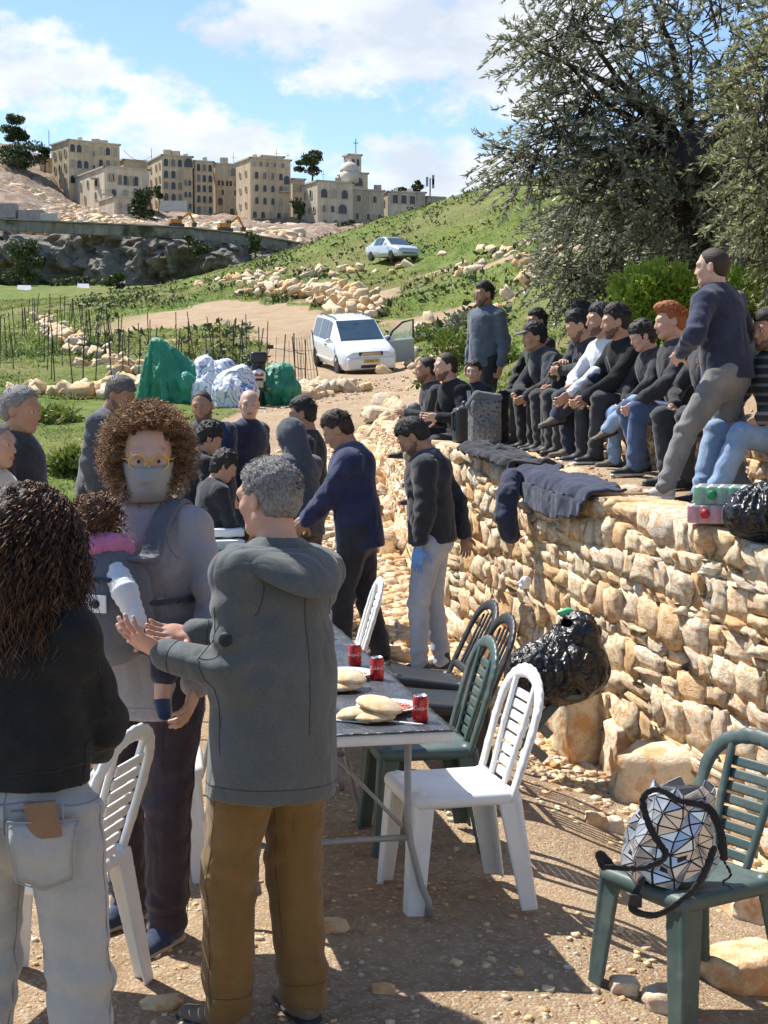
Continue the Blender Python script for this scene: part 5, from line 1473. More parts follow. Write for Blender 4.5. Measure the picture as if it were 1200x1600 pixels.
        S.plane(hp_(0, -.06, -.062), Hm @ npv((0, .25, -1)))
        hr_o = S.obj('hair', hvox * k * (1.3 if vox > .012 else 1), hmat, root, nz)
        if hair in ('short', 'fade', 'quiff'):
            th = {'short': .012, 'fade': .018, 'quiff': .026}[hair]
            S = SDF(); S.ell(hp_(0, -.008, .058), npv((.072, .094, .070 + th)) * hk, M3, .02)
            if hair == 'quiff': S.ell(hp_(0, .062, .108), npv((.055, .04, .03)) * hk, M3, .03)
            S.plane(hp_(0, .088, .062), Hm @ npv((0, .88, -.5))); S.plane(hp_(0, 0, .062), Hm @ npv((0, 0, -1)))
            S.obj('fringe', hvox * k, hmat, root, lambda co: .005 * vnoise(co, 60, seed + 1) + .004 * vnoise(co, 30, seed + 4))
        ns = 3600 if vox < .012 else 520
        Lr = {'short': (.012, .026), 'grey': (.010, .020), 'buzz': (.004, .007), 'fade': (.012, .028), 'quiff': (.02, .045)}[hair]
        zm = {'short': -.03, 'grey': -.045, 'fade': .03, 'quiff': .03, 'buzz': -.03}[hair]
        Jt = dict(Hm=Hm, hc=hc, hk=hk, root=root)
        def rf(R):
            while True:
                d = R.normal(size=3); d /= np.linalg.norm(d); l = d * np.array([.0765, .097, .088]) * (1 + g * 4) + np.array([0, -.014, .034])
                if l[2] < zm or (l[1] > .03 and l[2] < .075) or (l[1] > -.035 and l[2] < .02): continue
                return hp_(*l), Hm @ (d * .55 + np.array([0, .35 if l[2] > .08 else -.2, .15]))
        if hair != 'buzz': curly(Jt, 'strands', ns, rf, lambda R, p: R.uniform(*Lr) * k, .0012, .6, [hmat] if hair != 'grey' else [HAIR_GR, HAIR_GR2, HAIR_GR3], seed + 3, .0007 if vox < .012 else .0016, .15, 4, .95)
    elif hair == 'mop':
        S = SDF(); S.ell(hp_(0, -.016, .050), npv((.094, .112, .100)) * hk, M3, .02); S.ell(hp_(0, -.06, -.02), npv((.08, .06, .08)) * hk, M3, .03)
        S.plane(hp_(0, .085, .045), Hm @ npv((0, .80, -.6)))
        for s in (-1, 1): S.ell(hp_(.07 * s, .085, -.01), npv((.045, .06, .07)) * hk, M3, .008, 's')
        S.obj('hair', hvox * k, hmat, root, lambda co: .009 * vnoise(co, 45, seed) + .006 * vnoise(co, 90, seed + 2))
    elif hair == 'rim':
        S = SDF(); S.ell(hp_(0, -.02, .02), npv((.0785, .096, .08)) * hk, M3, .02); S.plane(hp_(0, .0, .045), (Hm @ npv((0, .15, 1)))); S.plane(hp_(0, -.01, 0), Hm @ npv((0, 1, -.1))); S.plane(hp_(0, -.06, -.05), Hm @ npv((0, .25, -1)))
        S.obj('hair', hvox * k, hmat, root)
    bm = brow or (hmat if hair != 'rim' else HAIR_GR)
    if face:
        for s in (-1, 1):
            mb = MB(); mb.tube([hp_(.014 * s, .0885, .0225), hp_(.030 * s, .0865, .0275), hp_(.047 * s, .074, .022)], [.0038 * hk, .0045 * hk, .002 * hk], 5); mb.build('eyebrow', bm, root)
            if eyes:
                mb = MB(); mb.lathe([(.0118 * hk * sin(a), -.0118 * hk * cos(a)) for a in [pi * (i + .05) / 6.1 for i in range(7)]], 10); e = mb.build('eye', EYE_W, root, True)
                e.matrix_basis = Matrix.Translation(hp_(.031 * s, .0735, .004)) @ Matrix(Hm).to_4x4() @ Matrix.Rotation(-pi / 2, 4, 'X')
                mb = MB(); mb.lathe([(.0062 * hk, .0095 * hk), (.0058 * hk, .0112 * hk), (.003 * hk, .0124 * hk), (.0002, .0126 * hk)], 10); mb.build('iris', EYE_D, e, True)
    if beard is not None:
        S = SDF(); S.ell(hp_(0, .026, -.034), npv((.0618, .0675, .0835)) * hk, M3, .02); S.ell(hp_(0, .060, -.094), npv((.030, .030, .027)) * hk, M3, .02)
        for s in (-1, 1): S.cone(hp_(.053 * s, -.002, -.05), hp_(.024 * s, .060, -.095), .0215 * hk, .020 * hk, .02)
        S.plane(hp_(0, .075, -.047), Hm @ npv((0, .62, .78))); S.plane(hp_(0, -.012, 0), Hm @ npv((0, -1, -.1)))
        S.ell(hp_(0, .100, -.064), npv((.024, .03, .010)) * hk, M3, .004, 's')
        S.plane(hp_(0, .03, -.118), Hm @ npv((0, -.3, -1)))
        S.obj('beard', hvox * k * .9, beard, root, lambda co: .003 * vnoise(co, 80, seed) - .0015)
    J.update(dict(root=root, pel=pel, up=up, fwd=fwdc, rt=rt, nb=nb, chest=chest, waist=waist, sh=sh, elb=elb, wr=wr, kn=kn, an=an, hp=hp_, Hm=Hm, hk=hk, hc=hc, k=k, top=tp, trousers=tr, hpj=hp))
    PEOPLE.append(J); return J
def to_world(J, p):
    r = J['root']; return Matrix.Translation(r.location) @ Matrix.Rotation(r.rotation_euler.z, 4, 'Z') @ Vector(p)

STUB = m_hair('stubble', (.11, .066, .044), (.23, .14, .095), scale=260)
# ------------------------------------------------------------------ clothes
RUB_K = m_plain('rubber_black', (.02, .02, .022), .7, .2, 20, .1); RUB_W = m_plain('rubber_white', (.62, .60, .56), .7, .12, 20, .1)
C_BLACK = m_cloth('black_knit', (.015, .015, .016), .25, 420, 1.0, .35, .05, fold_=.18); C_BLACK2 = m_cloth('black_cotton', (.024, .025, .030)); C_NAVY = m_cloth('navy_cotton', (.020, .026, .055)); C_NAVY2 = m_cloth('deep_navy_jersey', (.018, .024, .075))
C_GREY = m_cloth('charcoal_marl', (.092, .100, .098), .22, 420, .9, .3, marl=.5); C_STEEL = m_cloth('steel_blue_jersey', (.085, .11, .145)); C_GREYBL = m_cloth('slate_grey_jersey', (.075, .082, .095))
C_MAUVE = m_cloth('mauve_grey_knit', (.30, .278, .29), .1, marl=.3); C_MUST = m_cloth('mustard_twill', (.175, .100, .028), .18, 300, .85, .2)
C_PALE = m_cloth('pale_grey_denim', (.33, .335, .335), .12, 340, .9, .25, fade=(.44, .44, .43)); C_LBLUE = m_cloth('light_blue_denim', (.36, .41, .50), .15, fade=(.52, .56, .62)); C_JEAN = m_cloth('blue_denim', (.06, .10, .20), .25, fade=(.13, .19, .31)); C_JEAN2 = m_cloth('sky_blue_denim', (.20, .30, .46), .2, fade=(.32, .42, .56)); C_DJEAN = m_cloth('dark_indigo_denim', (.022, .032, .060), .3)
C_GJEAN = m_cloth('grey_denim', (.165, .165, .165), .2, fade=(.25, .25, .24)); C_KJEAN = m_cloth('washed_black_denim', (.035, .036, .040), .3, fade=(.07, .07, .072)); C_PLUM = m_cloth('plum_cotton', (.040, .026, .034)); C_WHITE = m_cloth('white_cotton', (.72, .73, .78), .05); C_CREAM = m_cloth('cream_fleece', (.60, .54, .42), .08); C_TAN = m_cloth('stone_chino', (.30, .27, .23), .1)
def m_striped(name, a, b, freq):
    t = NT(name); sx = t.n('ShaderNodeSeparateXYZ'); t.l(t.coord, sx.inputs[0])
    t.col(t.ramp(t.math('FRACT', t.math('MULTIPLY', sx.outputs[2], freq)), [(0, a), (.62, a), (.66, b), (1, b)], 'CONSTANT')); t.rough(.9); t.bump(t.noise(120, 3, .6), .3, .01); return t.m
C_STRIPE = m_striped('striped_knit', (.03, .03, .032), (.16, .16, .16), 17)
S_BLACK = m_plain('black_shoe', (.022, .022, .024), .6, .2, 18, .15); S_GREYPINK = m_plain('pale_grey_trainer', (.46, .42, .41), .75, .1, 30, .2); S_NAVY = m_cloth('navy_mesh', (.02, .035, .075)); S_BROWN = m_plain('taupe_suede', (.16, .13, .10), .85, .2, 25, .2)
GLOVE = m_plain('blue_nitrile', (.13, .33, .72), .45, .12, 20, .15)
ZIP = m_plain('zip_metal', (.45, .45, .45), .35, .1, 30, 0, metal=1)

# --- foreground
J_GREY = person('man in charcoal hoodie and mustard trousers seen from behind, gesturing with both hands', X_at(424, 4.55), 4.55, -42, 1.72, w=.97, lean=(2, 3.5), head=(-12, -6, 0), twist=0,
    hl=(-.27, .20, 1.17), hr=(-.07, .33, 1.19), el=(.05, -.45, -1), er=(.5, .1, -.8), fl=(-.13, .06, .075), fr=(.10, -.02, .075), fyl=-20, fyr=15,
    hand_l=dict(D=(-.62, .35, .50), N=(.80, .15, .5), curl=.30, spread=.26, thumb=.1), hand_r=dict(D=(-.80, .10, .10), N=(.0, -.62, .75), curl=.20, spread=.12, thumb=.0),
    skin=m_skin('skin_ruddy', (.55, .33, .24)), top=C_GREY, fit=.032, hem=.31, hood=None, belly=.07, bottom=C_MUST, bfit=.036, shoe=S_BROWN, hair='grey', hmat=HAIR_GR, vox=.0105, hvox=.0055, seed=3, hs=.97)
J_FRIZZ = person('woman with frizzy auburn hair, grey face mask and yellow glasses wearing a baby carrier', X_at(254, 5.25), 5.25, 200, 1.80, w=.98, lean=(1, 0), head=(-30, -4, 0), fem=True,
    hl=(-.20, .16, .92), hr=(.14, .34, 1.02), el=(-.8, -.5, -.2), er=(.7, -.6, -.3), pelvis=(.05, 0, .94), fl=(-.02, .04, .075), fr=(.20, -.10, .075), fyl=4, fyr=14,
    skin=SKIN_C, top=C_MAUVE, fit=.038, hem=.26, collar=False, bottom=C_PLUM, bfit=.026, shoe=S_NAVY, sole=m_plain('tan_rubber', (.45, .36, .25), .7, .1, 20, .1), hair='none', hmat=HAIR_BR, vox=.0105, hvox=.0048, seed=5, cuff=.97)
J_BLACK = person('woman in black jumper and pale jeans seen from behind, long dark curly hair', X_at(30, 3.66), 3.66, 9, 1.71, w=.92, tor=.92, lean=(2, 0), head=(22, -2, 0), fem=True, twist=10,
    hl=(-.28, .30, .98), hr=(.06, .32, 1.00), el=(-.8, -.2, -.5), er=(.75, -.35, -.6), fl=(-.17, .06, .075), fr=(.14, -.03, .075), fyl=-10, fyr=12,
    skin=SKIN_C, top=C_BLACK, fit=.030, hem=.045, collar=False, bottom=C_PALE, bfit=.028, shoe=S_BLACK, hair='none', vox=.0105, hvox=.0065, seed=8)

# charcoal hoodie: lowered hood, sleeve badge, pocket openings
def hood_down(J, mat, lining):
    nb, up, f, r, k = J['nb'], J['up'], J['fwd'], J['rt'], J['k']
    V = []; nu, nv = 34, 12
    for i in range(nu + 1):
        t = -pi * (-.10 + 1.20 * i / nu)       # round the nape from right shoulder to left
        back = max(0, -sin(t))
        for j in range(nv + 1):
            s = j / nv
            rr = .088 + .072 * s + .030 * sin(s * pi) + .035 * back * s
            drop = .006 - .055 * s * (1 - back) - back ** 1.3 * (.15 * s + .02 * sin(s * pi)) + .030 * sin(s * pi * .9)
            p = nb + (r * cos(t) * rr * (1.04 - .10 * s) + f * (sin(t) * rr * 1.10 + .012) + up * drop) * k
            V.append(p)
    V = np.array(V); idx = np.arange((nu + 1) * (nv + 1)).reshape(nu + 1, nv + 1)
    F = np.stack([idx[:-1, :-1], idx[1:, :-1], idx[1:, 1:], idx[:-1, 1:]], -1).reshape(-1, 4)
    o = np_obj('hood', V, F, mat, J['root'])
    m = o.modifiers.new('thickness', 'SOLIDIFY'); m.thickness = .022; m.offset = 0
    m = o.modifiers.new('round', 'SUBSURF'); m.levels = 1; m.render_levels = 1
    return o
hood_down(J_GREY, C_GREY, C_GREY)
def disc_on(J, name, p, n, r, mat, t=.004, parent=None):
    mb = MB(); mb.lathe([(r, 0), (r, t), (r * .85, t * 1.5), (.001, t * 1.5)], 20); o = mb.build(name, mat, parent or J['root'], True)
    o.matrix_basis = Matrix.Translation(p) @ Vector(n).to_track_quat('Z', 'Y').to_matrix().to_4x4(); return o
_e = J_GREY['elb'][-1]; _s = J_GREY['sh'][-1]; _ax = nrm(_e - _s)
_n = nrm(np.cross(_ax, npv((.3, 1, .2)))); _n = _n if _n[0] < 0 else -_n; _n = nrm(_n * .6 + npv((0, -1, 0)) * .55); _n = nrm(_n - _ax * (_n @ _ax))
disc_on(J_GREY, 'badge', _s + (_e - _s) * .66 + _n * .077, _n, .021, m_plain('black_badge', (.012, .012, .014), .5, .1, 30, .1))

# frizzy hair, mask, glasses
AUB = [m_hair('auburn_strand_a', (.16, .066, .024), (.24, .11, .045)), m_hair('auburn_strand_b', (.28, .14, .058), (.40, .22, .10)), m_hair('auburn_strand_c', (.07, .028, .014), (.12, .052, .025)), m_hair('auburn_strand_d', (.42, .26, .13), (.52, .34, .18))]
DRK = [m_hair('brown_curl_a', (.06, .030, .017), (.11, .058, .034)), m_hair('brown_curl_b', (.14, .066, .034), (.21, .105, .058)), m_hair('brown_curl_c', (.030, .017, .011), (.055, .031, .020))]
def scalp(J, zmin=-.05, front=.062, cut=None):
    hp, Hm, hk = J['hp'], J['Hm'], J['hk']
    def f(R):
        while True:
            d = R.normal(size=3); d /= np.linalg.norm(d)
            l = d * np.array([.077, .098, .090]) + np.array([0, -.014, .034])
            if l[2] < zmin: continue
            if l[1] > .03 and l[2] < front + (l[1] - .03) * .35: continue
            if abs(l[0]) > .05 and l[1] > .02 and l[2] < .04: continue
            if cut and not cut(l): continue
            return hp(*l), Hm @ d
    return f
curly(J_FRIZZ, 'hair', 7000, scalp(J_FRIZZ, -.06, .085), lambda R, p: R.uniform(.055, .128), .0065, 4.0, AUB, 4, .0009, .22, 13, .80)
S = SDF(); hp = J_FRIZZ['hp']; S.ell(hp(0, -.035, .055), npv((.098, .098, .095)), J_FRIZZ['Hm'], .02); S.ell(hp(0, -.05, -.03), npv((.104, .07, .07)), J_FRIZZ['Hm'], .04); S.plane(hp(0, .045, .06), J_FRIZZ['Hm'] @ npv((0, .75, -.65)))
for s in (-1, 1): S.ell(hp(.06 * s, .09, -.01), npv((.05, .07, .085)), J_FRIZZ['Hm'], .01, 's')
S.obj('hair_mass', .009, AUB[2], J_FRIZZ['root'], lambda co: .012 * vnoise(co, 40, 3) + .010 * vnoise(co, 80, 5))
def face_mask(J, mat):
    hp, Hm = J['hp'], J['Hm']; V = []; nu, nv = 20, 12
    for i in range(nu + 1):
        a = (i / nu - .5) * 2
        for j in range(nv + 1):
            b = j / nv
            zz = -.012 - b * .112 + .010 * a * a * (1 - 2 * b)
            pr = .132 - .050 * abs(b - .30) ** 1.3 * 1.6
            x = a * (.079 - .014 * b); y = .024 + (pr - .024) * (1 - abs(a) ** 2.3) - (.012 * b * b)
            V.append(hp(x, y, zz + .004 * sin(b * 16) * (1 - abs(a))))
    idx = np.arange((nu + 1) * (nv + 1)).reshape(nu + 1, nv + 1)
    F = np.stack([idx[:-1, :-1], idx[1:, :-1], idx[1:, 1:], idx[:-1, 1:]], -1).reshape(-1, 4)
    o = np_obj('face_mask', np.array(V), F, mat, J['root']); m = o.modifiers.new('thickness', 'SOLIDIFY'); m.thickness = .003
    for s in (-1, 1):
        for z0, z1 in ((-.02, .004), (-.105, -.02)):
            mb = MB(); mb.tube([hp(.069 * s, .026, z0), hp(.082 * s, .0, (z0 + z1) / 2 + .005), hp(.088 * s, -.015, z1 + .004)], .0016, 4); mb.build('ear_loop', mat, o)
face_mask(J_FRIZZ, m_cloth('grey_mask_fabric', (.27, .28, .28), .06, 500, .9, .15))
def glasses(J, mat, lens):
    hp, Hm = J['hp'], J['Hm']; fr = MB()
    for s in (-1, 1): fr.tube([hp(s * .034 + .0265 * cos(a), .104 - abs(s * .034 + .0265 * cos(a)) * .14, .002 + .0245 * sin(a)) for a in [2 * pi * i / 20 for i in range(21)]], .0024, 6, False)
    fr.tube([hp(-.009, .106, .008), hp(0, .109, .011), hp(.009, .106, .008)], .0022, 6)
    root = link(bpy.data.objects.new('glasses', fr.mesh('glasses', mat, True)), J['root'])
    for s in (-1, 1):
        mb = MB(); mb.tube([hp(.060 * s, .096, .010), hp(.078 * s, .05, .010), hp(.086 * s, -.02, .004)], .0018, 5); mb.build('temple', mat, root)
        mb = MB(); mb.add([hp(s * .034 + .025 * cos(a), .103 - abs(s * .034 + .025 * cos(a)) * .14, .002 + .023 * sin(a)) for a in [2 * pi * i / 18 for i in range(18)]], [tuple(range(18))]); mb.build('lens', lens, root)
def m_clear():
    t = NT('clear_lens'); t.bsdf.inputs['Transmission Weight'].default_value = 1; t.bsdf.inputs['IOR'].default_value = 1.02; t.rough(.02); t.col((1, .98, .94)); return t.m
glasses(J_FRIZZ, m_plain('yellow_acetate', (.75, .45, .06), .3, .1, 20, 0), m_clear())

# long curls of the woman in black
curly(J_BLACK, 'hair', 6500, scalp(J_BLACK, -.06, .07), lambda R, p: R.uniform(.10, .29), .0095, 4.5, DRK, 9, .0015, .92, 19, .31, 3)
S = SDF(); hp = J_BLACK['hp']; S.ell(hp(0, -.03, .04), npv((.086, .104, .097)), J_BLACK['Hm'], .02); S.cone(hp(0, -.045, 0), hp(0, -.06, -.20), .105, .10, .04, J_BLACK['Hm'][:, 1], 1.3)
S.plane(hp(0, .06, .06), J_BLACK['Hm'] @ npv((0, .8, -.6))); S.obj('hair_mass', .010, DRK[2], J_BLACK['root'], lambda co: .014 * vnoise(co * np.array([1, 1, .5]), 38, 3) + .008 * vnoise(co, 80, 5))
# jeans details: back pockets, waistband, belt loops, wallet
def jeans_detail(J):
    pel, k, r0 = J['pel'], J['k'], J['root']; seam = m_cloth('denim_seam', (.30, .29, .28), .1)
    import bmesh
    def surf(x, zz): # depth of seat surface behind pelvis
        a = max(0.0, 1 - (x / .185) ** 2) ** .5
        return -(.055 + .085 * a + .030 * math.exp(-((zz + .05) / .07) ** 2) * (1 - .35 * math.exp(-(x / .03) ** 2)))
    for s in (-1, 1):
        V = []; n = 8
        for i in range(n + 1):
            for j in range(n + 1):
                u = i / n; v = j / n
                wd = .155 - .03 * (1 - v); x = s * (.100 + (u - .5) * wd); zz = -.145 + v * .145 - (.022 * (1 - abs(u - .5) * 2) * (1 - v)) 
                V.append((x, surf(x, zz) - .010, pel[2] + zz))
        idx = np.arange((n + 1) ** 2).reshape(n + 1, n + 1); F = np.stack([idx[:-1, :-1], idx[1:, :-1], idx[1:, 1:], idx[:-1, 1:]], -1).reshape(-1, 4)
        o = np_obj('pocket', np.array(V) + np.array([0, .004, 0]), F, C_PALE, r0); m = o.modifiers.new('thickness', 'SOLIDIFY'); m.thickness = .004
        mb = MB(); edge = [V[i * (n + 1)] for i in range(n + 1)]; e1 = [V[j] for j in range(n + 1)]; e2 = [V[n * (n + 1) + j] for j in range(n + 1)]; e3 = [V[i * (n + 1) + n] for i in range(n + 1)]
        for e in (edge, e1, e2, e3): mb.tube([(p[0], p[1] - .004, p[2]) for p in e], .0022, 4)
        mb.build('stitching', seam, o)
jeans_detail(J_BLACK)
_w = SDF(); _w.box((0, 0, 0), (.040, .007, .045), rnd=.006); _w = _w.obj('wallet', .004, m_plain('brown_leather', (.20, .115, .065), .55, .2, 14, .3))
_p = to_world(J_BLACK, J_BLACK['pel'] + npv((.106, -.158, .006))); _w.location = _p; _w.rotation_euler = (.06, radians(-8), -radians(9)); tag(_w, 'brown leather wallet sticking out of the back pocket of the pale jeans', 'wallet')

# --- baby and carrier
CARR = m_cloth('carrier_grey', (.115, .118, .135), .12); CARR_D = m_cloth('carrier_navy', (.025, .027, .045), .2)
def carrier(J):
    k, f, r, up, ch, wa, nb = J['k'], J['fwd'], J['rt'], J['up'], J['chest'], J['waist'], J['nb']
    root = empty('baby_carrier', J['root'].location, J['root'].rotation_euler.z, 'grey baby carrier with navy straps on the frizzy-haired woman', 'baby carrier')
    S = SDF(); c = wa + f * .30 + up * .12
    M = np.stack([r, f, up], 1)
    S.ell(c, npv((.155, .13, .19)), M, .03); S.ell(c - up * .10, npv((.16, .12, .13)), M, .05)
    S.ell(c - f * .06 + up * .03, npv((.12, .12, .26)), M, .02, 's'); S.plane(c + up * .155, up)
    pan = S.obj('panel', .010, CARR, root, wrinkle(.004, 14, 3))
    mb = SDF(); mb.cone(c + r * .10 + f * .118 + up * .07, c - r * .10 + f * .118 + up * .07, .010, None, .01, f, 2); mb.obj('zip', .006, CARR_D, root)
    lb = MB(); q = c - r * .045 + f * .137 + up * -.005; 
    Rm = Matrix(np.stack([r, -f, up], 1)); lb.box(q, (.036, .003, .028), Rm); lab = lb.build('logo_label', m_plain('white_label', (.75, .75, .75), .7, .05, 20, 0), root)
    mb = MB(); mb.lathe([(.015, -.001), (.015, .003), (.011, .003), (.011, .004), (.001, .004)], 14); e = mb.build('emblem', CARR_D, lab, True); e.matrix_basis = Matrix.Translation(q + f * .003) @ Vector(f).to_track_quat('Z', 'Y').to_matrix().to_4x4()
    for s in (-1, 1):
        pts = [c + r * .12 * s + f * .05 + up * .13, ch + r * .115 * s + f * .175 + up * .02, ch + r * .105 * s + f * .165 + up * .10, nb + r * .105 * s + f * .085 - up * .008, nb + r * .105 * s + f * .02 + up * .030, nb + r * .105 * s - f * .06 + up * .012, ch + r * .09 * s - f * .17]
        V = []
        for i_, q in enumerate(pts):
            tg = nrm(pts[min(i_ + 1, len(pts) - 1)] - pts[max(i_ - 1, 0)]); sd = nrm(r - tg * (r @ tg))
            V += [q - sd * .040, q - sd * .02, q + sd * .02, q + sd * .040]
        n_ = len(pts); F = [(i_ * 4 + k_, i_ * 4 + k_ + 1, (i_ + 1) * 4 + k_ + 1, (i_ + 1) * 4 + k_) for i_ in range(n_ - 1) for k_ in range(3)]
        st = np_obj('strap', np.array(V), np.array(F), CARR, root); m_ = st.modifiers.new('thickness', 'SOLIDIFY'); m_.thickness = .022; m_.offset = 0; m_ = st.modifiers.new('round', 'SUBSURF'); m_.levels = 2; m_.render_levels = 2
        S = SDF(); a = c + r * .15 * s - up * .02; b = wa + r * .19 * s + f * .02 + up * .08
        S.cone(a, b, .012, None, .01); S.obj('side_strap', .007, CARR_D, root)
    S = SDF(); 
    for i in range(16):
        a0, a1 = 2 * pi * i / 16, 2 * pi * (i + 1) / 16
        g = lambda a: J['pel'] + up * .13 + (r * cos(a) * .205 + f * (sin(a) * .165 + .02))
        S.cone(g(a0), g(a1), .036, None, .01, nrm(g(a0) - J['pel'] - up * .13), 3)
    S.obj('waist_belt', .010, CARR_D, root)
    return root, c
CARR_ROOT, CARR_C = carrier(J_FRIZZ)
def baby(J, c):
    f, r, up = J['fwd'], J['rt'], J['up']
    root = empty('person', J['root'].location, J['root'].rotation_euler.z, 'baby with brown curls, pink scarf and white sleeves in the grey carrier', 'baby')
    hc = c + up * .235 - f * .01 + r * .035; M = np.stack([r, f, up], 1)
    B = SDF(); B.ell(hc + up * .015, npv((.066, .078, .074)), M, .02); B.ell(hc - f * .035 - up * .03, npv((.052, .045, .05)), M, .02); B.ell(hc - f * .075 - up * .015, npv((.010, .012, .010)), M, .01)
    for s in (-1, 1): B.ell(hc + r * .066 * s - up * .01 - f * .01, npv((.008, .016, .024)), M, .005)
    B.cone(hc - up * .05, hc - up * .10, .036, .05, .02)
    B.ell(hc - up * .22 - f * .02, npv((.10, .075, .16)), M, .04)
    arm0 = hc - up * .115 - r * .065 + f * .03; arm1 = arm0 - r * .105 - up * .085 + f * .09; arm2 = arm1 - r * .060 - up * .105 + f * .02
    B.cone(arm0, arm1, .030, .026, .02); B.cone(arm1, arm2, .026, .018, .02)
    leg = {}
    for s in (-1, 1):
        l0 = c - up * .12 + r * .09 * s; l1 = l0 + r * .12 * s - up * .03 - f * .02; l2 = l1 - up * .17 + f * .04 + r * .0
        B.cone(l0, l1, .05, .042, .02); B.cone(l1, l2, .038, .026, .02); leg[s] = (l0, l1, l2)
    V1, F1 = B.mesh(.009)
    H = SDF(); add_hand(H, arm2, nrm(-up * .9 - r * .25 + f * .15), nrm(r + f * .3), nrm(f), .52, .5, .1, .4)
    V2, F2 = H.mesh(.0036)
    np_obj('body', np.concatenate([V1, V2]), np.concatenate([F1, F2 + len(V1)]), SKIN_C, root)
    S = SDF(); S.cone(arm0, arm1, .043, .039, .03); S.cone(arm1, arm1 + (arm2 - arm1) * .88, .039, .031, .02); S.ell(hc - up * .20 - f * .02, npv((.115, .088, .115)), M, .04)
    def rib(co): return .0016 * np.sin(((co - arm0) @ nrm(arm2 - arm0)) * 250)
    S.obj('top', .0075, m_cloth('white_ribbed_knit', (.66, .66, .68), .05, 300), root, rib)
    S = SDF()
    for i in range(12):
        a0, a1 = 2 * pi * i / 12, 2 * pi * (i + 1) / 12
        g = lambda a: hc - up * (.072 + .012 * sin(a * 2)) + r * cos(a) * .088 + f * sin(a) * .076
        S.cone(g(a0), g(a1), .034, None, .015)
    S.obj('scarf', .008, m_cloth('pink_knit', (.52, .17, .30), .2, 120, .95, .6), root, wrinkle(.006, 40, 4))
    for s in (-1, 1):
        l0, l1, l2 = leg[s]
        S = SDF(); S.cone(l0, l1, .058, .052, .02); S.cone(l1, l1 + (l2 - l1) * .55, .050, .045, .02); S.obj('trousers', .009, CARR_D, root, wrinkle(.003, 25, 3))
        S = SDF(); d = nrm(f * .8 - r * .55 - up * .25); S.cone(l2 - up * .012, l2 + d * .075 - up * .022, .028, .022, .015, up, 1.2); S.obj('shoe', .006, S_NAVY, root)
    S = SDF(); S.ell(hc + up * .022 + f * .006, npv((.072, .082, .080)), M, .02); S.plane(hc - f * .045 + up * .03, nrm(-f * .85 - up * .4)); S.plane(hc - up * .055, -up)
    S.obj('hair_mass', .007, AUB[2], root, lambda co: .004 * vnoise(co, 60, 2))
    Jb = dict(Hm=np.stack([r, f, up], 1), hc=hc, hk=1, root=root)
    def rf(R):
        while True:
            d = R.normal(size=3); d /= np.linalg.norm(d)
            if d[1] < -.55 or d[2] < -.5: continue
            return hc + up * .02 + Jb['Hm'] @ (d * np.array([.068, .078, .076])), Jb['Hm'] @ d
    curly(Jb, 'hair', 500, rf, lambda R, p: R.uniform(.035, .075), .006, 2.5, [DRK[1], AUB[0], AUB[2]], 5, .0016, .6, 14, .5)
baby(J_FRIZZ, CARR_C)

# --- men on the left
def phone_at(label, p, rot, sz=(.036, .004, .074)):
    S = SDF(); S.box((0, 0, 0), sz, rnd=.004); o = S.obj('phone', .004, m_plain('phone_black', (.012, .012, .014), .25, .1, 30, 0)); o.location = p; o.rotation_euler = rot
    mb = MB(); mb.box((0, -sz[1] - .0008, 0), (sz[0] * .92, .0006, sz[2] * .94)); mb.build('screen', m_plain('phone_glass', (.02, .025, .03), .08, .1, 30, 0), o)
    return tag(o, label, 'phone')
person('man in cream fleece cut by the left edge of the picture', X_at(-20, 8.4), 8.4, 100, 1.74, skin=SKIN_A, top=C_CREAM, fit=.035, bottom=C_KJEAN, shoe=S_BLACK, hair='grey', hmat=HAIR_GR, seed=11)
person('grey-haired stocky man in black jumper at the left edge', X_at(18, 9.2), 9.2, 98, 1.90, z=.04, w=1.14, belly=.05, head=(8, -6, 0), skin=SKIN_B, top=C_BLACK2, fit=.02, bottom=C_KJEAN, shoe=S_BLACK, hair='grey', hmat=HAIR_GR, seed=12, hl=(-.16, .26, 1.02), hr=(.16, .26, 1.02), face=True)
person('man in grey shirt looking down behind the frizzy-haired woman', X_at(152, 11.8), 11.8, 108, 1.86, z=.2, w=1.08, lean=(12, 0), head=(6, -28, 0), skin=SKIN_D, top=C_GREYBL, fit=.02, bottom=C_KJEAN, shoe=S_BLACK, hair='short', hmat=m_hair('hair_salt', (.05, .048, .045), (.16, .15, .14)), beard=STUB, seed=13)
J_POLO = person('smiling bearded man in navy polo shirt holding a phone by the green tarpaulin', X_at(332, 13.2), 13.2, 200, 1.82, w=1.10, lean=(6, 4), head=(-14, -6, 6), skin=SKIN_B, top=C_NAVY, sleeve='short', fit=.026, belly=.03, bottom=C_NAVY, shoe=S_BLACK, hair='buzz', hmat=HAIR_K, beard=STUB, hl=(-.05, .36, 1.06), hr=(.10, .34, 1.05), el=(-1, -.3, -.2), er=(1, -.3, -.2), hand_l=dict(curl=.8), hand_r=dict(curl=.7), seed=14, vox=.0195)
_h = to_world(J_POLO, J_POLO['wr'][-1] * .5 + J_POLO['wr'][1] * .5 + npv((.0, .09, .04))); phone_at('black phone in the hands of the man in the navy polo', _h, (.9, 0, radians(160)))
person('dark-haired person in black in front of the man in the navy polo', X_at(298, 12.2), 12.2, 60, 1.62, lean=(10, 0), head=(20, -24, 0), skin=SKIN_A, top=C_BLACK2, bottom=C_KJEAN, shoe=S_BLACK, hair='mop', hmat=HAIR_K, seed=15)
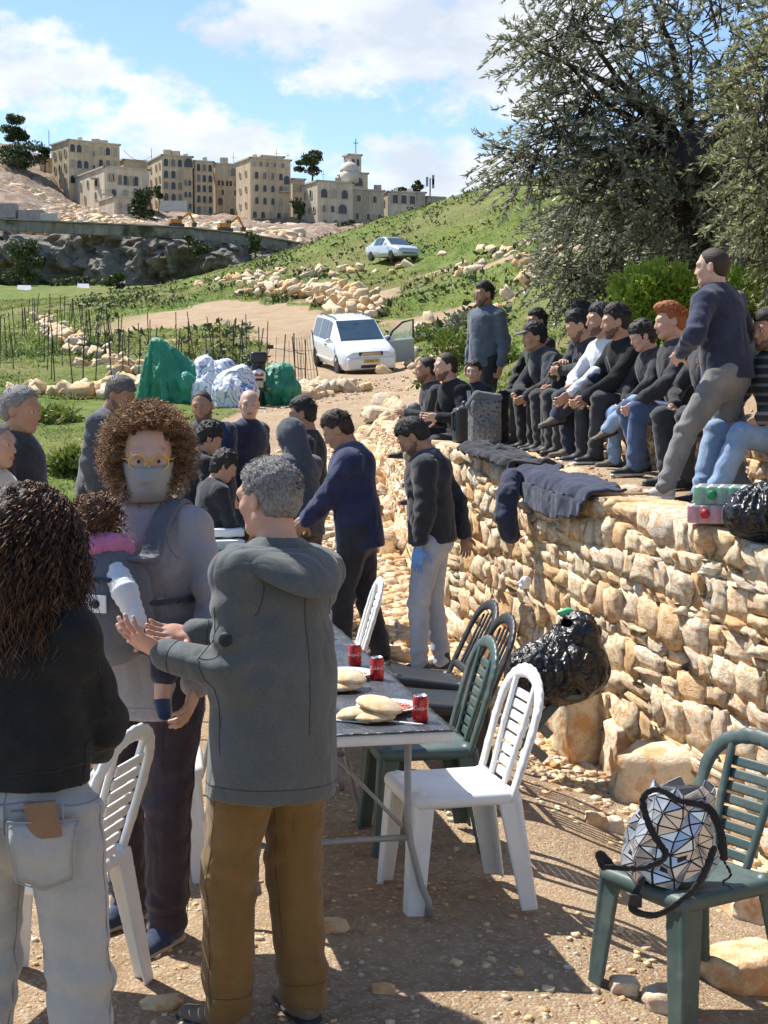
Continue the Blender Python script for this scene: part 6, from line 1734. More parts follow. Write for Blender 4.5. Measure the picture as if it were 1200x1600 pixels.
person('child with black hair in front of the navy polo man, half hidden by frizzy hair', X_at(318, 11.2), 11.2, 60, 1.46, lean=(12, 0), head=(20, -26, 0), skin=SKIN_A, top=C_BLACK2, bottom=C_NAVY, shoe=S_BLACK, hair='mop', hmat=HAIR_K, hl=(.0, .34, .98), hr=(.14, .34, .98), seed=16)
person('bald man in dark navy jacket glancing right', X_at(386, 13.9), 13.9, 128, 1.78, w=1.02, head=(44, -4, 0), skin=m_skin('skin_pink', (.62, .40, .31)), top=C_NAVY, fit=.026, hem=.22, bottom=C_DJEAN, shoe=S_BLACK, hair='rim', hmat=HAIR_GR, seed=17)
person('man with cropped black hair and black jacket facing left behind the grey hood', X_at(486, 12.4), 12.4, -82, 1.82, w=1.04, head=(-4, -8, 0), skin=SKIN_B, top=C_BLACK2, bottom=C_KJEAN, shoe=S_BLACK, hair='fade', hmat=HAIR_K, beard=STUB, seed=18)
person('person with a grey hood pulled up seen from behind at the table', X_at(472, 11.6), 11.6, -48, 1.68, w=1.02, lean=(8, 0), head=(0, -20, 0), skin=SKIN_B, top=C_GREYBL, fit=.035, hem=.20, hood='up', bottom=C_KJEAN, shoe=S_BLACK, hair='none', seed=19, hl=(-.12, .34, .98), hr=(.12, .34, .98))
person('tall man in dark blue hoodie bending over the far end of the table', X_at(560, 10.8), 10.8, -84, 1.80, w=1.06, lean=(6, 0), head=(-2, -30, 0), skin=SKIN_B, top=C_NAVY2, fit=.038, hem=.24, hood='down', bottom=C_BLACK2, bfit=.035, shoe=S_BLACK, hair='fade', hmat=HAIR_BR, hl=(-.05, .36, .98), hr=(.12, .40, .98), el=(-.7, -.5, -.5), er=(.7, -.5, -.5), seed=20, fl=(-.10, .12, .075), fr=(.10, -.14, .075), vox=.0195)
J_GLOVE = person('bearded man in black jacket, light jeans and blue gloves looking down by the wall', X_at(676, 10.7), 10.7, -78, 1.82, w=1.04, lean=(4, 0), head=(-4, -38, 0), skin=SKIN_B, top=C_BLACK2, fit=.034, hem=.15, hood='down', bottom=C_LBLUE, bfit=.018, shoe=m_plain('dark_trainer', (.04, .045, .05), .7, .2, 20, .1), sole=RUB_W, hair='short', hmat=HAIR_K, beard=STUB, hl=(-.27, .05, .80), hr=(.13, -.20, .92), er=(.9, -.6, .1), el=(-.4, -.8, 0), glove={-1: GLOVE}, hand_l=dict(D=(0, .1, -1), N=(1, 0, 0), curl=.3, spread=.1), seed=21, vox=.014, hvox=.0065, fl=(-.09, .07, .075), fr=(.09, -.05, .075))
# grey lining of his hood
S = SDF(); _nb, _f, _r, _u = J_GLOVE['nb'], J_GLOVE['fwd'], J_GLOVE['rt'], J_GLOVE['up']
for s in (-1, 1): S.cone(_nb + _r * .085 * s - _f * .05 + _u * .025, _nb + _r * .075 * s + _f * .075 - _u * .035, .020, None, .01); S.cone(_nb + _r * .075 * s + _f * .075 - _u * .035, _nb + _r * .03 * s + _f * .10 - _u * .13, .018, .012, .01)
S.obj('hood_lining', .008, m_cloth('slate_blue_lining', (.13, .16, .20), .1), J_GLOVE['root'])

# --- terrace
def seat(label, px, Y, phi, h=1.74, dz=.0, back=0.0, kneex=.10, ff=.42, spread=.11, **kw):
    "someone sitting on the bench wall (pelvis on its top) with feet on the terrace"
    px += 30; rv = random.Random(kw.get('seed', 1)); phi += rv.uniform(-10, 10)
    if 'lean' in kw: kw['lean'] = (kw['lean'][0] + rv.uniform(-5, 5), rv.uniform(-4, 4))
    kw['twist'] = rv.uniform(-8, 8)
    if 'head' in kw: kw['head'] = (kw['head'][0] + rv.uniform(-14, 14), kw['head'][1] + rv.uniform(-5, 3), rv.uniform(-5, 5))
    if 'hl' not in kw and rv.random() < .6: kw['hl'] = (-.20, .34, .54); kw['hr'] = (.19, .30, .56)
    for _ in range(12):      # slide along the sight line until the hips are over the bench
        Y += (float(bench_x(np.array([Y]))[0]) + .13 - X_at(px, Y)) * 2.0
    X = X_at(px, Y)
    zt = float(terr_z(np.array([Y]))[0]); k = h / 1.75
    kw.setdefault('pelvis', (0, 0, (BENCH_H + .09 + dz) / k)); kw.setdefault('lean', (16, 0))
    kw.setdefault('fl', (-spread, ff, .075)); kw.setdefault('fr', (spread, ff, .075))
    kw.setdefault('hl', (-.08, .36, .58)); kw.setdefault('hr', (.08, .36, .58)); kw.setdefault('el', (-1, -.3, -.2)); kw.setdefault('er', (1, -.3, -.2))
    kw.setdefault('hand_l', dict(curl=.7)); kw.setdefault('hand_r', dict(curl=.7))
    return person(label, X, Y, phi, h, z=zt, **kw)
GRP = None
J_ = person('seated man in black clasping his knee at the far end of the wall', X_at(700, 14.9), 14.9, -100, 1.70, z=float(wall_top(np.array([14.9]))[0]) - .07, lean=(20, 0), head=(0, -4, 0), skin=SKIN_B, top=C_BLACK2, fit=.03, bottom=C_TAN, shoe=S_BLACK, hair='buzz', hmat=HAIR_K, beard=STUB, seed=31, fl=(-.12, .34, -.50), fr=(.12, .40, -.05), kr=(.1, .6, 1), hl=(.06, .42, .33), hr=(.18, .38, .31), pelvis=(0, 0, .09), hand_l=dict(curl=.7), hand_r=dict(curl=.7))
J_ADI = person('seated bearded man in black track jacket with white sleeve stripes', X_at(736, 13.9), 13.9, -112, 1.70, z=float(wall_top(np.array([13.9]))[0]) - .05, head=(4, -4, 0), skin=SKIN_C, top=C_BLACK, fit=.028, hood='down', bottom=C_BLACK2, shoe=S_BLACK, hair='buzz', hmat=HAIR_BR, beard=STUB, seed=32, pelvis=(0, 0, .09), lean=(24, 0), fl=(-.14, .40, -.36), fr=(.14, .44, -.30), hl=(-.14, .40, .28), hr=(.12, .40, .28))
for o_ in (-.018, 0, .018):
    mb = MB(); a, e, w_ = J_ADI['sh'][-1], J_ADI['elb'][-1], J_ADI['wr'][-1]
    pts = [a + (e - a) * t for t in (.02, .3, .6, .85)] + [e + (w_ - e) * t for t in (.1, .4, .7, .9)]
    rr = [.075, .073, .070, .068, .066, .062, .056, .052]
    side = nrm(npv((-.85, -.5, .1))); tang = nrm(npv((.35, -.8, 0)))
    mb.tube([p + side * q + tang * o_ for p, q in zip(pts, rr)], .0062, 5); mb.build('sleeve_stripe', C_WHITE, J_ADI['root'])
person('boy in dark jacket sitting behind the man with the striped sleeves', X_at(744, 14.6), 14.6, -150, 1.38, z=float(terr_z(np.array([14.6]))[0]) + .02, head=(-8, 0, 0), skin=SKIN_C, top=C_BLACK2, fit=.03, bottom=C_BLACK2, shoe=S_BLACK, hair='short', hmat=HAIR_BR, seed=33, pelvis=(0, 0, .20), lean=(6, 0), fl=(-.12, .36, .075), fr=(.12, .36, .075), hl=(-.1, .3, .5), hr=(.1, .3, .5))
person('man in steel grey jersey standing tall on the terrace with arms at his sides', X_at(757, 15.4), 15.4, -128, 1.62, z=float(terr_z(np.array([15.4]))[0]), w=1.14, head=(10, -4, 0), lean=(0, -2), skin=SKIN_B, top=C_STEEL, fit=.022, hem=.18, collar=False, bottom=C_BLACK2, shoe=S_BLACK, hair='fade', hmat=HAIR_K, beard=STUB, hand_l=dict(curl=.8), hand_r=dict(curl=.7), seed=34, vox=.0195, hvox=.0080)
seat('man in black with cropped hair leaning back behind the man in the cap', 822, 13.9, -118, 1.76, dz=.12, skin=SKIN_B, top=C_BLACK2, bottom=C_KJEAN, shoe=S_BLACK, hair='fade', hmat=HAIR_K, beard=STUB, seed=35, lean=(6, 0), face=True)
J_CAP = seat('seated man in grey cap and black hooded jacket leaning forward', 862, 12.9, -104, 1.78, w=1.08, head=(-4, -8, 0), skin=SKIN_A, top=C_BLACK2, fit=.034, hood='down', bottom=C_BLACK2, bfit=.03, shoe=S_BLACK, hair='short', hmat=HAIR_K, seed=36, lean=(30, 0), hl=(-.14, .50, .48), hr=(.10, .50, .50), ff=.40, vox=.0195)
S = SDF(); hp = J_CAP['hp']; S.ell(hp(0, -.012, .052), npv((.084, .104, .082)), J_CAP['Hm'], .02); S.plane(hp(0, 0, .045), J_CAP['Hm'] @ npv((0, .1, -1))); cap = S.obj('cap', .007, m_cloth('grey_cap_cloth', (.12, .12, .115), .1), J_CAP['root'])
S = SDF(); S.ell(hp(0, .105, .050), npv((.062, .072, .012)), J_CAP['Hm'] @ np.array(Matrix.Rotation(-.22, 3, 'X')), .01); S.obj('peak', .006, MATS['grey_cap_cloth'], cap)
seat('man with glasses and black jacket mostly hidden behind the bearded man with a phone', 892, 13.3, -106, 1.76, dz=.06, skin=SKIN_B, top=C_BLACK2, bottom=C_KJEAN, shoe=S_BLACK, hair='short', hmat=HAIR_K, beard=STUB, seed=37, lean=(12, 0))
J_PH = seat('bearded man in black jacket looking at a phone between the cap and the white shirt', 912, 12.5, -104, 1.74, head=(0, -22, 0), skin=SKIN_A, top=C_BLACK2, fit=.028, bottom=C_KJEAN, shoe=S_BLACK, zip_=ZIP, hair='fade', hmat=HAIR_K, beard=STUB, seed=38, lean=(16, 0), hl=(-.06, .40, .72), hr=(.06, .34, .78))
phone_at('dark phone held by the bearded man beside the white shirt', to_world(J_PH, J_PH['wr'][-1] + npv((.0, .09, .06))), (.5, .1, radians(110)))
seat('man in white long-sleeved shirt and dark jeans sitting with one leg crossed', 940, 11.95, -106, 1.80, head=(6, -4, 0), skin=SKIN_A, top=C_WHITE, fit=.016, collar=False, bottom=C_DJEAN, shoe=S_BROWN, hair='short', hmat=HAIR_K, beard=STUB, seed=39, lean=(20, 0), hl=(-.16, .56, .50), hr=(.04, .44, .56), fl=(.06, .54, .34), fr=(.10, .40, .075), kl=(-.3, .8, .6), fyl=(-8, -10), vox=.0195, hvox=.0080)
seat('man in black hoodie with white drawstring, hands clasped, ripped dark jeans', 972, 11.35, -106, 1.78, head=(2, -6, 0), skin=SKIN_A, top=C_BLACK, fit=.026, hood='down', bottom=C_KJEAN, bfit=.018, shoe=S_BLACK, sole=RUB_W, hair='fade', hmat=HAIR_K, beard=STUB, seed=40, lean=(18, 0), hl=(-.04, .50, .50), hr=(.05, .48, .50), ff=.44, vox=.0195, hvox=.0065, zip_=C_WHITE)
seat('boy in dark jacket and blue jeans with one foot up on his knee', 1008, 10.95, -104, 1.46, dz=.02, head=(4, -20, 0), skin=SKIN_C, top=C_BLACK2, fit=.03, bottom=C_JEAN2, bfit=.024, shoe=S_BROWN, hair='mop', hmat=HAIR_K, seed=41, lean=(22, 0), fl=(.10, .52, .36), fr=(.16, .42, .075), kl=(-.6, .8, .4), fyl=(20, -20), hl=(-.10, .42, .60), hr=(.05, .36, .62), el=(-1, 0, 0), er=(1, 0, 0))
J_RED = seat('red-haired young man in black padded jacket and blue jeans', 1046, 10.5, -100, 1.76, head=(-6, -4, 0), skin=m_skin('skin_freckled', (.60, .37, .26)), top=C_BLACK2, fit=.032, hood='down', bottom=C_JEAN, bfit=.022, shoe=S_BLACK, sole=RUB_W, hair='quiff', hmat=HAIR_RED, brow=HAIR_RED, seed=42, lean=(18, 0), hl=(-.16, .44, .52), hr=(.14, .30, .56), fl=(-.12, .44, .075), fr=(.10, .32, .075), vox=.0195, hvox=.0080)
for o_ in (-.012, .006):
    mb = MB(); e, w_ = J_RED['elb'][-1], J_RED['wr'][-1]
    mb.tube([e + (w_ - e) * t + nrm(npv((-.9, -.3, .4))) * (.060 - .016 * t) + npv((0, -.018, .012)) * (o_ / .012) for t in (.1, .35, .6, .85)], .0065, 5); mb.build('sleeve_stripe', m_cloth('pale_blue_stripe', (.45, .50, .60), .1), J_RED['root'])
seat('man in grey jeans and black trainers sitting behind the man who stands on the terrace', 1102, 10.15, -104, 1.74, skin=SKIN_B, top=C_BLACK2, bottom=C_KJEAN, shoe=S_BLACK, hair='short', hmat=HAIR_K, seed=43, ff=.40)
seat('man in striped grey jacket and sky blue jeans at the right edge', 1198, 9.6, -108, 1.74, head=(0, -4, 0), skin=SKIN_B, top=C_STRIPE, fit=.03, bottom=C_JEAN2, bfit=.026, shoe=S_BLACK, hair='short', hmat=HAIR_K, beard=STUB, seed=44, ff=.58, fl=(-.12, .60, .075), fr=(.10, .56, .075), lean=(10, 0))
J_STAND = person('man in navy jacket and grey jeans standing one foot forward on the terrace', X_at(1134, 9.8), 9.8, -60, 1.66, z=float(terr_z(np.array([9.6]))[0]), w=1.14, lean=(9, 0), twist=14, head=(-6, -2, 0), skin=SKIN_C, top=C_NAVY, fit=.026, hem=.17, bottom=C_GJEAN, bfit=.022, shoe=S_GREYPINK, sole=RUB_W, hair='buzz', hmat=HAIR_BR, beard=None, seed=45,
    hl=(-.20, .26, 1.02), hr=(.24, .16, 1.02), el=(-.9, -.6, .1), er=(.9, -.6, .1), fl=(-.26, .36, .075), fr=(.10, -.10, .075), fyl=-16, fyr=10, kl=(-.35, 1, .4), pelvis=(0, .0, .905), vox=.0135, hvox=.0080)
# two small people on the slope behind the standing man are not visible; loose coats lie on the wall

# ------------------------------------------------------------------ seams, hems and pockets on the nearest clothes
SEAM_G = m_cloth('charcoal_seam', (.030, .034, .034), .1); SEAM_M = m_cloth('mustard_seam', (.085, .048, .012), .1); SEAM_D = m_cloth('denim_seam_dark', (.20, .195, .19), .1); SEAM_V = m_cloth('mauve_seam', (.24, .215, .22), .1); SEAM_K = m_cloth('black_seam', (.006, .006, .006), .1)
def dress(J, ms, mt, hemz, back=True, raglan=True):
    nb, up, f, r, k, sh, elb, wr, pel = (J[x] for x in ('nb', 'up', 'fwd', 'rt', 'k', 'sh', 'elb', 'wr', 'pel'))
    t = J['top']
    if t:
        for s in (-1, 1):
            ax = nrm(elb[s] - sh[s]); u = nrm(np.cross(ax, f)); v = np.cross(ax, u)
            c = sh[s] - r * .03 * s - up * .01
            seam(t, ring_pts(c, up, f, .11, .11, 18), 'armhole_seam', ms)
            q = nrm(wr[s] - elb[s]); u2 = nrm(np.cross(q, npv((.3, .5, .8)))); v2 = np.cross(q, u2)
            seam(t, ring_pts(elb[s] + (wr[s] - elb[s]) * .80, u2, v2, .06, .06, 14), 'cuff_seam', ms)
            seam(t, [sh[s] - up * (.08 + .09 * i) * k + r * s * .16 * k for i in range(6)], 'side_seam', ms)
        seam(t, ring_pts(pel + up * (hemz + .045) * k, r, f, .22, .18, 26), 'hem_band', ms)
        if back: seam(t, [nb - f * .16 - up * (.06 + .08 * i) * k for i in range(7)], 'back_seam', ms)
    b = J['trousers']
    if b:
        for s in (-1, 1):
            hp_, kn, an = J['hpj'][s], J['kn'][s], J['an'][s]
            o = npv((.13 * s, -.01, 0))
            seam(b, [hp_ + o + npv((0, 0, .06)), hp_ * .6 + kn * .4 + o, kn + o, kn * .5 + an * .5 + o, an + o + npv((0, 0, .03))], 'outer_seam', mt)
            i_ = npv((-.09 * s, -.02, 0)); seam(b, [hp_ * .65 + kn * .35 + i_, kn + i_, kn * .4 + an * .6 + i_], 'inner_seam', mt)
            e = nrm(an - kn); u = nrm(np.cross(e, npv((0, 1, 0)))); v = np.cross(e, u); seam(b, ring_pts(an - e * .045, u, v, .08, .08, 14), 'hem_seam', mt)
            seam(b, [pel + npv((.03 * s, -.2, .035)) * k, pel + npv((.09 * s, -.2, .03)) * k, pel + npv((.15 * s, -.18, .04)) * k], 'pocket_welt', mt, .0028)
        seam(b, [pel + npv((0, -.22, .10 - .03 * i)) * k for i in range(6)], 'seat_seam', mt)
dress(J_GREY, SEAM_G, SEAM_M, .10 - .31, True); dress(J_FRIZZ, SEAM_V, SEAM_K, .10 - .26, False); dress(J_BLACK, SEAM_K, SEAM_D, .10 - .045, False)
seam(J_BLACK['trousers'], ring_pts(J_BLACK['pel'] + npv((0, 0, .055)), npv((1, 0, 0)), npv((0, 1, 0)), .22, .2, 26), 'yoke_seam', SEAM_D)
for _i, _x in enumerate((-.13, 0, .13)):
    mb = MB(); mb.box((0, 0, 0), (.006, .004, .026)); o_ = mb.build('belt_loop', C_PALE, J_BLACK['root'], bevel=.002); o_.location = J_BLACK['pel'] + npv((_x, -.146 + abs(_x) * .30, .005))
# ================================================================== CHAIRS
def m_used_plastic(name, c, dust, rough):
    t = NT(name); n = t.noise(5, 6, .7); sc = t.noise(40, 4, .75, sc=(1, 1, .25))
    col = t.mix(t.ramp(n, [(.48, 0.0), (.72, .45)]), c, dust); col = t.mix(t.ramp(sc, [(.62, 0.0), (.70, .35)]), col, tuple(x * .75 + .1 * y for x, y in zip(c, dust)))
    t.col(col); t.rough(t.ramp(n, [(.4, rough), (.7, rough + .25)])); t.bump(t.noise(150, 3, .6), .08, .003); MATS[name] = t.m; return t.m
PL_WHITE = m_used_plastic('white_plastic', (.76, .76, .75), (.58, .53, .46), .36); PL_GREEN = m_used_plastic('dark_green_plastic', (.055, .090, .084), (.20, .20, .17), .40); STEEL_ = m_plain('grey_bar', (.16, .17, .175), .5, .1, 15, .05); PL_BLACK = m_plain('black_plastic', (.022, .024, .026), .45, .2, 9, .1)
def chair_proto(style, mat):
    root = empty('plastic_chair')
    up = npv((0, 0, 1))
    S = SDF()       # seat: dished slab with rolled rim
    S.box((0, .005, .432), (.205, .205, .016), rnd=.016, taper=0); S.cone((-.165, .19, .425), (.165, .19, .425), .030, None, .02)
    for s in (-1, 1): S.cone((.190 * s, -.17, .425), (.190 * s, .18, .425), .024, None, .02)
    S.cone((-.17, -.185, .427), (.17, -.185, .427), .022, None, .02)
    S.ell((0, .0, .480), (.19, .20, .042), None, .02, 's')
    for i in range(5): S.cone((-.07 + .035 * i, -.13, .45), (-.07 + .035 * i, -.10, .45), .005, None, 0, None, 1, 's')
    S.obj('seat', .0065, mat, root)
    # back: leaning arch
    def bp(x, z, d=0.0): return npv((x, -.185 - (z - .44) * .30 - .03 * sin((z - .44) / .45 * pi) * 0 + d, z))
    nback = nrm(npv((0, 1, .30)))
    A = SDF(); pts = [bp(-.195, .43), bp(-.205, .55), bp(-.212, .66), bp(-.205, .74)] + [bp(.200 * cos(a), .74 + .125 * sin(a)) for a in [pi - pi * i / 12 for i in range(1, 12)]] + [bp(.205, .74), bp(.212, .66), bp(.205, .55), bp(.195, .43)]
    for p, q in zip(pts, pts[1:]): A.cone(p, q, .027, None, .012, nback, 2.1)
    A.obj('back_frame', .0065, mat, root)
    if style == 'slat':
        for s in (-1, 1):
            T = SDF(); T.cone(bp(.078 * s, .44), bp(.105 * s, .66), .017, None, .01, nback, 1.6); T.cone(bp(.105 * s, .66), bp(.108 * s, .835), .017, None, .01, nback, 1.6); T.obj('stile', .0065, mat, root)
        for i in range(8):
            z = .475 + .042 * i; wd = .078 + .028 * min(1, (z - .44) / .22)
            T = SDF(); Ms = np.stack([npv((1, 0, 0)), nback, np.cross(npv((1, 0, 0)), nback)], 1); T.box(bp(0, z, -.016), (wd, .0055, .0178), Ms, .004); T.obj('slat', .0052, mat, root)
    else:
        for i in range(5):
            x = -.12 + .06 * i; T = SDF(); T.cone(bp(x * .8, .50, -.01), bp(x * 1.1, .82 - abs(x) * .25, -.02), .016, .013, .01, nback, 2); T.obj('slat', .0065, mat, root)
        T = SDF(); T.cone(bp(-.19, .51, -.005), bp(.19, .51, -.005), .022, None, .01, nback, 2); T.obj('rail', .0065, mat, root)
    for sx in (-1, 1):
        for fy, top, bot in ((1, (.165 * sx, .168, .43), (.205 * sx, .205, 0)), (-1, (.170 * sx, -.175, .43), (.205 * sx, -.245, 0))):
            a, b = npv(top), npv(bot); T = SDF()
            ax = nrm(b - a); ex = nrm(npv((1, 0, 0)) - ax * ax[0]); ey = np.cross(ax, ex)
            ML = np.stack([ex, ey, -ax], 1); Lh = np.linalg.norm(b - a) / 2 + .012; mid = (a + b) / 2
            T.box(mid + npv((-sx * .004, fy * .026, 0)), (.040, .0075, Lh), ML, .004, 0, 'u', -.22); T.box(mid + npv((sx * .026, -fy * .004, 0)), (.0075, .038, Lh), ML, .004, .008, 'u', -.22)
            T.cone(a + npv((0, 0, .0)), a + ax * .06, .034, .018, .02)
            T.plane((0, 0, 0), (0, 0, -1)); T.obj('leg', .0055, mat, root)
    return root
def place_chair(proto, label, X, Y, phi, z=None, tilt=0, group=None, first=False, rx=0):
    o = proto if first else copy_tree(proto)
    o.location = (X, Y, g1(X, Y) if z is None else z); o.rotation_euler = (rx, tilt, -radians(phi)); return tag(o, label, 'chair', group)


CW = chair_proto('slat', PL_WHITE); CG = chair_proto('slat', PL_GREEN); CK = chair_proto('bar', PL_BLACK)
place_chair(CW, 'white plastic chair at the near right corner of the table', X_at(706, 5.8), 5.8, -104, first=True)
place_chair(CW, 'white plastic chair behind the woman in black, its back arch beside her sleeve', X_at(54, 4.72), 4.72, -76)
place_chair(CW, 'white plastic chair whose seat shows between the masked woman and the charcoal hoodie', X_at(225, 6.05), 6.05, 82)
place_chair(CW, 'white plastic chair at the far side of the table, only its back top showing', X_at(510, 8.9), 8.9, -96)
place_chair(CG, 'dark green plastic chair at the bottom right holding a bag', X_at(1085, 4.98), 4.98, -122, first=True)
place_chair(CG, 'dark green plastic chair behind the near white chair at the table', X_at(655, 6.55), 6.55, -100)
place_chair(CK, 'black plastic chair with barred back tipped against the table', X_at(640, 8.0), 8.0, -100, first=True, rx=.16)
place_chair(CK, 'black plastic chair with barred back between the tipped one and the green chair', X_at(672, 7.45), 7.45, -100, rx=.10)
# folding stool with crossed legs under the rubbish bag
_g = hit(800, 1188, 7); FS = empty('folding_stool', tuple(_g), 0, 'dark folding stool with crossed legs under the black rubbish bag', 'stool')
def _fs(px, py, Y): return at(px, py, Y) - _g
for a_, b_ in (((872, 1095, 8.6), (787, 1190, 8.45)), ((836, 1085, 8.95), (782, 1150, 8.95)), ((778, 1120, 8.5), (852, 1186, 8.55)), ((800, 1090, 8.95), (860, 1150, 8.95))):
    mb = MB(); mb.bar(_fs(*a_), _fs(*b_), .055, .03, (0, 1, 0)); mb.build('leg', PL_GREEN if b_[0] < 800 else STEEL_, FS, bevel=.006)
mb = MB(); mb.bar(_fs(800, 1088, 8.5), _fs(905, 1088, 8.5), .05, .03); mb.bar(_fs(800, 1080, 8.95), _fs(905, 1080, 8.95), .05, .03); mb.build('seat_rail', PL_GREEN, FS, bevel=.006)

# ================================================================== TABLES
TDIR = Vector((-.205, 1, 0)).normalized(); TYAW = math.atan2(-TDIR.x, TDIR.y)
STEEL = m_plain('grey_painted_steel', (.30, .31, .32), .45, .1, 15, .05, metal=.3)
def table_proto():
    root = empty('folding_table')
    MB().box((0, 0, .722), (.38, .915, .020)).build('table_top', PL_WHITE, root, bevel=.010)
    for e in (-1, 1):
        y = e * .66
        for s in (-1, 1):
            mb = MB(); mb.tube([(s * .27, y, .70), (s * .27, y, .36), (s * .28, y, .28), (s * .32, y, .12), (s * .345, y + e * .01, .06), (s * .35, y + e * .01, 0)], .0135, 10); mb.build('leg', STEEL, root, True)
        mb = MB(); mb.tube([(-.272, y, .30), (.272, y, .30)], .012, 8); mb.build('crossbar', STEEL, root, True)
        mb = MB(); mb.tube([(-.25, y, .34), (0, y - e * .26, .60), (0, y - e * .36, .695)], .007, 6); mb.tube([(.25, y, .34), (0, y - e * .26, .60)], .007, 6); mb.build('brace', STEEL, root, True)
    return root
TP = table_proto()
T0 = Vector((X_at(712, 5.26), 5.26, 0)); TR_ = Vector((TDIR.y, -TDIR.x, 0))
TLAB = ['near white folding table under a black plastic cloth', 'second white folding table in the row, behind the near one', 'third folding table in the row near the men', 'farthest folding table of the row holding bags and trays']
TABS = []
for i in range(4):
    o = TP if i == 0 else copy_tree(TP); c = T0 - TR_ * .38 + TDIR * (.915 + 1.845 * i)
    o.location = (c.x, c.y, g1(c.x, c.y)); o.rotation_euler = (0, 0, TYAW); tag(o, TLAB[i], 'table', 'folding tables in a row'); TABS.append(o)
def m_film():
    t = NT('black_plastic_film'); t.col(t.ramp(t.noise(9, 4, .6), [(.3, (.030, .033, .040)), (.7, (.085, .092, .105))])); t.rough(t.ramp(t.noise(14, 4, .6), [(.3, .22), (.7, .42)])); t.spec(.8)  # black film; grey-blue of the reflected sky is put into its colour
    w = t.noise(26, 5, .6, sc=(1, .45, 1), dist=1.2); t.bump(w, .55, .02); MATS['black_plastic_film'] = t.m; return t.m
FILM = m_film()
for i, T in enumerate(TABS):
    nx, ny = 36, 84; g = np.stack(np.meshgrid(np.linspace(-.385, .385, nx), np.linspace(-.922 if i == 0 else -.922, .922, ny), indexing='ij'), -1).reshape(-1, 2)
    ed = np.maximum(np.abs(g[:, 0]) - .372, 0)
    zz = .7465 + np.maximum(0, .0035 * fbm(g * np.array([1, .6]), 14, 3, i) + .003 * (1 - np.abs(vnoise(g, 11, i + 9)) * 2)) - ed * .5
    V = np.hstack([g, zz[:, None]]); idx = np.arange(nx * ny).reshape(nx, ny); F = np.stack([idx[:-1, :-1], idx[1:, :-1], idx[1:, 1:], idx[:-1, 1:]], -1).reshape(-1, 4)
    o = np_obj('table_cover', V, F, FILM); m = o.modifiers.new('thickness', 'SOLIDIFY'); m.thickness = .002; m.offset = 1
    o.location = T.location; o.rotation_euler = T.rotation_euler; tag(o, ['crinkled shiny black plastic cover on the near table', 'black plastic cover on the second table', 'black plastic cover on the third table of the row', 'black plastic cover on the farthest table'][i], 'table cover', 'black table covers')
def on_table(u, v, dz=.0):
    "u metres left of the near right corner, v metres along the row"
    p = T0 - TR_ * u + TDIR * v; i = min(3, max(0, int(v / 1.845))); return Vector((p.x, p.y, TABS[i].location.z + .7515 + dz))
# ---- drinks
CAN_RED = m_plain('can_red', (.46, .014, .018), .28, .08, 20, 0, metal=.35, coat=.3); ALU = m_plain('aluminium', (.62, .62, .63), .3, .05, 30, 0, metal=.9)
def text_mesh(body, size, mat, wrap_r=None, extr=0.0, shear=.25, res=2):
    cu = bpy.data.curves.new('lettering', 'FONT'); cu.body = body; cu.size = size; cu.align_x = 'CENTER'; cu.align_y = 'CENTER'; cu.shear = shear; cu.resolution_u = res; cu.extrude = extr
    ob = bpy.data.objects.new('lettering_src', cu); COL.objects.link(ob); bpy.context.view_layer.update()
    me = bpy.data.meshes.new_from_object(ob.evaluated_get(bpy.context.evaluated_depsgraph_get())); bpy.data.objects.remove(ob)
    me.materials.clear(); me.materials.append(mat); n = len(me.vertices)
    if wrap_r:
        co = np.empty(n * 3); me.vertices.foreach_get('co', co); co = co.reshape(-1, 3)
        a = co[:, 0] / wrap_r; me.vertices.foreach_set('co', np.stack([wrap_r * np.sin(a), -wrap_r * np.cos(a), co[:, 1]], 1).astype(np.float32).ravel()); me.update()
    return me
WHITE_INK = m_plain('white_print', (.80, .79, .77), .5, .03, 20, 0)
CAN_R, CAN_Hh = .0285, .094
can_b = MB().lathe([(.019, 0), (.0265, .003), (CAN_R, .009), (CAN_R, CAN_Hh - .014), (.0245, CAN_Hh - .004), (.0235, CAN_Hh - .003)], 24).mesh('can_body', CAN_RED, True)
can_t = MB().lathe([(.0240, CAN_Hh - .0035), (.0248, CAN_Hh), (.0225, CAN_Hh), (.0220, CAN_Hh - .004), (.001, CAN_Hh - .004)], 24).mesh('lid', ALU, True)
can_tab = MB().box((0, .004, CAN_Hh - .002), (.005, .009, .001)).mesh('tab', ALU)
can_x = text_mesh('Coca-Cola', .021, WHITE_INK, CAN_R + .0004)
def can(label, u, v, rz=0, dz=0, grp='red drink cans on the tables'):
    r = empty('drink_can', on_table(u, v, dz), rz, label, 'can', grp)
    link(bpy.data.objects.new('can_body', can_b), r); l = link(bpy.data.objects.new('lid', can_t), r); link(bpy.data.objects.new('tab', can_tab), l)
    for a in (0, pi):
        t = link(bpy.data.objects.new('lettering', can_x), r); t.location = (0, 0, .052); t.rotation_euler = (0, 0, a)
    return r
can('red drink can at the near right corner of the table', .09, .14, .5); can('red drink can by the salad plate on the near table', .085, .95, .3); can('red drink can beyond the pitas on the near table', .115, 1.28, .1)
can('red drink can at the left of the near table beside the hoodie', .385, .42, .2); can('red drink can left of the bean plate', .36, .86, -.2); can('red drink can on the second table beside the bread', .13, 2.05, .4); can('far red drink can on the second table', .12, 2.55, .2); can('red drink can hidden partly by the hoodie on the second table', .30, 2.2, .1)
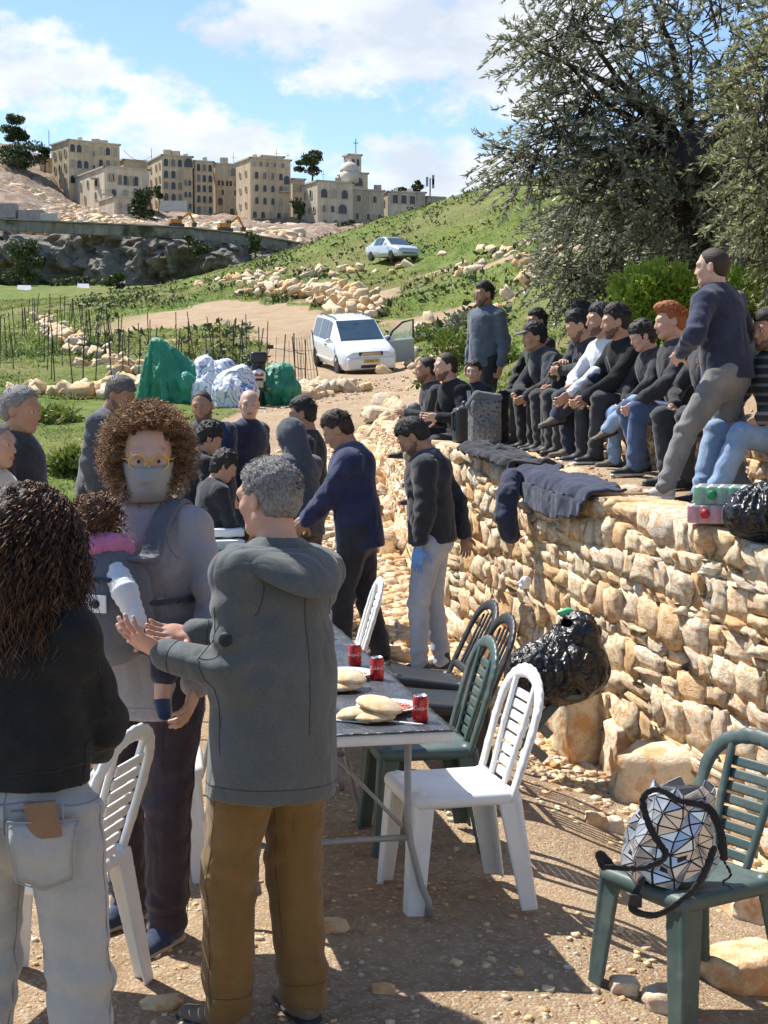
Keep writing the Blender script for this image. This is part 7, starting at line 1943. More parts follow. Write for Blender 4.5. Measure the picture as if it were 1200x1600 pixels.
# ---- plates, breads, cutlery
PLATE = m_plain('white_foam_plate', (.76, .76, .75), .55, .04, 15, .05)
plate_me = MB().lathe([(.06, 0), (.075, .002), (.098, .016), (.118, .020), (.119, .022), (.098, .019), (.074, .005), (.001, .005)], 32).mesh('plate', PLATE, True)
def plate(label, u, v, food, n, seed):
    r = empty('plate', on_table(u, v), 0, label, 'plate'); link(bpy.data.objects.new('dish', plate_me), r); R = random.Random(seed); it = []
    for _ in range(n):
        a = R.uniform(0, 6.28); q = .082 * R.random() ** .5; s = R.uniform(.007, .014)
        it.append((Matrix.Translation((q * cos(a), q * sin(a), .010 + R.random() * .014 * (1 - q / .1))) @ Matrix.Rotation(R.uniform(0, 3), 4, (R.random(), R.random(), R.random() + .1)) @ Matrix.Diagonal((s * 1.3, s, s * .8, 1)), R.randrange(10), R.random()))
    scatter_mesh('food', None, it, food, PEB2, parent=r); return r
TOM = m_leaf('tomato_salad', [(0, (.45, .06, .04)), (.4, (.62, .16, .11)), (.75, (.70, .34, .26)), (.9, (.62, .60, .45)), (1, (.20, .32, .10))], .35, 0); HUM = m_leaf('bean_dish', [(0, (.45, .36, .20)), (.5, (.60, .52, .36)), (.8, (.68, .63, .50)), (1, (.22, .28, .10))], .5, 0)
plate('white plate of chopped tomato salad near the table end', .165, .34, TOM, 170, 1); plate('white plate of pale beans in the middle of the near table', .20, 1.03, HUM, 170, 2)
plate('white plate of food on the second table', .30, 2.35, HUM, 90, 3)
t_ = NT('pita_bread'); _cn = t_.noise(16, 5, .6); t_.col(t_.ramp(_cn, [(.28, (.50, .27, .10)), (.42, (.70, .49, .26)), (.55, (.78, .63, .41)), (.70, (.62, .38, .17))])); t_.rough(.8); t_.bump(t_.noise(40, 4, .6), .3, .006); PITA = t_.m
def pita(label, u, v, dz, rz, tx, ty, r=.085, seed=0, fold=0):
    S = SDF(); S.ell((0, 0, 0), (r, r * .92, .016), None, .01); S.ell((0, 0, .006), (r * .75, r * .7, .020), None, .02)
    o = S.obj('pita_bread', .006, PITA, None, lambda co: .004 * vnoise(co, 30, seed) + .003 * vnoise(co, 14, seed + 1)); o.location = on_table(u, v, dz); o.rotation_euler = (tx, ty, rz); return tag(o, label, 'bread')
pita('upper puffed pita bread on the stack near the table end', .225, .20, .052, .3, .16, .20, .088, 1); pita('lower pita bread of the stack near the table end', .245, .19, .018, .9, 0, 0, .088, 2); pita('thin pita bread sticking out left under the near stack', .30, .22, .022, .2, -.1, -.12, .080, 3)
pita('upper pita bread in the middle of the near table', .245, .78, .045, .1, .05, .12, .085, 4); pita('lower pita bread in the middle of the near table', .265, .77, .017, .5, 0, 0, .090, 5)
pita('pita bread on the stack at the near end of the second table', .26, 1.62, .045, .5, .1, .1, .085, 6); pita('lower pita bread at the near end of the second table', .24, 1.60, .017, 0, 0, 0, .09, 7); pita('left pita bread at the near end of the second table', .33, 1.58, .030, 0, 0, .2, .085, 8)
FORK = m_plain('clear_white_plastic', (.72, .73, .74), .25, .05, 20, 0)
def fork(label, u, v, rz, wrap=False):
    r = empty('plastic_fork', on_table(u, v, .004), rz, label, 'cutlery'); S = SDF(); S.cone((0, -.085, 0), (0, .03, .002), .005, .0065, .004, (0, 0, 1), 2); S.obj('handle', .0028, FORK, r)
    S = SDF(); S.ell((0, .045, .002), (.011, .018, .0035), None, .003)
    for i in range(4): S.cone((-.0075 + .005 * i, .055, .002), (-.0075 + .005 * i, .082, .005), .0018, None, .002)
    S.obj('tines', .0024, FORK, r)
fork('white plastic fork lying before the near pita stack', .17, .12, 1.2); fork('white plastic cutlery at the left of the near table', .34, .20, 1.1); fork('second white plastic fork at the left of the near table', .355, .175, 1.25); fork('white plastic fork by the middle pita', .35, .82, 1.0)
# ---- goods on the farther tables
def carton(label, u, v, sz, mat, rz=0, dz=0, name='food_tray', cat='tray'):
    S = SDF(); S.box((0, 0, sz[2]), sz, rnd=.008); o = S.obj(name, .008, mat); o.location = on_table(u, v, dz); o.rotation_euler = (0, 0, TYAW + rz); return tag(o, label, cat)
BOXW = m_plain('white_carton', (.70, .70, .69), .7, .06, 12, .05); BOXB = m_plain('blue_carton', (.10, .25, .50), .6, .1, 12, .05); BOXP = m_plain('pink_meat_pack', (.52, .30, .25), .45, .2, 16, .1); BOXD = m_plain('dark_tray', (.05, .04, .04), .5, .2, 12, .1)
carton('white foam box on the far table', .22, 5.9, (.14, .10, .035), BOXW, .1); carton('white box stacked above the foam box on the far table', .20, 6.0, (.13, .10, .03), BOXW, .05, .085); carton('blue carton behind the green plastic bag', .42, 6.7, (.20, .12, .035), BOXB, .1); carton('white and blue carton right of the blue carton', .12, 6.75, (.18, .12, .03), BOXW, -.1, .0)
carton('pinkish packet of flat bread on the third table', .16, 4.9, (.13, .10, .035), BOXP, .1); carton('upper packet of flat bread on the third table', .17, 4.92, (.12, .10, .03), m_plain('flatbread_pack', (.56, .42, .30), .5, .15, 16, .1), 0, .075); carton('dark tray on the third table', .20, 4.5, (.15, .10, .02), BOXD, .1)
S = SDF(); S.ell((0, 0, .05), (.16, .12, .07), None, .02); S.ell((.07, .04, .11), (.06, .05, .06), None, .03); S.ell((-.09, -.03, .09), (.06, .05, .05), None, .03)
_b = S.obj('plastic_bag', .012, m_plain('green_plastic_bag', (.10, .52, .22), .35, .15, 10, .3), None, lambda co: .016 * (1 - 2 * np.abs(vnoise(co, 14, 3))) + .006 * vnoise(co, 40, 5)); _b.location = on_table(.46, 5.5); tag(_b, 'bright green plastic bag on the far table', 'bag')
for i, (u, v, dz) in enumerate([(.62, 6.2, 0), (.58, 6.6, 0), (.66, 5.7, 0)]):
    carton(['reddish meat tray at the left of the far table', 'pale meat tray behind the green bag', 'pink tray at the left edge of the third table'][i], u, v, (.12, .09, .02), [BOXP, BOXW, BOXP][i], .2)
# ================================================================== THINGS ON AND BY THE WALL
def m_binbag():
    t = NT('black_bin_bag'); t.col((.012, .012, .014)); t.rough(t.ramp(t.noise(8, 4, .6), [(.3, .26), (.7, .46)])); t.spec(.5); t.bump(t.math('ABSOLUTE', t.math('SUBTRACT', t.noise(7, 3, .5, dist=.8), .5)), .9, .12); return t.m
BAGM = m_binbag()
def bin_bag(label, c, r, seed, neck=None, dispA=.03, z_=None):
    S = SDF(); S.ell((0, 0, 0), r, None, .03); S.ell((r[0] * .35, 0, r[2] * .45), (r[0] * .55, r[1] * .7, r[2] * .5), None, .05); S.ell((-r[0] * .4, 0, -r[2] * .15), (r[0] * .55, r[1] * .75, r[2] * .7), None, .05)
    if neck is not None: S.cone((0, 0, r[2] * .6), neck, .10, .13, .05)
    if neck is not None: S.ell(npv(neck) + npv((0, 0, .05)), (.11, .09, .06), None, .02, 's')
    def d(co):
        a = np.arctan2(co[:, 1], co[:, 0]); q = np.stack([np.cos(a) * 2.2, np.sin(a) * 2.2, co[:, 2] * 1.6], 1)
        return dispA * (1 - 2 * np.abs(vnoise(q, 2.6, seed))) + dispA * .5 * (1 - 2 * np.abs(vnoise(co, 16, seed + 4))) - dispA * .2
    o = S.obj('rubbish_bag', .011, BAGM, None, d); o.location = c; return tag(o, label, 'rubbish bag')
_p = at(872, 1048, 8.66); _bg = bin_bag('big shiny black rubbish bag slumped on a stool against the wall', (_p.x, _p.y, _p.z), (.30, .22, .19), 3, (.12, .0, .20), .013); _bg.rotation_euler = (0, 0, .3)
_q = SDF(); _q.ell((0, 0, 0), (.05, .03, .025), None, .02); _q = _q.obj('plastic_scrap', .006, MATS['green_plastic_bag'], None, lambda co: .008 * vnoise(co, 40, 2)); _q.location = at(885, 957, 8.72); tag(_q, 'scrap of green plastic poking from the rubbish bag', 'plastic')
_p = at(1190, 838, 7.75); bin_bag('black plastic bag on the wall top at the right edge', (_p.x + .05, _p.y + .1, wall_top(np.array([7.85]))[0] + .13), (.20, .18, .14), 8, None, .018)
_q = SDF(); _q.ell((0, 0, 0), (.045, .04, .042), None, .02); _q = _q.obj('paper_scrap', .006, m_plain('white_paper', (.74, .74, .74), .8, .05, 20, .2), None, lambda co: .012 * vnoise(co, 45, 2)); _q.location = at(820, 911, 10.15); tag(_q, 'crumpled white paper stuck between stones of the wall', 'paper')
# shrink-wrapped packs of cans
def m_wrap():
    t = NT('shrink_wrap'); t.col((.92, .92, .92)); t.rough(.12); t.bsdf.inputs['Alpha'].default_value = .28; t.bump(t.noise(30, 4, .6), .5, .01); return t.m
WRAP = m_wrap()
def can_pack(label, loc, rz, col, nx, ny, mark, tilt=0):
    r = empty('can_pack', loc, rz, label, 'can pack'); r.rotation_euler = (0, tilt, rz); d = .0585
    body = MB().lathe([(.02, 0), (.0285, .006), (.0285, .084), (.024, .094)], 16).mesh('can', col, True); lid = MB().lathe([(.0245, .0935), (.0245, .0955), (.001, .0955)], 16).mesh('lid', ALU, True)
    for i in range(nx):
        for j in range(ny):
            c = link(bpy.data.objects.new('can', body), r); c.location = ((i - (nx - 1) / 2) * d, (j - (ny - 1) / 2) * d, .001); link(bpy.data.objects.new('lid', lid), c)
    S = SDF(); S.box((0, 0, .049), (nx * d / 2 + .003, ny * d / 2 + .003, .050), rnd=.012); S.obj('wrap', .007, WRAP, r, lambda co: .002 * vnoise(co, 30, 1))
    mb = MB(); mb.lathe([(.026, 0), (.026, .001), (.001, .001)], 20); e = mb.build('emblem', mark, r, True); e.matrix_basis = Matrix.Translation((-nx * d / 2 - .0045, 0, .052)) @ Matrix.Rotation(-pi / 2, 4, 'Y')
    e2 = mb.build('emblem', mark, r, True); e2.matrix_basis = Matrix.Translation((-nx * d * .22, -ny * d / 2 - .0045, .052)) @ Matrix.Rotation(pi / 2, 4, 'X')
CGREEN = m_plain('can_green', (.05, .34, .14), .3, .1, 20, 0, metal=.3); CPINK = m_plain('can_pink_red', (.55, .10, .17), .3, .1, 20, 0, metal=.3)
_z = float(wall_top(np.array([8.25]))[0]) + .015; _p = at(1130, 815, 8.2)
can_pack('shrink-wrapped pack of pink-red cans on the wall top', (_p.x, _p.y, _z), -.38, CPINK, 6, 4, m_plain('red_mark', (.5, .02, .03), .5, .1, 20, 0)); can_pack('shrink-wrapped pack of green cans stacked on the pink-red pack', (_p.x + .03, _p.y + .01, _z + .100), -.32, CGREEN, 6, 4, m_plain('green_mark', (.02, .30, .10), .5, .1, 20, 0))
# coats over the wall
def coat(label, y0, y1, back, down, mat, seed, thick=.016, name='jacket', skew=0.0, amp=.03):
    nu, nv = 60, 70; V = []
    for i in range(nu + 1):
        u = i / nu; y = y0 + (y1 - y0) * u
        Ln = down * (.55 + .45 * math.sin(pi * min(1, max(0, (u * 1.15 - skew)))) ** .7) if skew < 9 else down
        zt = float(wall_top(np.array([y]))[0]); xw = float(wall_x(np.array([y]))[0]) + .10
        Bk = back * (.75 + .25 * math.sin(u * 9 + seed))
        for j in range(nv + 1):
            s = j / nv * (Bk + Ln) - Bk
            cr = .07
            if s < -cr: x, z = xw - s * 1.0 - .05, zt + .03 - max(0, min(.07, (-s - .32) * .5))
            elif s < cr: a = (s + cr) / (2 * cr) * pi / 2; x, z = xw + cr - .05 - cr * sin(a) * 1.0 , zt + .03 - cr * (1 - cos(a))
            else: x, z = xw - .05 - .012 - (s - cr) * .07 - .02, zt + .03 - cr - (s - cr)
            V.append((x, y + s * .10, z))
    V = np.array(V); n = fbm(V * np.array([1, 1.6, .5]), 7, 3, seed); rg = 1 - 2 * np.abs(vnoise(V * np.array([1, 1.8, .45]), 9, seed + 2))
    V[:, 0] -= np.maximum(0, n * .5 + rg * .5 + .35) * amp; V[:, 2] += np.maximum(0, rg + n) * amp * .5
    idx = np.arange((nu + 1) * (nv + 1)).reshape(nu + 1, nv + 1); F = np.stack([idx[:-1, :-1], idx[1:, :-1], idx[1:, 1:], idx[:-1, 1:]], -1).reshape(-1, 4)[:, ::-1]
    c = V.mean(0); o = np_obj(name, V - c, F, mat); o.location = c; m = o.modifiers.new('thickness', 'SOLIDIFY'); m.thickness = thick; return tag(o, label, 'jacket')
coat('navy jacket draped over the wall edge with one sleeve hanging down', 9.35, 10.75, .42, .22, C_NAVY, 4, skew=.0)
S = SDF(); pts = [at(800, 748, 10.55), at(793, 775, 10.42), at(790, 805, 10.40), at(797, 836, 10.42)]
for a, b in zip(pts, pts[1:]): S.cone(tuple(a), tuple(b), .075, .06, .03, (0, 1, 0), .8)
_o = S.obj('sleeve', .012, C_NAVY, None, wrinkle(.012, 14, 3)); _j = [o for o in bpy.data.objects if o.name == 'jacket'][0]; _o.parent = _j; _o.matrix_basis = Matrix.Translation(-_j.location)
coat('black jacket with blue edge lying on the wall top before the crossed legs', 10.9, 12.0, .50, .03, C_BLACK2, 9, skew=9, amp=.06)
# flask, jug and bags
_p = at(722, 705, 13.0); _zz = float(wall_top(np.array([13.0]))[0]); r = empty('jerry_can', (_p.x, _p.y, _zz + .01), .4, 'dark grey plastic jug with handle on the wall beside the backpack', 'jug')
S = SDF(); S.box((0, 0, .15), (.075, .06, .15), rnd=.03); S.cone((0, 0, .28), (.02, 0, .31), .04, .025, .03); S.obj('body', .008, m_plain('jug_plastic', (.035, .04, .045), .4, .2, 10, .1), r)
S = SDF(); S.cone((-.09, 0, .12), (-.09, 0, .25), .012, None, .01); S.cone((-.09, 0, .25), (-.03, 0, .29), .012, None, .01); S.cone((-.09, 0, .12), (-.05, 0, .10), .012, None, .01); S.obj('handle', .006, MATS['jug_plastic'], r); S = SDF(); S.cone((.02, 0, .31), (.02, 0, .335), .026, None, .005); S.obj('cap', .006, MATS['jug_plastic'], r)
_p = at(757, 705, 12.6); _zz = float(wall_top(np.array([12.6]))[0]) - .02; r = empty('backpack', (_p.x, _p.y, _zz), .3, 'grey patterned rucksack standing on the wall top', 'backpack')
CAMO = (lambda t: (t.col(t.ramp(t.voro(24), [(.2, (.06, .06, .06)), (.45, (.20, .20, .20)), (.7, (.11, .11, .105))])), t.rough(.8), t.m)[-1])(NT('grey_pattern_canvas'))
S = SDF(); S.box((0, 0, .21), (.13, .085, .21), rnd=.06); S.ell((0, -.08, .14), (.10, .05, .11), None, .03); S.obj('body', .01, CAMO, r, wrinkle(.006, 18, 2))
S = SDF(); S.cone((-.13, .02, .36), (-.08, -.04, .44), .03, None, .02); S.cone((-.08, -.04, .44), (.10, -.04, .42), .035, None, .03); S.obj('flap', .009, m_cloth('grey_canvas', (.13, .14, .15), .1), r, wrinkle(.004, 20, 1))
for s in (-1, 1):
    S = SDF(); S.cone((s * .07, .09, .40), (s * .08, .14, .25), .014, None, .01); S.cone((s * .08, .14, .25), (s * .09, .09, .06), .014, None, .01); S.obj('strap', .007, C_BLACK2, r)
# ---- silver tiled bag on the green chair
def tile_bag():
    p = Vector((X_at(1050, 4.88), 4.88, g1(X_at(1085, 4.98), 4.98) + .452)); r = empty('tiled_bag', p, .0, 'bag of glossy silver triangles with black straps on the green chair', 'bag')
    dark = m_plain('bag_black_mesh', (.015, .015, .017), .6, .2, 20, .1); sil = m_plain('silver_tile', (.62, .63, .65), .22, .10, 9, 0, metal=.55, coat=.4)
    nu, nv = 16, 8
    def srf(u, v):
        a = 2 * pi * u; t = v
        rx = .155 * (1 - .42 * t ** 1.5) * (1 + .10 * sin(3 * a + 1)) * (1 - .25 * (1 - min(1, t * 5)) ** 2); ry = .105 * (1 - .40 * t ** 1.5) * (1 + .08 * sin(2 * a + 2.5))
        q = Vector((cos(a) * rx + .05 * t * t, sin(a) * ry, .015 + .30 * t + .015 * sin(5 * a)))
        return q + Vector((.012 * sin(7 * a + 9 * t), .012 * cos(5 * a - 8 * t), 0))
    mb = MB(); V = [srf(i / nu, j / nv) * .985 for j in range(nv + 1) for i in range(nu)]; F = [(j * nu + i, j * nu + (i + 1) % nu, (j + 1) * nu + (i + 1) % nu, (j + 1) * nu + i) for j in range(nv) for i in range(nu)]; F += [tuple(range(nu))[::-1], tuple(nv * nu + i for i in range(nu))]
    mb.add(V, F).build('lining', dark, r)
    cnt = 0
    for j in range(nv):
        for i in range(nu):
            c = [srf(i / nu, j / nv), srf((i + 1) / nu, j / nv), srf((i + 1) / nu, (j + 1) / nv), srf(i / nu, (j + 1) / nv)]
            tr = [(c[0], c[1], c[2]), (c[0], c[2], c[3])] if (i + j) % 2 else [(c[0], c[1], c[3]), (c[1], c[2], c[3])]
            for t in tr:
                m = (t[0] + t[1] + t[2]) / 3; n = (t[1] - t[0]).cross(t[2] - t[0]).normalized()
                b = [m + (q - m) * .86 - m for q in t]
                V = [q + n * .0005 for q in b] + [q * .95 + n * .0035 for q in b]
                o = MB().add(V, [(2, 1, 0), (3, 4, 5), (0, 1, 4, 3), (1, 2, 5, 4), (2, 0, 3, 5)]).build('tile', sil, r); o.location = m; cnt += 1
    W = m_cloth('black_webbing', (.016, .016, .018), .2, 300)
    def strap(pts, w=.0125):
        S = SDF()
        P = [Vector(q) for q in pts]; D = []
        for i in range(len(P) - 1):
            for k in range(4):
                t = k / 4; a = P[max(0, i - 1)]; b = P[i]; c = P[i + 1]; d = P[min(len(P) - 1, i + 2)]
                D.append(.5 * ((2 * b) + (c - a) * t + (2 * a - 5 * b + 4 * c - d) * t * t + (3 * b - a - 3 * c + d) * t ** 3))
        D.append(P[-1])
        for a, b in zip(D, D[1:]): S.cone(tuple(a), tuple(b), w, None, .004, (0, 1, .35), 3.2)
        S.obj('strap', .0055, W, r)
    strap([(.03, -.07, .28), (-.05, -.11, .33), (-.10, -.12, .30), (-.07, -.14, .20), (-.03, -.15, .13), (-.10, -.15, .09), (-.21, -.12, .085)]); strap([(.03, -.07, .28), (.11, -.09, .27), (.15, -.10, .20), (.17, -.08, .10)], .015); strap([(-.20, -.11, .09), (-.23, -.10, .12), (-.215, -.09, .075)], .016)
    strap([(-.10, -.13, .05), (-.13, -.16, -.005), (-.13, -.17, -.04), (-.06, -.18, -.05), (.03, -.17, 0), (.09, -.14, .06), (.13, -.11, .14)], .014); strap([(.02, -.05, .30), (.09, 0, .28), (.16, .03, .20)], .015); strap([(.17, -.06, .09), (.19, -.09, .05), (.16, -.11, .03), (.19, -.12, .015)], .006)
    S = SDF(); S.box((-.125, -.165, -.01), (.020, .008, .022), rnd=.004); S.obj('buckle', .004, RUB_K, r)
tile_bag()
# coat hanging in the tree
S = SDF(); _c = at(1080, 235, 13.9); S.box((0, 0, 0), (.11, .06, .15), rnd=.05); S.ell((.12, 0, .03), (.07, .05, .12), None, .04); S.ell((.0, 0, -.15), (.05, .05, .10), None, .03)
_o = S.obj('jacket', .013, C_BLACK2, None, wrinkle(.02, 12, 2)); _o.location = _c; tag(_o, 'black jacket hung up in the olive tree', 'jacket')
# ================================================================== VEHICLES
PAINT_W = m_plain('white_car_paint', (.72, .73, .74), .25, .04, 2, 0, coat=.6); PAINT_S = m_plain('silver_blue_paint', (.50, .54, .58), .28, .04, 2, 0, coat=.6, metal=.2)
AUTOGLASS = m_plain('car_glass', (.045, .075, .11), .06, .2, 2, 0, spec=.8); TYRE = m_plain('tyre_rubber', (.03, .028, .026), .85, .2, 14, .3); RIM = m_plain('wheel_rim', (.52, .53, .54), .35, .1, 8, 0, metal=.7); TRIM_K = m_plain('black_trim', (.02, .02, .022), .5, .2, 8, 0); LAMP = m_plain('headlamp_glass', (.50, .54, .58), .08, .2, 20, 0, metal=.5); CHROME = m_plain('chrome', (.6, .6, .6), .15, .1, 8, 0, metal=1)
PLATE_Y = m_plain('yellow_plate', (.62, .42, .06), .5, .08, 12, 0); INK = m_plain('black_print', (.015, .015, .015), .6, .1, 12, 0)
def vehicle(name, label, cat, st, paint, loc, rot, wb, wr, tw, wins, wind, extra=None):
    root = empty(name, loc, 0, label, cat); root.rotation_mode = 'XYZ'; root.rotation_euler = rot
    V = []; n = 10
    def ring(y, z0, zb, zt, w, wt): return [(-w * .90, y, z0), (-w, y, z0 + (zb - z0) * .30), (-w * 1.005, y, z0 + (zb - z0) * .72), (-w * .965, y, zb), (-wt, y, zt - .03), (-wt * .86, y, zt), (wt * .86, y, zt), (wt, y, zt - .03), (w * .965, y, zb), (w * 1.005, y, z0 + (zb - z0) * .72), (w, y, z0 + (zb - z0) * .30), (w * .90, y, z0)]
    n = 12
    for s in st: V += ring(*s)
    F = [(i * n + k, i * n + (k + 1) % n, (i + 1) * n + (k + 1) % n, (i + 1) * n + k) for i in range(len(st) - 1) for k in range(n)] + [tuple(range(n))[::-1], tuple((len(st) - 1) * n + k for k in range(n))]
    mb = MB().add(V, F); body = mb.build('body', paint, root, True)
    m = body.modifiers.new('bevel', 'BEVEL'); m.width = .035; m.segments = 2; m.limit_method = 'ANGLE'; m.angle_limit = radians(22)
    def P(i, k): return Vector(V[i * n + k])
    def pane(nm, q, off=.014, ins=.90):
        q = [Vector(x) for x in q]; c = sum(q, Vector()) / 4; nn = (q[1] - q[0]).cross(q[3] - q[0]).normalized()
        if nn.dot(c - Vector((0, c.y * .6, .7))) < 0: nn = -nn
        o = [c + (x - c) * ins + nn * off for x in q]; i_ = [x - nn * .03 for x in o]
        return MB().add(o + i_, [(0, 1, 2, 3), (4, 7, 6, 5), (0, 4, 5, 1), (1, 5, 6, 2), (2, 6, 7, 3), (3, 7, 4, 0)]).build(nm, AUTOGLASS, root)
    a, b = wind
    def lerp(p, q, t): return p + (q - p) * t
    pane('windscreen', [lerp(P(a, 4), P(a, 7), .02), lerp(P(a, 4), P(a, 7), .98), P(b, 7), P(b, 4)], .052, .93)
    for (i, j) in wins:
        for (kb, kt) in ((3, 4), (8, 7)): pane('side_window', [P(i, kb), P(j, kb), P(j, kt), P(i, kt)], .012, .88)
    for sx in (-1, 1):
        for y in wb:
            w = empty('wheel'); w.parent = root; w.location = (sx * tw, y, wr); w.empty_display_size = .1
            mb = MB(); pr = [(wr * .62, -.10), (wr * .95, -.105), (wr, -.07), (wr, .07), (wr * .95, .105), (wr * .62, .10)]
            mb.lathe(pr, 28); t = mb.build('tyre', TYRE, w, True); t.rotation_euler = (0, pi / 2, 0)
            mb = MB(); mb.lathe([(.001, .085), (wr * .18, .09), (wr * .5, .07), (wr * .63, .10), (wr * .63, -.1), (.001, -.1)], 24); t = mb.build('rim', RIM, w, True); t.rotation_euler = (0, pi / 2 * (1 if sx > 0 else -1), 0)
    return root, V, n
def g_tilt(X, Y, phi):
    f = Vector((sin(radians(phi)), cos(radians(phi)))); d = 1.2
    zf = g1(X + f.x * d, Y + f.y * d); zb = g1(X - f.x * d, Y - f.y * d); r = Vector((f.y, -f.x))
    zr = g1(X + r.x * .7, Y + r.y * .7); zl = g1(X - r.x * .7, Y - r.y * .7)
    return math.atan2(zf - zb, 2 * d), math.atan2(zl - zr, 1.4)
_v = fit(551, 580, 50); VX, VYY, VPH = _v.x, _v.y, 164
pt, rl = g_tilt(VX, VYY, VPH)
st = [(2.34, .36, .60, .66, .66, .52), (2.30, .24, .68, .78, .80, .64), (2.10, .20, .76, .88, .89, .74), (1.75, .20, .84, .97, .915, .80), (1.30, .20, .93, 1.07, .92, .80), (.42, .20, .97, 1.66, .92, .70), (-.05, .20, .98, 1.71, .92, .69), (-1.0, .20, .99, 1.72, .92, .69), (-1.9, .22, 1.0, 1.69, .91, .68), (-2.22, .26, 1.0, 1.60, .89, .66), (-2.34, .34, .90, 1.0, .84, .62)]
van, V_, n_ = vehicle('parked_van', 'white people carrier parked on the dirt road with its door open', 'van', st, PAINT_W, (VX, VYY, g1(VX, VYY) + .02), (pt, rl * .5 + radians(2.5), -radians(VPH)), (1.42, -1.42), .33, .82, [(5, 6), (6, 7), (7, 8)], (4, 5))
for s in (-1, 1):
    S = SDF(); S.ell((s * .62, 2.14, .70), (.20, .14, .085), None, .02); h_ = S.obj('headlight', .03, LAMP, van)
    MB().box((s * .60, 2.32, .36), (.13, .03, .045)).build('fog_vent', TRIM_K, van, bevel=.01)
    S = SDF(); S.ell((s * 1.06, 1.05, 1.08), (.11, .07, .08), None, .02); S.cone((s * .92, 1.05, 1.02), (s * 1.0, 1.05, 1.05), .03, None, .02); S.obj('mirror', .025, PAINT_W, van)
    MB().tube([(s * .60, .35, 1.69), (s * .62, .2, 1.75), (s * .62, -1.5, 1.77), (s * .60, -1.7, 1.71)], .02, 6).build('roof_rail', TRIM_K, van)
    MB().box((s * .935, .1, .88), (.012, .09, .02)).build('door_handle', TRIM_K, van)
    MB().box((s * .925, -.1, .42), (.012, 1.1, .03)).build('side_moulding', PAINT_W, van)
S = SDF(); S.box((0, 2.30, .42), (.80, .10, .20), rnd=.08); S.obj('bumper', .03, PAINT_W, van)
for i in range(4): MB().box((0, 2.33, .66 + .032 * i), (.36 - .02 * i, .03, .008)).build('grille_bar', CHROME, van)
MB().box((0, 2.30, .71), (.40, .04, .075)).build('grille', TRIM_K, van, bevel=.02); MB().box((0, 2.40, .33), (.36, .02, .05)).build('air_intake', TRIM_K, van, bevel=.01)
lp = MB().box((0, 2.415, .50), (.26, .008, .058)).build('number_plate', PLATE_Y, van)
_tm = text_mesh('57 866 61', .10, INK, None, .001, 0); _o = link(bpy.data.objects.new('plate_number', _tm), lp); _o.location = (0, 2.426, .50); _o.rotation_euler = (pi / 2, 0, pi)
MB().bar((.62, 1.28, 1.10), (.05, 1.12, 1.17), .02, .015).build('wiper', TRIM_K, van); MB().box((0, .62, 1.52), (.10, .03, .03)).build('inner_mirror', TRIM_K, van)
# driver's door swung open
dr = empty('door'); dr.parent = van; dr.location = (-.90, 1.12, .24); dr.rotation_euler = (0, 0, radians(-72)); dr.scale = (1, 1, 1)
prof = [(0, 0), (-1.02, 0), (-1.06, .30), (-1.04, .76), (0, .74)]
def slab(p, t, mat, nm, par): 
    n = len(p); V = [(-t, y, z) for y, z in p] + [(t, y, z) for y, z in p]; return MB().add(V, [tuple(range(n)), tuple(range(2 * n - 1, n - 1, -1))] + [(i, i + n, (i + 1) % n + n, (i + 1) % n) for i in range(n)]).build(nm, mat, par, bevel=.015)
slab(prof, .045, PAINT_W, 'door_panel', dr); slab([(y * .97 - .015, z * .92 + .03) for y, z in prof], .055, m_plain('door_trim_grey', (.45, .46, .46), .7, .05, 5, .1), 'inner_trim', dr)
fr = [(-.03, .74), (-.22, 1.04), (-.62, 1.30), (-1.05, 1.36), (-1.04, .76)]
mb = MB(); mb.tube([(0, y, z) for y, z in fr], .035, 6); mb.build('window_frame', TRIM_K, dr)
def m_paneglass():
    t = NT('door_glass'); t.col((.85, .95, .90)); t.rough(.03); t.bsdf.inputs['Alpha'].default_value = .30; return t.m
slab([(y * .98, z) for y, z in fr], .004, m_paneglass(), 'window_glass', dr); S = SDF(); S.ell((.10, -.10, .84), (.07, .12, .08), None, .02); S.obj('door_mirror', .025, PAINT_W, dr); MB().box((.06, -.85, .62), (.012, .09, .02)).build('door_handle', TRIM_K, dr)
CX, CY_, CPH = X_at(613, 95), 95.0, 152
st2 = [(2.2, .34, .50, .55, .60, .46), (2.12, .24, .62, .70, .74, .60), (1.7, .20, .72, .83, .83, .72), (1.05, .20, .82, .93, .85, .74), (.15, .20, .87, 1.38, .85, .58), (-.3, .20, .88, 1.44, .85, .58), (-1.0, .20, .90, 1.40, .85, .57), (-1.75, .22, .90, 1.02, .83, .66), (-2.15, .26, .86, .96, .78, .62)]
pt, rl = g_tilt(CX, CY_, CPH)
car, _, _ = vehicle('parked_car', 'small silver saloon car parked on the green hillside track', 'car', st2, PAINT_S, (CX, CY_, g1(CX, CY_) + .25), (pt * .4, 0, -radians(CPH)), (1.32, -1.30), .30, .76, [(4, 5), (5, 6)], (3, 4))
for s in (-1, 1):
    S = SDF(); S.ell((s * .58, 2.02, .62), (.17, .14, .07), None, .02); S.obj('headlight', .035, LAMP, car); S = SDF(); S.ell((s * .95, .80, .95), (.09, .06, .065), None, .02); S.obj('mirror', .03, PAINT_S, car)
MB().box((0, 2.16, .42), (.5, .04, .07)).build('grille', TRIM_K, car, bevel=.02)
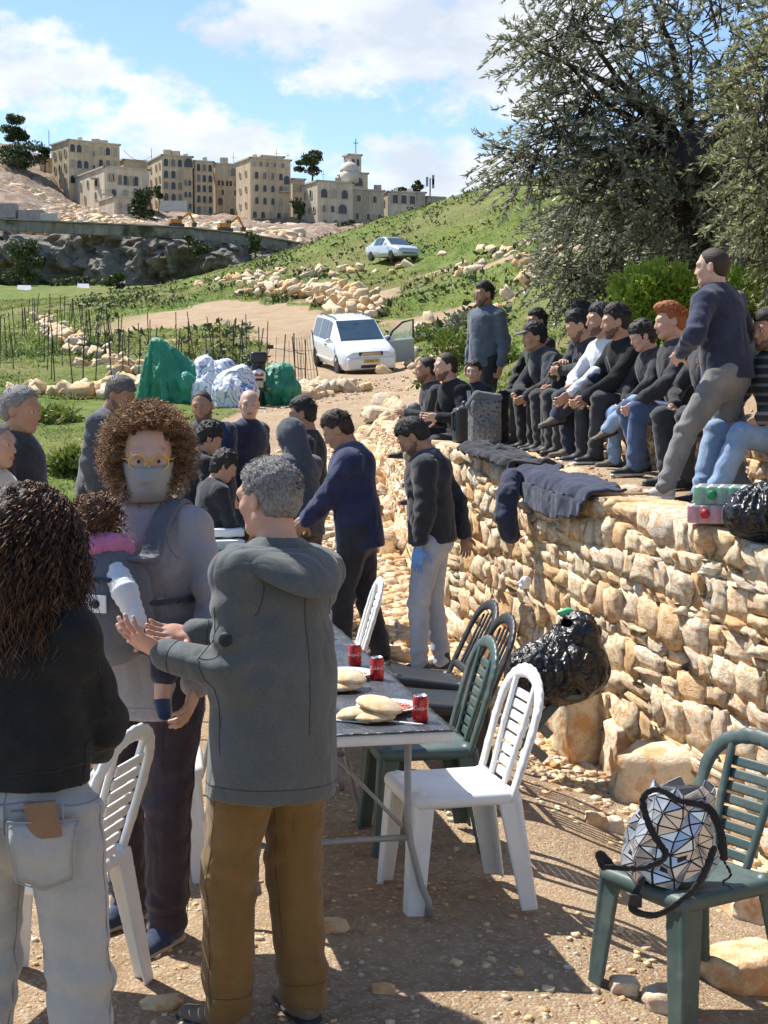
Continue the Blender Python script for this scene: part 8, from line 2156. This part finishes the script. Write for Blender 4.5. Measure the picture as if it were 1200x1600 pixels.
# ================================================================== TARPAULINS, BULK BAGS, SCOOTER
t_ = NT('green_tarpaulin'); t_.col(t_.ramp(t_.noise(3, 5, .6), [(.3, (.015, .15, .085)), (.7, (.035, .30, .18))])); t_.rough(.45); t_.bump(t_.noise(7, 5, .65, dist=1.0), .6, .06); TARP = t_.m
def draped(name, label, px, py, Y, prims, mat, cat, vox=.026, amp=.05, seed=1, fr=5, pleat=None):
    p = fit(px, py, Y); z = p.z; S = SDF()
    for q in prims:
        if q[0] == 'e': S.ell(q[1], q[2], None, .12)
        elif q[0] == 'c': S.cone(q[1], q[2], q[3], q[4], .12)
        else: S.box(q[1], q[2], None, .08, .1)
    S.plane((0, 0, -.03), (0, 0, -1))
    def pl(co):
        if pleat is None: return 0
        cx, cy, top, n_, am = pleat
        a = np.arctan2(co[:, 1] - cy, co[:, 0] - cx); dn = np.clip((top - co[:, 2]) / top, 0, 1)
        q = np.stack([np.cos(a) * n_ + seed, np.sin(a) * n_, dn * 1.1], 1)
        return am * dn ** .7 * (1 - 2.4 * np.abs(vnoise(q, 1.0, seed))) + am * .5 * dn * (1 - 2.4 * np.abs(vnoise(q, 2.3, seed + 1)))
    o = S.obj(name, vox, mat, None, lambda co: pl(co) + amp * (1 - 2.2 * np.abs(vnoise(co * np.array([1, 1, .4]), fr, seed))) + amp * .55 * (1 - 2.4 * np.abs(vnoise(co * np.array([1, 1, .6]), fr * 2.3, seed + 3))) + amp * .25 * (1 - 2 * np.abs(vnoise(co, fr * 6, seed + 5)))); o.location = (p.x, p.y, z); return tag(o, label, cat)
draped('tarpaulin', 'tall heap covered by a green tarpaulin beside the stakes', 285, 634, 36, [('c', (-.58, 0, 1.38), (-.66, .1, .15), .13, .30), ('c', (-.50, 0, 1.34), (.70, 0, .30), .15, .22), ('c', (-.50, 0, 1.1), (-.2, 0, .2), .2, .42), ('c', (-.1, 0, .8), (.25, 0, .2), .22, .38), ('c', (.2, -.1, .45), (.80, 0, .12), .3, .2)], TARP, 'tarpaulin', amp=.022, seed=2, fr=3.0, pleat=(-.5, 0, 1.5, 2.6, .10))
draped('tarpaulin', 'low heap under a green tarpaulin right of the scooter', 432, 634, 37, [('e', (0, 0, .35), (.52, .4, .42)), ('e', (.1, 0, .7), (.3, .3, .25)), ('e', (-.2, -.1, .3), (.4, .35, .4))], TARP, 'tarpaulin', amp=.03, seed=5, fr=4, pleat=(.1, 0, .95, 2.4, .08))
t_ = NT('printed_bulk_bag'); wv = t_.n('ShaderNodeTexWave', wave_type='BANDS', bands_direction='DIAGONAL'); wv.inputs['Scale'].default_value = 2.6; wv.inputs['Distortion'].default_value = 22; wv.inputs['Detail'].default_value = 4; t_.l(t_.coord, wv.inputs['Vector']); t_.col(t_.ramp(wv.outputs['Fac'], [(.0, (.68, .69, .71)), (.86, (.66, .68, .72)), (.93, (.16, .22, .52)), (1, (.16, .22, .52))])); t_.rough(.6); t_.bump(t_.noise(9, 4, .6), .5, .04); BULK = t_.m
draped('bulk_bag', 'white woven bulk bag with blue print beside the green tarpaulin', 335, 634, 36.6, [('e', (0, 0, .42), (.52, .42, .52)), ('e', (-.2, 0, .85), (.26, .26, .26)), ('e', (.25, 0, .78), (.25, .25, .25)), ('b', (0, 0, .25), (.46, .38, .25))], BULK, 'bulk bag', amp=.028, seed=7, fr=4, pleat=(0, 0, 1.1, 2.2, .05))
draped('bulk_bag', 'white woven bulk bag behind the man in the navy polo', 368, 640, 35.6, [('e', (0, 0, .38), (.46, .38, .46)), ('e', (.12, 0, .72), (.24, .22, .24)), ('b', (0, 0, .22), (.40, .34, .22))], BULK, 'bulk bag', amp=.028, seed=8, fr=4, pleat=(0, 0, .95, 2.2, .05))
draped('white_sack', 'small white sack at the left foot of the green tarpaulin', 236, 632, 36, [('e', (0, 0, .3), (.14, .14, .36))], m_plain('white_woven_bag', (.62, .64, .67), .7, .1, 4, .4, bdist=.03), 'sack', .03, .02, 9)
def scooter():
    p = fit(402, 632, 37); r = empty('motor_scooter', (p.x, p.y, g1(p.x, p.y)), radians(8), 'black and white motor scooter parked tail towards the camera', 'scooter')
    bk = m_plain('scooter_black', (.02, .02, .022), .35, .2, 8, 0); wh = m_plain('scooter_white', (.62, .62, .62), .35, .08, 8, 0)
    for y in (-.55, .65):
        mb = MB(); mb.lathe([(.15, -.05), (.26, -.055), (.28, 0), (.26, .055), (.15, .05)], 22); w = mb.build('wheel', TYRE, r, True); w.location = (0, y, .28); w.rotation_euler = (0, pi / 2, 0)
    S = SDF(); S.box((0, -.35, .62), (.16, .42, .14), rnd=.09); S.cone((0, -.55, .66), (0, -.78, .72), .13, .08, .05); S.obj('tail_fairing', .022, wh, r)
    S = SDF(); S.box((0, -.25, .82), (.15, .42, .07), rnd=.06); S.ell((0, -.60, .90), (.14, .14, .08), None, .05); S.obj('seat', .02, bk, r)
    S = SDF(); S.box((0, .45, .65), (.22, .08, .38), rnd=.06); S.box((0, .1, .33), (.17, .35, .06), rnd=.04); S.obj('leg_shield', .022, bk, r)
    S = SDF(); S.box((0, -.62, 1.05), (.19, .17, .13), rnd=.07); S.obj('top_box', .022, bk, r)
    mb = MB(); mb.tube([(-.34, .42, 1.10), (-.1, .5, 1.08), (.1, .5, 1.08), (.34, .42, 1.10)], .018, 8); mb.build('handlebar', bk, r, True)
    for s in (-1, 1):
        mb = MB(); mb.tube([(s * .25, .46, 1.1), (s * .33, .46, 1.28)], .008, 5); mb.box((s * .34, .45, 1.32), (.07, .015, .045)); mb.build('mirror', bk, r)
    MB().box((0, -.82, .66), (.10, .02, .035)).build('tail_light', m_plain('red_lens', (.40, .03, .02), .2, .1, 9, 0), r, bevel=.01); MB().box((0, -.83, .45), (.09, .01, .075)).build('number_plate', m_plain('plate_dull', (.50, .40, .22), .6, .1, 10, 0), r); MB().box((0, -.72, .42), (.10, .10, .16)).build('mudguard', bk, r, bevel=.03)
    mb = MB(); mb.tube([(.16, -.1, .3), (.20, -.4, .3), (.21, -.75, .36)], [.03, .05, .055], 8); mb.build('exhaust', m_plain('exhaust_metal', (.25, .25, .25), .4, .2, 9, 0, metal=.8), r, True)
scooter()
# ================================================================== STAKE FENCES
RUST = m_plain('rusty_steel', (.045, .032, .026), .85, .3, 20, .1)
def stakes(label, pts, n, hmin, hmax, seed, wires=0, tilt=.08, mesh=False):
    R = random.Random(seed); P = [fit(*p) for p in pts]; L = [0]
    for a, b in zip(P, P[1:]): L.append(L[-1] + (b - a).length)
    root = empty('stake_fence', tuple(P[0]), 0, label, 'fence'); o0 = root.location; tops = []
    for i in range(n):
        s = L[-1] * (i + R.uniform(-.25, .25)) / max(1, n - 1); x = float(np.interp(s, L, [p.x for p in P])) + R.uniform(-.3, .3); y = float(np.interp(s, L, [p.y for p in P])) + R.uniform(-.4, .4); z = g1(x, y); h = R.uniform(hmin, hmax) * .86
        a = Vector((x, y, z - .1)) - o0; b = a + Vector((R.gauss(0, tilt) * h, R.gauss(0, tilt) * h, h + .1)); mb = MB(); r = .017 * max(1, y / 60); mb.tube([a, b], r, 5); mb.build('stake', RUST, root); tops.append((a, b))
    for k in range(wires):
        f = (k + 1) / (wires + 1); mb = MB()
        for (a, b), (c, d) in zip(tops, tops[1:]): mb.tube([a.lerp(b, f), a.lerp(b, f).lerp(c.lerp(d, f), .5) - Vector((0, 0, .04)), c.lerp(d, f)], .008, 3)
        mb.build('wire', RUST, root)
    if mesh:
        mb = MB()
        for (a, b), (c, d) in zip(tops, tops[1:]):
            m = max(2, int((c - a).length / .18))
            for q in range(m): t = q / m; mb.tube([a.lerp(c, t) + Vector((0, 0, .12)), b.lerp(d, t) - Vector((0, 0, .15))], .007, 3)
        o = mb.build('wire_mesh', RUST, root); o['kind'] = 'stuff'
    return root
stakes('row of rusty stakes in front of the green tarpaulin and bank', [(100, 606, 42), (180, 604, 43), (260, 600, 43.5), (340, 592, 44.5), (400, 588, 45)], 17, 1.3, 2.0, 1, 1)
stakes('upper row of rusty stakes on the green bank left of the road', [(150, 565, 55), (210, 560, 56), (280, 555, 57), (340, 552, 57), (405, 555, 56)], 14, 1.2, 1.8, 2, 1)
stakes('rusty stakes with wire mesh by the road left of the van', [(405, 590, 45), (435, 588, 45.5), (458, 590, 45), (485, 604, 42)], 6, 1.3, 1.9, 3, 2, .06, True)
stakes('stakes beside the field stones at the far left', [(5, 596, 44), (15, 570, 52), (30, 545, 62), (45, 520, 75), (60, 500, 88)], 13, 1.2, 2.0, 4, 1)
stakes('stakes along the low stone row on the left', [(75, 602, 42), (85, 570, 51), (70, 540, 66), (110, 528, 72), (140, 545, 62), (190, 580, 50), (200, 596, 45)], 20, 1.3, 1.9, 5)
stakes('distant stakes on the green slope left of the road', [(30, 500, 92), (70, 496, 92), (100, 500, 88), (125, 515, 78), (150, 520, 74), (175, 540, 66), (205, 560, 58)], 20, 1.2, 1.7, 6, 1)
# odds and ends
S = SDF(); S.box((0, 0, .16), (.03, .10, .17), np.array(Matrix.Rotation(.3, 3, 'Y')), .015); S.box((.05, .04, .12), (.025, .09, .13), np.array(Matrix.Rotation(.5, 3, 'Y')), .015); _o = S.obj('leather_bag', .012, m_plain('reddish_leather', (.20, .085, .05), .6, .2, 12, .2)); _p = at(583, 852, 16.6); _o.location = (_p.x, _p.y, g1(_p.x, _p.y) - .02); _o.rotation_euler = (0, 0, .8); tag(_o, 'reddish brown bag leaning on stones at the far path edge', 'bag')
